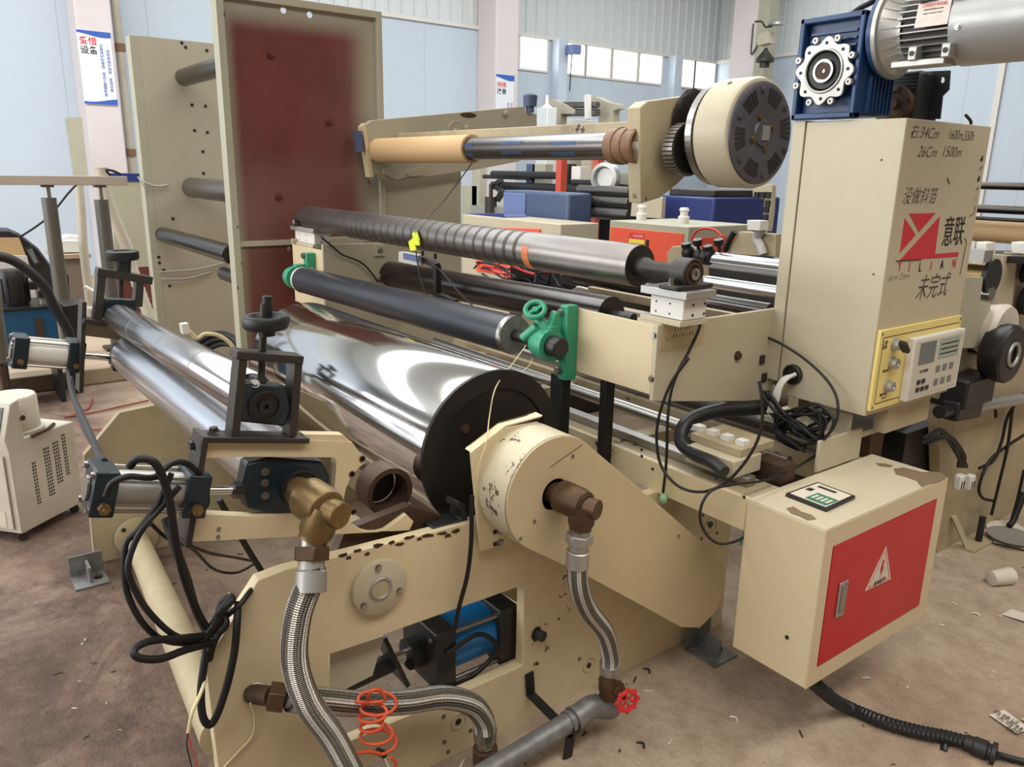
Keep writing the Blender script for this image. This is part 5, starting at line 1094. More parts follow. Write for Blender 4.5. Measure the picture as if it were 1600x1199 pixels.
# ================================================================ upper unwinding stand
ped = thing('stand_pedestal', 'tall grey-cream sheet metal pedestal behind the banded roller', 'pedestal', (-4.75, 2.7, 0))
MB().box(-4.9, -4.6, 2.42, 3.0, 0, 1.60).build('pedestal_body', M['olive'], ped, bev=.004)
MB().box(-4.9, -4.585, 2.395, 2.42, 0, 1.58).build('corner_strip', M['cream'], ped, 'lighter cream corner strip')
SX = -4.5
fp = thing('unwind_stand', 'far grey-cream arm plate with rounded end behind the kraft paper core', 'arm', (SX, 3.0, 1.6))
MB().prism(px3([(580, 188), (700, 177), (821, 166), (821, 176), (839, 178), (839, 206), (828, 206), (824, 200), (812, 198), (812, 252), (750, 264), (670, 276), (617, 283), (582, 278), (572, 240), (567, 200)], SX), (-.05, 0, 0)).build('arm_plate', M['olive'], fp, bev=.003)
MB().prism(px3([(566, 198), (571, 192), (584, 277), (578, 277)], SX+.012), (-.06, 0, 0)).build('edge_strip', M['cream_chip'], fp)
MB().bar(at(559, 205, X=SX), at(562, 238, X=SX), .05, .03, up=(0, 1, 0)).build('guide_block', M['blueslate'], fp)
MB().cyl(at(582, 277, X=SX+.02), at(585, 285, X=SX+.02), .035).build('cam_roller', M['steel'], fp)
MB().lathe(at(828, 176, X=SX), (0, 0, 1), [(0, .028), (.04, .028), (.04, .045), (.11, .05), (.12, .04)], 20).build('clamp_knob', M['blueslate'], fp)
MB().prism(px3([(612, 258), (628, 257), (630, 270), (664, 260), (664, 274), (640, 276), (620, 281), (600, 272), (600, 262)], SX+.02), (-.02, 0, 0)).build('latch_plate', M['olive'], fp)
for p in ((712, 205), (730, 200), (637, 270), (791, 177)): bolt(at(*p, X=SX+.02), (1, 0, 0), .016, M['olive'], fp)
c = at(713, 205, X=SX); MB().torus(c, (1, 0, 0), .06, .004).build('boss_ring', M['olive'], fp)
c = at(732, 180, X=SX); MB().ball(c, .05, (.06, 1.3, .35)).build('grease_patch', M['rust'], fp)
SY, SZ = 2.33, 1.703
sh = thing('core_shaft', 'horizontal grey air shaft with blue strips between the two unwind arms', 'shaft', (-3.4, SY, SZ-.07))
MB().cyl((-4.52, SY, SZ), (-2.36, SY, SZ), .055, seg=56).build('shaft_tube', M['shaft'], sh)
xt = at(738, 235, Y=SY).x
MB().lathe((-4.50, SY, SZ), (1, 0, 0), [(0, .056), (0, .070), (xt+4.5, .070), (xt+4.5, .057), (0, .056)], 56, closed=False).build('cardboard_core', M['card'], None, 'plain kraft cardboard core on left half of the grey air shaft', cat='core')
xa = at(945, 235, Y=SY-.05).x
MB().lathe((xa, SY, SZ), (1, 0, 0), [(0, .057), (.002, .070), (.05, .073), (.052, .069), (.1, .072), (.102, .068), (.155, .073), (.16, .066), (.14, .06), (.14, .05)], 48).build('taped_core_stub', M['cardtape'], sh, 'brown taped core stub')
for i, x_ in enumerate((-4.0+.15, -3.55, -3.15, -2.78)):
    for a_ in (158, 205):
        a2 = math.radians(a_+8*(i % 2)); p = V((x_, SY+.0548*math.cos(a2), SZ+.0548*math.sin(a2))); MB().bar(p, p+V((.16, 0, 0)), .014, .004, up=(0, math.cos(a2), math.sin(a2))).build('inflation_strip', M['stripblue'], sh, 'blue inflation strip')
MB().cyl((-2.36, SY, SZ), (-2.27, SY, SZ), .036).build('chuck_nose', M['white'], sh)
MB().box(-4.5, -2.335, 2.46, 2.52, SZ-.0, SZ+.105).build('crossbar', M['cream_dirty'], None, 'cream crossbar linking the two core arms behind the shaft', cat='beam', bev=.004)
SN = -2.26
nb = thing('unwind_stand', 'near chipped cream arm block with spur gear beside the round brake', 'arm', (-2.3, 2.45, 1.49))
MB().prism(px3([(1000, 168), (1012, 158), (1110, 145), (1150, 150), (1150, 240), (1085, 262), (1056, 290), (1032, 309), (1002, 318), (1000, 240)], SN), (-.07, 0, 0)).build('arm_block', M['cream_dirty'], nb, bev=.004)
c = at(1078, 196, X=SN); MB().ball(c+V((.01, 0, 0)), .135, (.12, .9, 1.05)).build('grease_cover', M['discblack'], nb, 'dark greasy gear cover')
def gear(name, c, r, w_, n_, mat, parent):
    t = MB().cyl(c, c+V((w_, 0, 0)), r*.9, seg=40).build(name, mat, parent)
    for k in range(n_):
        a_ = 2*PI*k/n_; d2 = V((0, math.cos(a_), math.sin(a_))); MB().bar(c+d2*r*.95, c+d2*r*.95+V((w_, 0, 0)), r*.12, r*.14, up=d2).build('gear_tooth', M['steel'], t)
    return t
gc = at(1062, 234, X=-2.22)
gear('spur_gear', gc, .100, .05, 38, M['discblack'], nb); MB().cyl(gc+V((.05, 0, 0)), gc+V((.06, 0, 0)), .035).build('gear_hub', M['black'], nb)
bk2 = thing('magnetic_brake', 'round cream magnetic brake with grey slotted face', 'brake', (-2.0, 2.607, 1.54))
KY, KZ, KX = 2.607, 1.752, -1.93
gear('large_gear', V((KX-.21, KY, KZ)), .19, .03, 60, M['discblack'], bk2)
MB().lathe((KX-.17, KY, KZ), (1, 0, 0), [(0, .18), (.01, .203), (.14, .203), (.155, .197), (.16, .185)], 72).build('brake_drum', M['cream'], bk2)
MB().cyl((KX-.165, KY, KZ), (KX-.26, KY, KZ), .05).build('brake_shaft', M['black'], bk2)
MB().lathe((KX-.012, KY, KZ), (1, 0, 0), [(0, .187), (.008, .184), (.014, .172), (.016, .10), (.012, .085), (.012, .05), (.02, .045), (.02, .0)], 64).build('slotted_face', M['disc'], bk2)
for g_ in range(6):
    for k in range(5):
        a_ = g_*PI/3+.16+(k-2)*.115; d2 = V((0, math.cos(a_), math.sin(a_))); p = V((KX+.004, KY, KZ)); MB().bar(p+d2*.108, p+d2*.163, .010, .003, up=(1, 0, 0)).build('vent_slot', M['ink'], bk2)
for k in range(6):
    a_ = k*PI/3+.68; d2 = V((0, math.cos(a_), math.sin(a_))); bolt(V((KX+.002, KY, KZ))+d2*.155, (1, 0, 0), .011, M['disc'], bk2)
for k in range(4):
    a_ = k*PI/2+.4; d2 = V((0, math.cos(a_), math.sin(a_))); bolt(V((KX+.002, KY, KZ))+d2*.06, (1, 0, 0), .009, M['brass'], bk2)
MB().box(KX+.008, KX+.012, KY-.012, KY+.03, KZ-.025, KZ+.028).build('rating_label', M['alu'], bk2)
c = V((KX-.09, KY-.10, KZ+.176)); MB().lathe(c, (0, -.5, .85), [(0, .009), (.003, .009), (.003, .005)], 14).build('oil_plug', M['black'], bk2)

# ================================================================ tall panels with rollers at left
PR = -4.6
rp = thing('maroon_panel', 'tall steel side panel sprayed maroon with through holes', 'panel', (-4.66, 1.93, 0))
hh = []
for p in ((443, 16), (484, 23)):
    c = at(*p, X=PR); hh.append([(PR, c.y+.018*math.cos(t_*PI/6), c.z+.018*math.sin(t_*PI/6)) for t_ in range(12)])
MB().prism([(PR, 1.48, 0), (PR, 2.38, 0), (PR, 2.38, 2.49), (PR, 1.48, 2.49)], (-.008, 0, 0), hh).build('sheet', M['primer'], rp)
MB().box(PR-.06, PR+.03, 1.44, 1.48, 0, 2.50).build('frame_rail', M['cream_panel'], rp, bev=.002)
MB().box(PR-.06, PR+.03, 2.38, 2.415, 0, 2.50).build('frame_rail', M['olive'], rp, bev=.002)
MB().box(PR-.06, PR+.03, 1.48, 2.38, 2.46, 2.50).build('frame_rail', M['olive'], rp, bev=.002)
MB().box(PR-.0, PR+.02, 1.48, 2.38, 1.150, 1.180).build('cross_rail', M['olive'], rp)
for p in ((423, 85), (513, 190), (435, 307)): c = at(*p, X=PR); MB().lathe(c, (1, 0, 0), [(0, .022), (.02, .018), (.02, .010), (.028, .009)], 16).build('stud', M['brownred'], rp)
for p in ((351, 21), (351, 24), (372, 355), (378, 412), (372, 450)): c = at(*p, Y=1.44); MB().cyl(c, c-V((0, .004, 0)), .008, seg=10).build('screw', M['ink'], rp)
PL = -6.5
lp = thing('tall_panel', 'tall grey-cream side panel left of the maroon one, scraps of film on it', 'panel', (-6.55, 1.93, 0))
MB().box(PL-.008, PL, 1.48, 2.38, 0, 2.485).build('sheet', M['olive'], lp)
MB().box(PL-.12, PL+.0, 1.42, 1.48, 0, 2.485).build('frame_rail', M['cream_panel'], lp, bev=.002)
MB().box(PL-.12, PL-.008, 2.34, 2.38, 0, 2.485).build('frame_rail', M['olive'], lp)
MB().box(PL-.12, PL-.008, 1.48, 2.34, 2.445, 2.485).build('frame_rail', M['olive'], lp)
for p in ((290, 74), (323, 79), (284, 67), (300, 164), (321, 166), (304, 204), (324, 207), (317, 237), (248, 402), (249, 411), (256, 422), (270, 342), (265, 447), (318, 271)):
    c = at(*p, X=PL); MB().cyl(c, c+V((.003, 0, 0)), .012, seg=10).build('screw_hole', M['ink'], lp)
for a_, b_ in (((250, 425), (360, 408)), ((252, 436), (330, 425)), ((222, 283), (262, 289)), ((215, 276), (230, 292))): MB().tube([at(*a_, X=PL+.01), (at(*a_, X=PL+.01)+at(*b_, X=PL+.01))/2+V((.01, 0, -.02)), at(*b_, X=PL+.01)], .006, 6).build('film_scrap', M['plasticfilm'], lp)
def idler(label, a, X0, X1, r, mat, shaft=.018, both=True):
    c = at(*a, X=X0); p0 = V((X0, c.y, c.z)); p1 = V((X1, c.y, c.z)); t = thing('idler_roller', label, 'roller', (p0+p1)/2-V((0, 0, r)), 'idler rollers between the tall panels')
    MB().lathe(p0+V((.05, 0, 0)), (1, 0, 0), [(0, r*.9), (.004, r), (abs(X1-X0)-.09, r), (abs(X1-X0)-.086, r*.85)], 40).build('roller_shell', mat, t)
    MB().cyl(p0+V((.002, 0, 0)), p0+V((.05, 0, 0)), shaft).build('journal', M['steel'], t); MB().cyl(p1-V((.05, 0, 0)), p1-V((.008, 0, 0)), shaft).build('journal', M['steel'], t)
    return t
idler('topmost grey steel idler roller between the tall panels', (284, 122), PL, PR, .062, M['darkroll'])
t = idler('ribbed grey idler roller, second from top between tall panels', (297, 293), PL, PR, .075, M['gunmetal'])
x3 = at(366, 394, Y=at(252, 366, X=PL).y).x
t = idler('long steel idler roller, third from top with visible bearing end', (252, 366), PL, x3, .058, M['darkroll'])
c3 = at(252, 366, X=PL); MB().lathe((x3-.042, c3.y, c3.z), (1, 0, 0), [(0, .045), (.004, .045), (.005, .03), (-.005, .028)], 30).build('bearing_face', M['discblack'], t); MB().cyl((x3-.05, c3.y, c3.z), (x3+.05, c3.y, c3.z), .018).build('shaft_end', M['steel'], t)
c4 = at(372, 441, X=PR-.1)
t = thing('idler_roller', 'lowest short idler roller stub poking left from maroon panel', 'roller', (-4.9, c4.y+.05, c4.z-.05), 'idler rollers between the tall panels')
x4 = at(350, 433, Y=c4.y+.05).x
MB().cyl((x4, c4.y+.05, c4.z), (PR-.0085, c4.y+.05, c4.z), .042, seg=32).build('roller_shell', M['greydark'], t); MB().cyl((x4-.09, c4.y+.05, c4.z), (x4, c4.y+.05, c4.z), .014).build('journal', M['rust'], t)
# cable coil at foot of the panels
cc = at(335, 545, X=-5.8); cc.z = .24
m = MB(); 
for k in range(3): m.torus(cc+V((0, .02*k, -.03*k)), (.6, -.5, .6), .19-.01*k, .024, 32, 8)
m.build('tire_ring', M['rubber'], None, 'black rubber ring with pale rim behind the press rollers', cat='ring')
cable('hose_arc', 'pale curved hose above the black rubber ring', [at(292, 514, X=-5.7), at(308, 528, X=-5.7), at(320, 522, X=-5.7), at(340, 524, X=-5.7), at(358, 535, X=-5.7), at(368, 550, X=-5.7)], .014, 'wire', cat='hose')
MB().bar(at(283, 514, X=-5.7), at(294, 512, X=-5.7), .07, .07).build('white_block', M['white'], None, 'small white block beside the pale curved hose', cat='block')
# clear jar on yoke side
MB().lathe(at(397, 512, X=-1.66)+V((0, -.03, -.02)), (0, 0, 1), [(0, .012), (.02, .014)], 12).build('screw_collar', M['steel'], None, 'steel collar left of near handwheel', cat='collar') if 0 else None

# ================================================================ left background: lift table, power unit, chiller
LT = -7.0
lf = thing('lift_table', 'pinkish steel beam resting on grey ram posts at left', 'frame', (LT, 1.0, 0))
b0 = at(-60, 283, X=LT); b1 = at(214, 283, X=LT)
MB().box(LT-.08, LT, b0.y, 1.41, b1.z-.035, b1.z+.035).build('beam', M['pinkbeam'], lf, bev=.004)
for (xx, yt) in ((76, 309), (158, 312)):
    c = at(xx, yt, X=LT-.04); MB().cyl((c.x, c.y, 0.14), (c.x, c.y, c.z), .052, seg=32).build('ram_post', M['rodgrey'], lf)
    MB().cyl((c.x, c.y, c.z), (c.x, c.y, b1.z-.03), .02).build('ram_rod', M['steel'], lf)
    MB().box(c.x-.05, c.x+.05, c.y-.04, c.y+.04, b1.z-.05, b1.z-.034).build('clevis', M['rust'], lf)
    MB().box(c.x-.10, c.x+.10, c.y-.10, c.y+.10, .121, .14).build('post_foot', M['rust'], lf)
MB().box(LT-1.5, LT+.6, -.6, 1.35, 0, .12).build('low_platform', M['wood'], None, 'low pale board platform on the floor under the ram posts', cat='platform', bev=.01)
rc = at(5, 480, X=-4.9)
t = thing('ram_post', 'grey ram post cut by the left picture edge above the far pneumatic cylinder', 'post', (rc.x, rc.y-.03, at(8, 588, X=-4.9).z))
q0 = at(-2, 455, X=-4.9); q1 = at(8, 565, X=-4.9); q2 = at(10, 590, X=-4.9)
MB().cyl((q1.x, q1.y-.02, q1.z), (q1.x, q1.y-.02, q0.z), .045).build('post_tube', M['rodgrey'], t); MB().cyl((q1.x, q1.y-.02, 0), (q1.x, q1.y-.02, q1.z), .016).build('post_rod', M['rust'], t)
# hydraulic power unit
hx = -6.0
hp = thing('hydraulic_unit', 'blue hydraulic tank with black electric motor at left edge', 'power unit', (hx, .5, 0))
y0_, y1_ = .33, .68
MB().box(hx-.4, hx, y0_, y1_, .30, .66).build('oil_tank', M['bluetank'], hp, bev=.006)
MB().box(hx-.42, hx+.01, y0_-.01, y1_+.01, .66, .675).build('tank_lid', M['black'], hp)
c = at(24, 478, X=hx-.15); MB().lathe((c.x, c.y, .675), (0, 0, 1), [(0, .085), (.02, .09), (.20, .09), (.235, .075), (.24, 0)], 32).build('pump_motor', M['black'], hp)
for k in range(16):
    a_ = 2*PI*k/16; MB().bar((c.x+.09*math.cos(a_), c.y+.09*math.sin(a_), .70), (c.x+.09*math.cos(a_), c.y+.09*math.sin(a_), .86), .006, .012, up=(math.cos(a_), math.sin(a_), 0)).build('motor_fin', M['black'], hp)
c = at(60, 502, X=hx); MB().box(hx, hx+.012, c.y-.02, c.y+.02, .46, .60).build('sight_glass', M['rust'], hp)
MB().cyl((hx-.1, .62, .675), (hx-.1, .62, .74), .025).build('filler_cap', M['alu'], hp)
for k, z_ in enumerate((.72, .78)): MB().box(hx-.16, hx-.06, .60-.05*k, .65-.05*k, z_, z_+.05).build('valve_block', M['black'], hp)
for y_ in (y0_+.02, y1_-.02): MB().box(hx-.38, hx-.02, y_-.015, y_+.015, 0, .30).build('stand_leg', M['black'], hp)
MB().prism([at(x, y, X=-6.6) for x, y in ((-30, 372), (30, 372), (60, 450), (70, 540), (-30, 540))], (-.02, 0, 0)).build('leaning_board', M['card'], None, 'pale leaning board behind the black pump motor', cat='board')
MB().prism([at(x, y, X=-6.5) for x, y in ((-30, 398), (42, 400), (58, 470), (-30, 470))], (-.02, 0, 0)).build('leaning_board', M['white'], None, 'white leaning sheet behind the black pump motor', cat='board')
cable('hydraulic_hose', 'thick black hydraulic hose arching from left edge down behind ram post', [at(-20, 398, X=-5.7), at(15, 405, X=-5.7), at(45, 424, X=-5.7), at(70, 450, X=-5.7), at(85, 480, X=-5.7), at(105, 515, X=-5.7), at(118, 560, X=-5.7)], .03, cat='hose')
t = thing('tarp_machine', 'dark covered machine with small framed screen behind first ram post', 'machine', (-8.2, 1.0, 0))
MB().prism([at(x, y, X=-8.2) for x, y in ((-40, 358), (15, 359), (32, 366), (60, 388), (80, 415), (108, 430), (110, 470), (60, 470), (-40, 470))], (-.3, 0, 0)).build('cover', M['black'], t, bev=.02)
MB().prism([at(x, y, X=-8.15) for x, y in ((38, 388), (50, 384), (64, 412), (54, 416))], (-.03, 0, 0)).build('screen_frame', M['greydark'], t)
MB().prism([at(x, y, X=-8.13) for x, y in ((42, 391), (50, 388), (60, 410), (54, 412))], (-.01, 0, 0)).build('screen', M['glassy'], t)
MB().prism([at(x, y, X=-6.2) for x, y in ((98, 478), (126, 474))]+[V((-6.2, at(120, 540, X=-6.2).y, 0)), V((-6.2, at(104, 540, X=-6.2).y, 0))], (-.25, 0, 0)).build('plastic_bin', M['black'], None, 'black plastic bin just right of the first ram post', cat='bin', bev=.01)
bx_ = thing('cardboard_box', 'pale closed carton on a shelf by the leftmost column', 'box', at(115, 395, X=-9))
MB().prism([at(x, y, X=-9) for x, y in ((92, 376), (128, 376), (141, 394), (93, 395))], (-.35, 0, 0)).build('carton', M['white'], bx_, bev=.004)
MB().prism([at(x, y, X=-9.05) for x, y in ((92, 374), (110, 369), (136, 371), (130, 377), (92, 377))], (-.3, 0, 0)).build('lid', M['white'], bx_)
sh_ = thing('low_shelf', 'low brown bench along the wall under the pale carton', 'bench', at(115, 400, X=-8.95)-V((0, 0, .7)))
y0_, y1_ = at(84, 398, X=-8.95).y, at(141, 398, X=-8.95).y
zt = at(115, 397, X=-8.95).z
MB().box(-9.5, -8.9, y0_, y1_, zt-.04, zt).build('bench_top', M['wood'], sh_); MB().box(-9.45, -8.95, y0_+.02, y1_-.02, 0, zt-.04).build('bench_body', paint('brown_grey_board', (130, 116, 104), .6, dirt=.4), sh_)
cp = thing('storage_cabinet', 'pale green-cream wall cabinet with blue stripe beside leftmost column', 'cabinet', (-9.2, 1.8, 0))
y0_ = at(170, 300, X=-9).y
MB().box(-9.4, -9.0, y0_, 2.3, .55, 1.42).build('cabinet_body', M['cream_panel'], cp); MB().box(-9.4, -8.99, y0_, 2.3, 1.42, 1.50).build('blue_stripe', M['bluecab'], cp); MB().box(-9.4, -9.0, y0_, 2.3, 0, .55).build('plinth', M['brownred'], cp)
MB().prism([at(x, y, X=-11.8) for x, y in ((105, 184), (128, 183), (138, 275), (118, 275))], (-.2, 0, 0)).build('wall_duct', M['cream_panel'], None, 'narrow cream duct box left of the leftmost column', cat='duct')
cable('leaning_hose', 'pale taped corrugated hose leaning against the cabinet behind handwheel', [at(158, 262, X=-8.0), at(164, 300, X=-8.0), at(176, 335, X=-8.0), at(190, 368, X=-8.0), at(200, 392, X=-8.0), at(208, 425, X=-8.0), V((-7.9, at(212, 440, X=-8).y+.1, .06))], .055, 'hosegrey', cat='hose', seg=14, corr=.05)
cable('vertical_pipe', 'thin yellowed pipe left of second ram post', [at(123, 288, X=-8.6), at(126, 320, X=-8.6), at(129, 368, X=-8.6), at(131, 395, X=-8.6), V((-8.6, at(131, 395, X=-8.6).y, 0))], .04, 'hosegrey', cat='pipe')
cable('sagging_cable', 'thin dark cable sagging across the wall behind first ram post', [at(122, 286, X=-8), at(106, 303, X=-8), at(80, 335, X=-8), at(58, 353, X=-8), at(32, 370, X=-8)], .009)
cable('loop_wire', 'thin dark wire loop on top of pinkish beam', [at(172, 274, X=-7.02), at(166, 266, X=-7.02), at(176, 267, X=-7.02), at(190, 273, X=-7.02)], .010)
cable('floor_wire', 'red wire lying on the floor behind the cream cooler', [at(*p, Z=.012) for p in ((145, 623), (138, 638), (110, 650))], .006, 'wirered')
cable('floor_wire', 'long red wire on the floor left of the chrome press rollers', [at(*p, Z=.012) for p in ((232, 626), (190, 635), (155, 643), (100, 652))], .006, 'wirered')
cable('floor_wire', 'short red wire on floor near the far side plate', [at(*p, Z=.012) for p in ((142, 671), (160, 671), (178, 670))], .006, 'wirered')
MB().bar(at(-20, 588, Z=.05), at(150, 560, Z=.05), .12, .1).build('floor_beam', M['pinkbeam'], None, 'pale steel channel lying on floor at left below the far cylinder', cat='beam')
MB().bar(at(120, 540, Z=.04), at(240, 545, Z=.04), .5, .08).build('floor_board', M['wood'], None, 'pale board lying behind the far fork arm', cat='board')
for i, (a_, b_, c_) in enumerate(((82, 485, 12), (132, 448, 8), (112, 470, 10))):
    cable('scrap_hose', 'pale hose scraps on the floor between the ram posts', [at(a_, b_, X=-8.4), at(a_+15, b_+c_, X=-8.4), at(a_+30, b_+c_+2, X=-8.4), at(a_+45, b_+c_-3, X=-8.4)], .02, 'white', cat='hose', group='hose scraps between ram posts')
# chiller
A_ = V((-.646, .763, 0)).normalized(); B_ = V((-.763, -.646, 0)).normalized()
K0 = V((-3.745, .185, .045))
ch = thing('floor_cooler', 'cream cooler cabinet with punched air slots and drum on top at left edge', 'cooler', K0-V((0, 0, .045)))
def kp(a, b, z): return K0+A_*a+B_*b+V((0, 0, z))
MB().prism([kp(0, 0, 0), kp(.36, 0, 0), kp(.36, 0, .40), kp(.085, 0, .41), kp(.085, 0, .585), kp(.04, 0, .575), kp(-.012, 0, .43), kp(0, 0, .37)], B_*.42).build('cabinet_body', M['offwhite'], ch, bev=.004)
MB().prism([kp(-.004, .03, .02), kp(-.004, .40, .02), kp(-.004, .40, .355), kp(-.004, .03, .355)], A_*-.006).build('front_door', M['offwhite'], ch, bev=.002)
MB().prism([kp(-.011, .06, .03), kp(-.011, .2, .03), kp(-.011, .2, .10), kp(-.011, .06, .10)], A_*-.001).build('rating_label', M['paper'], ch)
sl = V(kp(.04, 0, .575)-kp(-.012, 0, .43)); so = sl.normalized(); no = so.cross(B_).normalized(); 
if no.dot(A_) > 0: no = -no
def sp_(b, t_): return kp(-.012, b, .43)+sl*t_+no*.001
MB().prism([sp_(.03, .15), sp_(.3, .15), sp_(.3, .88), sp_(.03, .88)], no*.003).build('control_face', M['glassy'] if 0 else M['disc'], ch, bev=.001)
for k in range(3): MB().prism([sp_(.04+.03*k, .3), sp_(.06+.03*k, .3), sp_(.06+.03*k, .42), sp_(.04+.03*k, .42)], no*.005).build('push_button', M['white'], ch)
for k in range(2): MB().prism([sp_(.04+.05*k, .58), sp_(.08+.05*k, .58), sp_(.08+.05*k, .78), sp_(.04+.05*k, .78)], no*.005).build('display', M['white'] if k else M['black'], ch)
MB().lathe(kp(.17, .13, .41), (0, 0, 1), [(0, .115), (.01, .115), (.012, .10), (.15, .10), (.16, .093), (.155, .07), (.15, 0)], 40).build('filter_drum', M['offwhite'], ch)
for b_ in (.045,): MB().lathe(kp(.085+.004, -.0, .50), -B_, [(0, .012), (.006, .012)], 16).build('indicator', M['rust'], ch)
for q in (.0,):
    for (a_, n1, z0_, z1_) in ((.105, 2, .10, .30), (.175, 3, .11, .33), (.23, 3, .15, .35), (.285, 2, .17, .36)):
        m = MB()
        for i in range(n1):
            z_ = z0_
            while z_ < z1_:
                c = kp(a_+i*.012, 0, z_); m.add([c-A_*.0035-B_*.001+V((0, 0, -.005)), c+A_*.0035-B_*.001+V((0, 0, -.005)), c+A_*.0035-B_*.001+V((0, 0, .005)), c-A_*.0035-B_*.001+V((0, 0, .005))], [(0, 1, 2, 3)]); z_ += .0155
        m.build('vent_holes', M['ink'], ch, kind='stuff')
for a_, b_ in ((.03, .03), (.33, .03), (.03, .38)):
    c = kp(a_, b_, 0); MB().cyl((c.x-.012, c.y, .02), (c.x+.012, c.y, .02), .02, seg=16).build('caster', M['greydark'], ch); MB().box(c.x-.01, c.x+.01, c.y-.015, c.y+.015, .03, .05).build('caster_fork', M['steel'], ch)
MB().tube([kp(.12, -.0, .405), kp(.2, -.01, .415), kp(.28, .03, .41)], .008).build('cable_scrap', M['rust'], ch)

# ================================================================ background machines in the middle
def frame_thing(name, label, cat, base): return thing(name, label, cat, base)
def bp(name, pts, mat, parent, th=.05, Y=None, X=None, label=None, bev=.004):
    "plate through pixels on plane Y= or X=, with its own thickness"
    if Y is not None: return MB().prism([at(x, y, Y=Y) for x, y in pts], (0, th, 0)).build(name, mat, parent, label, bev=bev)
    return MB().prism([at(x, y, X=X) for x, y in pts], (-th, 0, 0)).build(name, mat, parent, label, bev=bev)
# orange fronted control box
oY = 4.5; c = at(1076, 355, Y=oY)
ob = thing('orange_control_box', 'grey control box with orange doors and yellow warning sticker in mid background', 'control box', (-4.3, 4.7, .3))
xl = at(953, 345, Y=oY).x; xr = c.x; zt = c.z; zb = .75
MB().box(xl, xr, oY, oY+.75, zb, zt).build('box_body', M['cream_panel'], ob, bev=.006)
MB().box(xl+.02, xr-.04, oY-.012, oY, zb+.04, zt-.05).build('front_door', M['orange'], ob, 'orange front door', bev=.003)
MB().box(xr, xr+.012, oY+.06, oY+.68, zb+.04, zt-.08).build('side_door', M['orange'], ob, 'orange side door', bev=.003)
x0_, x1_ = at(984, 360, Y=oY-.013).x, at(1008, 360, Y=oY-.013).x
MB().box(x0_, x1_, oY-.015, oY-.012, zt-.27, zt-.075).build('warning_sticker', M['ylabel'], ob, 'yellow warning sticker'); MB().box(x0_, x1_, oY-.0155, oY-.0145, zt-.125, zt-.075).build('red_heading', M['inkred'], ob)
text('当心触电', ((x0_+x1_)/2+.02, oY-.0165, zt-.175), .042, M['ink'], ob, ex='X', w=.8); text('DANGER', ((x0_+x1_)/2+.015, oY-.0165, zt-.10), .026, M['white'], ob, ex='X'); text('⚠', (x0_+.03, oY-.0165, zt-.18), .05, M['ink'], ob, ex='X')
MB().box(x1_+.02, x1_+.045, oY-.02, oY-.012, zt-.25, zt-.12).build('door_handle', M['black'], ob)
for xx in (1068, 1002):
    c = at(xx, 347, Y=oY+.3); MB().lathe((c.x, c.y, zt), (0, 0, 1), [(0, .04), (.05, .045), (.06, .03), (.09, .03), (.10, .04), (.12, .03)], 18).build('air_regulator', M['white'], ob)
MB().box(xl+.05, xr-.05, oY+.05, oY+.7, 0, zb).build('plinth', M['greydark'], ob)
cable('red_hose', 'thin red air hose arcing over the orange side door', [at(1080, 375, Y=4.4), at(1088, 362, Y=4.4), at(1102, 357, Y=4.4), at(1118, 360, Y=4.4), at(1128, 370, Y=4.4)], .008, 'inkred', cat='hose')
# blue cabinet behind
bY = 5.6; x0_ = at(1033, 305, Y=bY).x; xm = at(1117, 308, Y=bY).x
bc = thing('blue_cabinet', 'deep blue box cabinet behind the orange control box', 'cabinet', ((x0_+xm)/2, bY+.5, 0))
zt = at(1100, 308, Y=bY).z
MB().box(x0_, xm, bY, bY+.95, .3, zt).build('cabinet_body', M['bluecab'], bc, bev=.02); MB().box(x0_+.05, xm-.05, bY+.05, bY+.9, zt, zt+.06).build('top_tray', M['greydark'], bc, bev=.01); MB().box(x0_+.05, xm-.05, bY+.05, bY+.9, 0, .3).build('plinth', M['greydark'], bc)
bp('support_panel', [(988, 305), (1035, 309), (1033, 342), (985, 338)], M['cream'], bc, .05, Y=5.4)
# post with knobs and chrome rods right in front of cabinet
kb = thing('tension_bracket', 'cream bracket with black clamp knobs holding two bright rods', 'bracket', at(1090, 430, Y=3.05))
bp('bracket_plate', [(1042, 395), (1050, 385), (1082, 384), (1096, 400), (1100, 470), (1042, 415)], M['cream_dirty'], kb, .05, Y=3.05)
for p in ((1072, 384), (1090, 378), (1106, 388), (1123, 378)):
    c = at(*p, Y=2.98); MB().lathe(c, (0, -.3, 1), [(-.05, .008), (-.02, .008), (-.018, .018), (0, .024), (.012, .022)], 16).build('clamp_knob', M['black'], kb)
for p in ((1075, 395), (1092, 400), (1108, 398)): c = at(*p, Y=2.99); MB().ball(c, .035, (1, .8, 1.1), 14).build('clamp_body', M['black'], kb, bev=0)
for (a_, r_) in (((1109, 402), .026), ((1092, 438), .028)):
    c = at(*a_, Y=3.0); t = thing('chrome_rod', 'bright steel rod running right behind the control cabinet, %s of two' % ('upper' if r_ == .026 else 'lower'), 'rod', c)
    MB().cyl(c, (-1.75, 3.0, c.z), r_, seg=28).build('rod_bar', M['chrome2'], t); MB().cyl(c-V((.03, 0, 0)), c, r_*1.5).build('rod_clamp', M['black'], t)
MB().cyl(at(1080, 470, Y=3.2), V((-1.75, 3.2, at(1080, 470, Y=3.2).z)), .02).build('dark_rod', M['darkroll'], None, 'dark rod below the two bright rods', cat='rod')
rs = thing('coating_machine', 'cream machine side with tape roll and dark opening just left of control cabinet', 'machine', (-3.0, 4.6, 0))
bp('side_plate', [(1155, 362), (1160, 362), (1212, 366), (1212, 402), (1150, 398), (1132, 396)], M['cream_dirty'], rs, .06, Y=4.2)
bp('switch_box', [(1167, 344), (1188, 345), (1187, 361), (1167, 360)], M['white'], rs, .08, Y=4.1)
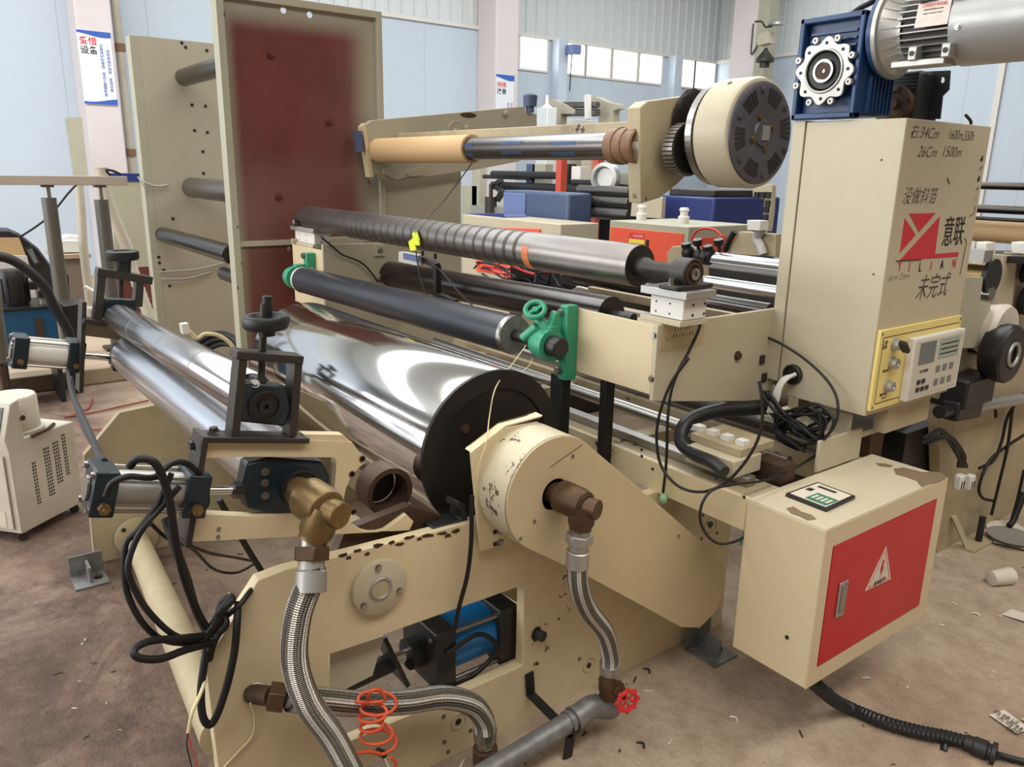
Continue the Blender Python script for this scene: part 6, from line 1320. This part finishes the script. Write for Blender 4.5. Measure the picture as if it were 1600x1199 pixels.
bp('slotted_column', [(1176, 295), (1204, 287), (1206, 290), (1204, 330), (1200, 362), (1190, 360), (1194, 312), (1176, 308)], M['cream'], rs, .05, Y=4.6)
for p in ((1182, 305), (1191, 305), (1200, 305), (1199, 318), (1197, 328), (1196, 340)): c = at(*p, Y=4.59); MB().box(c.x-.018, c.x+.018, 4.585, 4.6, c.z-.02, c.z+.02).build('slot', M['ink'], rs)
MB().box(-3.6, -2.2, 4.25, 5.0, 0, 1.0).build('machine_body', M['greydark'], rs, bev=.01)
cable('draped_cable', 'black cable falling past cream machine side', [at(1148, 362, Y=4.18), at(1140, 375, Y=4.18), at(1132, 392, Y=4.18)], .02); cable('film_strip', 'bundle of crumpled clear film on cream machine side', [at(1192, 358, Y=4.17), at(1182, 372, Y=4.17), at(1188, 385, Y=4.17), at(1192, 398, Y=4.17)], .03, 'plasticfilm', cat='film')
# lower machine bed behind arms
mb_ = thing('machine_bed', 'long low machine bed with dark rails between arms and orange box', 'machine', (-3.0, 3.5, 0))
MB().box(-3.9, -2.35, 3.0, 3.1, .60, .84).build('bed_side', M['cream_dirty'], mb_, bev=.004); MB().box(-3.9, -2.35, 3.9, 4.0, .55, .95).build('bed_side', M['greydark'], mb_)
for y_, z_, mt_ in ((3.2, .84, 'pinkbeam'), (3.35, .80, 'darkroll'), (3.55, .86, 'cream_dirty'), (3.75, .90, 'greydark')): MB().box(-3.9, -2.35, y_, y_+.07, z_-.05, z_).build('bed_rail', M[mt_], mb_, bev=.003)
MB().cyl((-3.9, 3.45, .93), (-2.4, 3.45, .93), .04).build('bed_roller', M['darkroll'], mb_)
for x_ in (-3.85, -2.4): MB().box(x_-.04, x_+.04, 3.0, 4.0, 0, .6).build('bed_leg', M['greydark'], mb_)
MB().ball(at(905, 465, Y=3.3), .07, (1.2, 1, .9), 12).build('rag_bundle', paint('greasy_rag', (96, 88, 76), .8, dirt=.6, sc=30), None, 'greasy rag bundle on the machine bed behind the banded roller', cat='rag')
# slate-blue unit, cream box, cable pile
sY = 5.6; sl_ = thing('slate_blue_unit', 'slate blue covered machine unit with lighter blue window panel', 'machine', at(835, 330, Y=sY)-V((0, 0, 1.1)))
x0_, x1_ = at(786, 300, Y=sY).x, at(888, 302, Y=sY).x; zt = at(850, 300, Y=sY).z
MB().box(x0_, x1_, sY, sY+.35, .2, zt).build('cover', M['blueslate'], sl_, bev=.03); MB().box(at(788, 305, Y=sY).x, at(822, 305, Y=sY).x, sY-.015, sY, zt-.30, zt-.03).build('window_panel', M['bluelight'], sl_, bev=.02)
MB().box(x0_, x1_, sY+.05, sY+.3, 0, .2).build('plinth', M['greydark'], sl_)
cY_ = 5.0; x0_, x1_ = at(722, 345, Y=cY_).x, at(876, 345, Y=cY_).x
cb2 = thing('cream_control_box', 'cream box with orange door strips behind the banded roller', 'control box', ((x0_+x1_)/2, cY_+.3, 0)); zt = at(800, 343, Y=cY_).z
MB().box(x0_, x1_, cY_, cY_+.5, 0, zt).build('box_body', M['cream'], cb2, bev=.01)
bp('orange_strip', [(770, 356), (843, 358), (843, 366), (772, 362)], M['orange'], cb2, .02, Y=cY_-.02); bp('orange_door', [(744, 402), (880, 415), (880, 440), (744, 424)], M['orange'], cb2, .02, Y=cY_-.02)
bp('dark_strip', [(730, 334), (786, 334), (790, 340), (728, 340)], M['bluecab'], cb2, .3, Y=cY_+.1)
rngp = random.Random(11)
for i in range(34):
    x_, y_ = rngp.uniform(722, 880), rngp.uniform(408, 455); mt_ = ['cable', 'cable', 'white', 'cable', 'cable', 'redhw', 'cable'][i % 7]
    cable('cable_heap', 'tangled %s cables heaped behind the banded roller' % {'cable': 'black', 'white': 'white', 'redhw': 'red'}[mt_], [at(x_, y_, Y=4.0), at(x_+rngp.uniform(10, 30), y_+rngp.uniform(-10, 14), Y=4.0), at(x_+rngp.uniform(20, 55), y_+rngp.uniform(-5, 20), Y=3.95), at(x_+rngp.uniform(30, 70), y_+rngp.uniform(0, 25), Y=3.9)], .009, mt_, group='%s cables in the heap' % {'cable': 'black', 'white': 'white', 'redhw': 'red'}[mt_])
MB().box(-5.4, -4.0, 4.02, 4.4, 0, .93).build('cable_trough', M['black'], None, 'dark trough under the heap of tangled cables', cat='trough')
MB().bar(at(872, 432, Y=4.3), at(874, 468, Y=4.3), .05, .05, up=(0, 1, 0)).build('white_post', M['white'], None, 'short white post right of the cable heap', cat='post')
bp('dark_cupboard', [(882, 425), (936, 431), (936, 700), (882, 700)], M['bluecab'], None, .3, Y=4.5)
o = [q for q in col.objects if q.name == 'dark_cupboard'][0]; setp(o, 'dark blue open cupboard right of the short white post', 'cupboard')
# red frame
rf = thing('steel_rack', 'red painted steel frame standing among grey machines', 'frame', at(900, 340, Y=6.6)-V((0, 0, 1.0)))
for (a_, b_) in (((873, 252), (873, 300)), ((930, 252), (930, 352))):
    p, q = at(*a_, Y=6.6), at(*b_, Y=6.6); MB().box(p.x-.05, p.x+.05, 6.6, 6.7, 0, p.z+.05).build('red_post', M['redpost'], rf, bev=.004)
p, q = at(887, 322, Y=6.6), at(930, 325, Y=6.6); MB().box(at(873, 322, Y=6.6).x, q.x, 6.62, 6.68, p.z-.06, p.z+.02).build('red_crossbar', M['redpost'], rf, bev=.004)
# grey machine with columns
gm = thing('grey_machine', 'grey machine with cream columns and black rollers behind the slate blue unit', 'machine', at(800, 320, Y=7.2)-V((0, 0, 1.2)))
for (x_, w_, t_, mt_) in ((743, .10, 262, 'cream_panel'), (733, .22, 290, 'cream_panel'), (829, .10, 256, 'blueslate'), (842, .14, 256, 'cream_panel'), (900, .09, 260, 'white'), (884, .05, 256, 'greydark')):
    p = at(x_, t_, Y=7.2); MB().box(p.x-w_, p.x+w_, 7.2, 7.35, 0, p.z).build('column', M[mt_], gm, bev=.004)
for (xa_, xb_, y_, r_) in ((770, 878, 272, .05), (756, 830, 276, .03), (900, 985, 298, .05), (895, 985, 285, .04), (770, 985, 290, .06)):
    p, q = at(xa_, y_, Y=7.1), at(xb_, y_, Y=7.1); MB().cyl(p, (q.x, q.y, p.z), r_).build('machine_roller', M['rubber'], gm)
MB().lathe(at(767, 310, Y=6.9)-V((0, 0, .3)), (0, 0, 1), [(0, .09), (.32, .09), (.32, .03), (.5, .03)], 20).build('air_spring', M['greydark'], gm)
for xx in (780, 785): MB().tube([at(xx, 282, Y=6.95), at(xx-8, 290, Y=6.95), at(xx+1, 300, Y=6.95), at(xx-6, 314, Y=6.95)], .03).build('lever', M['black'], gm)
MB().box(at(735, 325, Y=6.9).x, at(880, 325, Y=6.9).x, 6.9, 7.5, 0, at(800, 326, Y=6.9).z).build('machine_base', M['alu'], gm)
g2 = thing('grey_machine', 'grey machine with steel rollers seen between the red posts and near core arm', 'machine', at(960, 330, Y=6.0)-V((0, 0, 1.1)))
for (y_, r_) in ((296, .05), (312, .06), (330, .07)):
    p, q = at(905, y_, Y=6.0), at(986, y_, Y=6.0); MB().cyl(p, (q.x, q.y, p.z), r_).build('machine_roller', M['gunmetal'], g2)
MB().box(at(937, 300, Y=6.2).x, at(1035, 300, Y=6.2).x, 6.2, 6.8, 0, at(960, 308, Y=6.2).z).build('machine_body', M['greydark'], g2, bev=.02)
MB().lathe(at(950, 278, Y=6.1), (.3, -1, 0), [(0, .16), (.1, .16), (.11, .12), (.06, .1)], 30).build('hand_drum', M['alu'], g2)
bp('cover_plate', [(958, 272), (985, 268), (985, 290), (953, 286)], M['cream_panel'], g2, .3, Y=6.3)
# far unwinders
fu = thing('far_unwinder', 'far grey unwinding stand with pointed side heads under the windows', 'machine', (-10.4, 9, 0))
for (pts, x_) in ((((849, 158), (862, 155), (882, 163), (896, 172), (896, 178), (876, 178), (874, 205), (850, 205)), 0), (((916, 150), (930, 151), (950, 160), (966, 163), (966, 170), (958, 173), (958, 206), (934, 206), (936, 176), (918, 162)), 1)):
    bp('side_head', list(pts), M['olive'], fu, .15, Y=9+x_*.4)
    c = at(pts[-2][0]+10, 205, Y=9+x_*.4); MB().box(c.x-.12, c.x+.12, 9, 9.5, 0, c.z).build('side_stand', M['olive'], fu)
for y_, r_ in ((164, .05), (176, .06)): p, q = at(868, y_, Y=9.1), at(934, y_, Y=9.1); MB().cyl(p, q, r_).build('machine_roller', M['gunmetal'], fu)
bp('white_screen', [(875, 183), (985, 196), (985, 206), (875, 206)], M['white'], fu, .1, Y=9.8)
MB().bar(at(918, 148, Y=9.0), at(919, 186, Y=9.0), .08, .08, up=(0, 1, 0)).build('thin_post', M['white'], fu)
st = thing('far_stand', 'pale grey stand left of the far unwinder, below the windows', 'stand', at(845, 200, Y=8.5)-V((0, 0, 2.2)))
p = at(847, 168, Y=8.5); MB().box(p.x-.14, p.x+.14, 8.5, 8.7, 0, p.z).build('stand_body', M['wallc'], st, bev=.01); MB().lathe((p.x, 8.6, p.z), (0, 0, 1), [(0, .1), (.06, .03), (.2, .02)], 12).build('stand_tip', M['white'], st)
# blue wall lamp and hook wire
t = thing('wall_fan', 'small blue box hanging by a white pillar in front of window', 'box', at(876, 76, X=XW+.3))
MB().box(XW+.26, XW+.5, yat(871)-.02, yat(883), at(876, 84, X=XW+.3).z, at(876, 69, X=XW+.3).z).build('blue_box', M['bluelight'], t, bev=.02)
cable('hanging_wire', 'thin wire hanging below the small blue box', [at(886, 78, X=XW+.3), at(893, 82, X=XW+.3), at(892, 110, X=XW+.3), at(890, 142, X=XW+.3)], .012, 'greydark')
# lamp bracket on the right column
lx = thing('bracket_lamp', 'metal shaded lamp with grey junction box on the right column', 'lamp', at(1190, 105, Y=yc0-.3))
p = at(1212, 39, Y=yc0-.5); MB().lathe(p, (0, 0, 1), [(0, .15), (.03, .14), (.10, .06), (.11, .0)], 28).build('lamp_shade', M['alu'], lx)
MB().tube([at(1180, 34, Y=yc0-.45), at(1190, 34, Y=yc0-.45), at(1196, 42, Y=yc0-.45), at(1206, 41, Y=yc0-.5)], .02).build('lamp_arm', M['greydark'], lx)
MB().bar(at(1197, 52, Y=yc0-.5), at(1197, 70, Y=yc0-.5), .25, .2, up=(0, 1, 0)).build('junction_box', M['olive'], lx)
MB().lathe(at(1197, 75, Y=yc0-.5), (.0, 0, -1), [(0, .03), (.05, .05), (.2, .18), (.26, .18), (.28, .1), (.36, .1)], 20).build('flood_lamp', M['greydark'], lx)
MB().box(xc1-.02, xc1+.25, yc0-.01, yc0+.3, 2.9, 6.6).build('side_plate', M['cream_panel'], lx)
MB().tube([at(1177, 37, Y=yc0-.05), at(1175, 60, Y=yc0-.05), at(1174, 85, Y=yc0-.05), at(1184, 70, Y=yc0-.05)], .015).build('lamp_cable', M['greydark'], lx)

# ================================================================ right background
RX = -1.4
rm_ = thing('rear_machine', 'cream rear machine side frame at right edge beyond the cabinet', 'machine', (RX, 4.0, 0))
MB().prism([(RX, 3.42, 0), (RX, 3.36, .30), (RX, 3.18, .80), (RX, 3.05, .86), (RX, 3.05, .97), (RX, 3.6, .93), (RX, 5.2, .93), (RX, 5.2, 0)], (-.05, 0, 0)).build('side_plate', M['cream_dirty'], rm_, bev=.004)
bp('stepped_guard', [(1510, 432), (1537, 433), (1532, 473), (1549, 475), (1540, 545), (1496, 545)], M['cream_panel'], rm_, .02, X=RX+.05)
bp('corner_post', [(1568, 398), (1590, 400), (1578, 515), (1551, 510)], M['cream'], rm_, .25, X=RX-.1)
bp('corner_post', [(1590, 395), (1640, 398), (1640, 520), (1578, 515)], M['cream_dirty'], rm_, .06, X=RX-.12)
c = at(1598, 470, X=RX-.1); MB().cyl(c, c+V((.03, 0, 0)), .065).build('bearing_cap', M['discblack'], rm_)
c = at(1600, 425, X=RX-.1); MB().cyl(c, c+V((.03, 0, 0)), .05).build('bearing_cap', M['discblack'], rm_)
MB().box(-2.2, RX-.05, 3.5, 3.58, at(1540, 400, Y=3.5).z-.03, at(1540, 400, Y=3.5).z+.02).build('alloy_rail', M['alu'], rm_)
p = at(1545, 432, Y=3.6); MB().cyl((-2.3, 3.6, p.z), (p.x, 3.6, p.z), .055, seg=30).build('machine_roller', M['brass'], rm_); MB().cyl((p.x, 3.6, p.z), (p.x+.02, 3.6, p.z), .075).build('end_disc', M['discblack'], rm_)
p = at(1550, 460, Y=3.6); MB().cyl((-2.3, 3.6, p.z), (p.x, 3.6, p.z), .03).build('machine_roller', M['steel'], rm_)
MB().prism([at(x, y, X=-1.55) for x, y in ((1398, 640), (1428, 645), (1435, 720), (1405, 730))], (-.04, 0, 0)).build('diagonal_leg', M['cream_dirty'], rm_)
MB().box(-2.2, -1.5, 2.9, 3.0, .45, .80).build('dark_pan', M['rust'], rm_); MB().cyl((-2.2, 2.8, .70), (-1.5, 2.8, .70), .05).build('machine_roller', M['rust'], rm_)
MB().box(-2.6, -1.46, 3.1, 3.4, 0, .6).build('dark_base', M['black'], rm_)
for (a_, b_, r_, mt_) in (((1535, 290), (1700, 296), .020, 'darkroll'), ((1530, 326), (1700, 333), .022, 'darkroll'), ((1527, 341), (1700, 350), .010, 'greydark')):
    p, q = at(*a_, Y=4.6), at(*b_, Y=4.6); t = thing('guide_rod', '%s dark guide rod right of the control cabinet' % {'.020': 'topmost', '.022': 'middle', '.010': 'thin lowest'}['%.3f' % r_ if 0 else {.020: '.020', .022: '.022', .010: '.010'}[r_]], 'rod', p)
    MB().cyl((p.x-.3, 4.6, p.z), (q.x, 4.6, p.z), r_, seg=24).build('rod_bar', M[mt_], t); MB().cyl((p.x-.32, 4.6, p.z), (p.x-.3, 4.6, p.z), r_*1.5).build('rod_end', M['black'], t)
p = at(1560, 362, Y=4.7); t = thing('paper_roll', 'wide tan paper roll behind the control cabinet at right', 'roll', (p.x, 4.7, p.z-.07)); MB().cyl((p.x-.6, 4.7, p.z), (p.x+.6, 4.7, p.z), .06, seg=40).build('paper_web', M['card'], t); MB().cyl((p.x-.7, 4.7, p.z), (p.x+.7, 4.7, p.z), .02).build('core_shaft', M['greydark'], t)
for k, (x_, w_) in enumerate(((1533, 8), (1592, 12))): bp('carton', [(x_-w_, 378), (x_+w_, 380), (x_+w_, 398), (x_-w_, 396)], M['white'], None, .1, Y=4.0)
for k, o in enumerate([q for q in col.objects if q.name.startswith('carton') and q.parent is None]): setp(o, ['small white plastic block on alloy rail at right', 'white carton at right picture edge beside small white block'][k], 'box')
MB().bar(at(1520, 400, Y=4.1), at(1640, 402, Y=4.1), .5, .03).build('shelf_plate', M['black'], None, 'dark cluttered shelf plate under the white carton at right', cat='shelf')
# black round brake and shaft
bd = thing('round_brake', 'black round brake with pale ring and shaft at right edge', 'brake', (-1.25, 3.4, .82))
MB().cyl((-1.60, 3.38, .945), (-1.32, 3.40, .935), .022).build('brake_shaft', M['black'], bd); MB().lathe((-1.46, 3.39, .945), (1, 0, 0), [(0, .06), (.05, .06)], 28).build('shaft_flange', M['black'], bd)
MB().lathe((-1.34, 3.40, .935), (1, 0, 0), [(0, .05), (.01, .10), (.06, .118), (.09, .118), (.10, .11), (.10, .06), (.09, .05), (.09, 0)], 48).build('brake_disc', M['black'], bd)
MB().torus((-1.238, 3.40, .935), (1, 0, 0), .045, .008).build('pale_ring', M['alu'], bd); MB().lathe((-1.42, 3.46, 1.0), (1, 0, 0), [(0, .1), (.1, .12), (.12, .11)], 40).build('rear_housing', M['offwhite'], bd)
MB().box(-1.6, -1.3, 3.2, 3.45, .72, .84).build('bracket_foot', M['black'], bd, bev=.01)
tb = thing('alloy_tube', 'alloy tube with black end clamp on the rear machine frame', 'tube', at(1530, 640, X=RX+.04)-V((0, 0, .05)))
p, q = at(1520, 636, X=RX+.05), at(1610, 622, X=RX+.05); MB().cyl(p, q+(q-p)*.5, .026).build('tube_body', M['alu'], tb); MB().bar(p-(q-p)*.35, p+(q-p)*.02, .07, .08).build('end_clamp', M['black'], tb, bev=.01); MB().cyl(p-(q-p)*.5, p-(q-p)*.35, .025).build('clamp_nose', M['black'], tb)
for i, pts in enumerate((((1600, 615), (1575, 650), (1565, 690), (1552, 720), (1530, 732)), ((1600, 680), (1570, 700), (1545, 722), (1530, 760), (1535, 778), (1552, 783)), ((1582, 640), (1574, 700), (1560, 760), (1549, 805)), ((1530, 620), (1545, 625), (1555, 640), (1556, 652)), ((1600, 735), (1590, 780), (1580, 815)))):
    cable('frame_cable', 'black cables crossing the rear machine frame at right', [at(*p, X=RX+.03+.01*i) for p in pts], .007, group='cables on the rear frame')
rng = random.Random(5)
for i in range(8):
    pts = [(1450+rng.uniform(-15, 15), 690+rng.uniform(-10, 5)), (1475+rng.uniform(-5, 10), 676+rng.uniform(-5, 10)), (1500+rng.uniform(-8, 8), 700+rng.uniform(-10, 15)), (1505+rng.uniform(-8, 8), 730)]
    cable('plug_cable', 'dark cables bunched above the two white plugs', [at(*p, X=RX+.05) for p in pts], .006, group='cables above the white plugs')
for k, xx in enumerate((1501, 1517)):
    p = at(xx, 742, X=RX+.07); q = at(xx-4, 764, X=RX+.07); t = thing('white_plug', '%s of two white slotted plugs hanging at right' % ('left' if k == 0 else 'right'), 'plug', q)
    MB().bar(p, q, .045, .03, up=(1, 0, 0)).build('plug_body', M['white'], t, bev=.006)
    for s_ in (-.010, .010): MB().bar(p.lerp(q, .4)+V((.016, s_, 0)), p.lerp(q, .9)+V((.016, s_, 0)), .006, .002, up=(1, 0, 0)).build('slot', M['ink'], t)
MB().box(-1.38, -1.3, 3.55, 3.75, 0, .012).build('foot_plate', M['cream_dirty'], rm_); MB().cyl((-1.34, 3.68, .012), (-1.34, 3.68, .13), .014).build('levelling_bolt', M['ink'], rm_); MB().bar((-1.34, 3.57, .01), (-1.39, 3.50, .16), .02, .02).build('foot_brace', M['cream'], rm_)
cable('hook_wire', 'thin black bent handle on floor by the rear frame', [at(1600, 770, X=-1.3), at(1585, 810, X=-1.3), at(1577, 822, X=-1.3)], .014)

# ================================================================ floor litter
def sheet(name, label, pts, mat, h=.012, cat='paper', crumple=.01):
    rg = random.Random(len(label)); P = [at(x, y, Z=0) for x, y in pts]; c = sum(P, V((0, 0, 0)))/len(P); n = len(P)
    vs = [p+V((0, 0, .003+rg.random()*crumple)) for p in P]+[p.lerp(c, .5)+V((0, 0, .004+rg.random()*crumple)) for p in P]+[c+V((0, 0, .006))]
    fs = [(i, (i+1) % n, n+(i+1) % n, n+i) for i in range(n)]+[(n+i, n+(i+1) % n, 2*n) for i in range(n)]
    return MB().add(vs, fs).build(name, mat, None, label, cat=cat)
sheet('paper_sheet', 'large curled sheet with grey stained circle on floor at right edge', ((1537, 815), (1580, 818), (1610, 835), (1610, 866), (1552, 852)), M['paper'], crumple=.03)
MB().lathe(at(1580, 838, Z=.03), (0, 0, 1), [(0, .10), (.004, .10)], 30).build('round_cloth', paint('grey_cloth', (140, 134, 130), .8, dirt=.5), None, 'grey round stained cloth on the curled sheet', cat='cloth')
pc_ = at(1572, 910, Z=.03); MB().lathe(pc_-V((.05, .02, 0)), V((.2, .5, 0)), [(0, .026), (.002, .03), (.10, .036), (.102, .034), (.09, .03)], 24).build('paper_cup', M['paper'], None, 'crumpled dirty paper cup lying on the floor at right', cat='cup')
sheet('paper_scrap', 'pale torn card on the floor at right edge below the cup', ((1565, 962), (1580, 956), (1615, 965), (1615, 980)), M['paper'])
tg = sheet('shipping_tag', 'white tag with black handwriting on the floor at bottom right corner', ((1545, 1120), (1568, 1112), (1610, 1142), (1588, 1150)), M['paper'], crumple=.004)
a_, b_ = at(1556, 1122, Z=.012), at(1600, 1145, Z=.012)
for k in range(3):
    c_ = at(1572+k*6, 1121+k*10, Z=.013); text(['合格证', '大吉林', '600'][k], c_, .025, M['ink'], tg, ex=(b_-a_), up=V((0, 0, 1)).cross((b_-a_).normalized()), name='handwriting')
sheet('paper_scrap', 'small white scrap on the floor near the conduit bend', ((1593, 1128), (1612, 1126), (1612, 1140)), M['paper'])
rg = random.Random(21); m = MB(); m2 = MB(); 
for i in range(330):
    p = V((rg.uniform(-3.2, -.2), rg.uniform(.0, 4.5), .002)); s_ = rg.uniform(.002, .007); a_ = rg.uniform(0, 6.3); d2 = V((math.cos(a_), math.sin(a_), 0))*s_*rg.uniform(1, 3); e_ = V((-math.sin(a_), math.cos(a_), 0))*s_*.5
    (m if rg.random() < .5 else m2).add([p-d2-e_, p+d2-e_, p+d2+e_, p-d2+e_, p+V((0, 0, s_*.6))], [(0, 1, 4), (1, 2, 4), (2, 3, 4), (3, 0, 4)])
m.build('floor_debris', M['rust'], None, 'dark crumbs and chips scattered over the floor', cat='debris', kind='stuff')
m2.build('floor_debris', M['paper'], None, 'tiny pale paper chips scattered over the floor', cat='debris', kind='stuff')
for i, (x_, y_) in enumerate(((995, 1160), (1140, 1120), (1518, 958), (1005, 1045), (885, 1110))):
    p = at(x_, y_, Z=.004); MB().tube([p, p+V((.015, .01, .002)), p+V((.03, .0, 0))], .003, 6).build('metal_clip', M['white'] if i in (1, 2) else M['black'], None, ['black metal clip on floor right of the galvanised pipe', 'white plastic peg on the floor in open area', 'pale chip on floor below the curled sheet', 'dark scrap by the valve foot', 'dark scrap under the galvanised pipe bend'][i], cat='scrap')
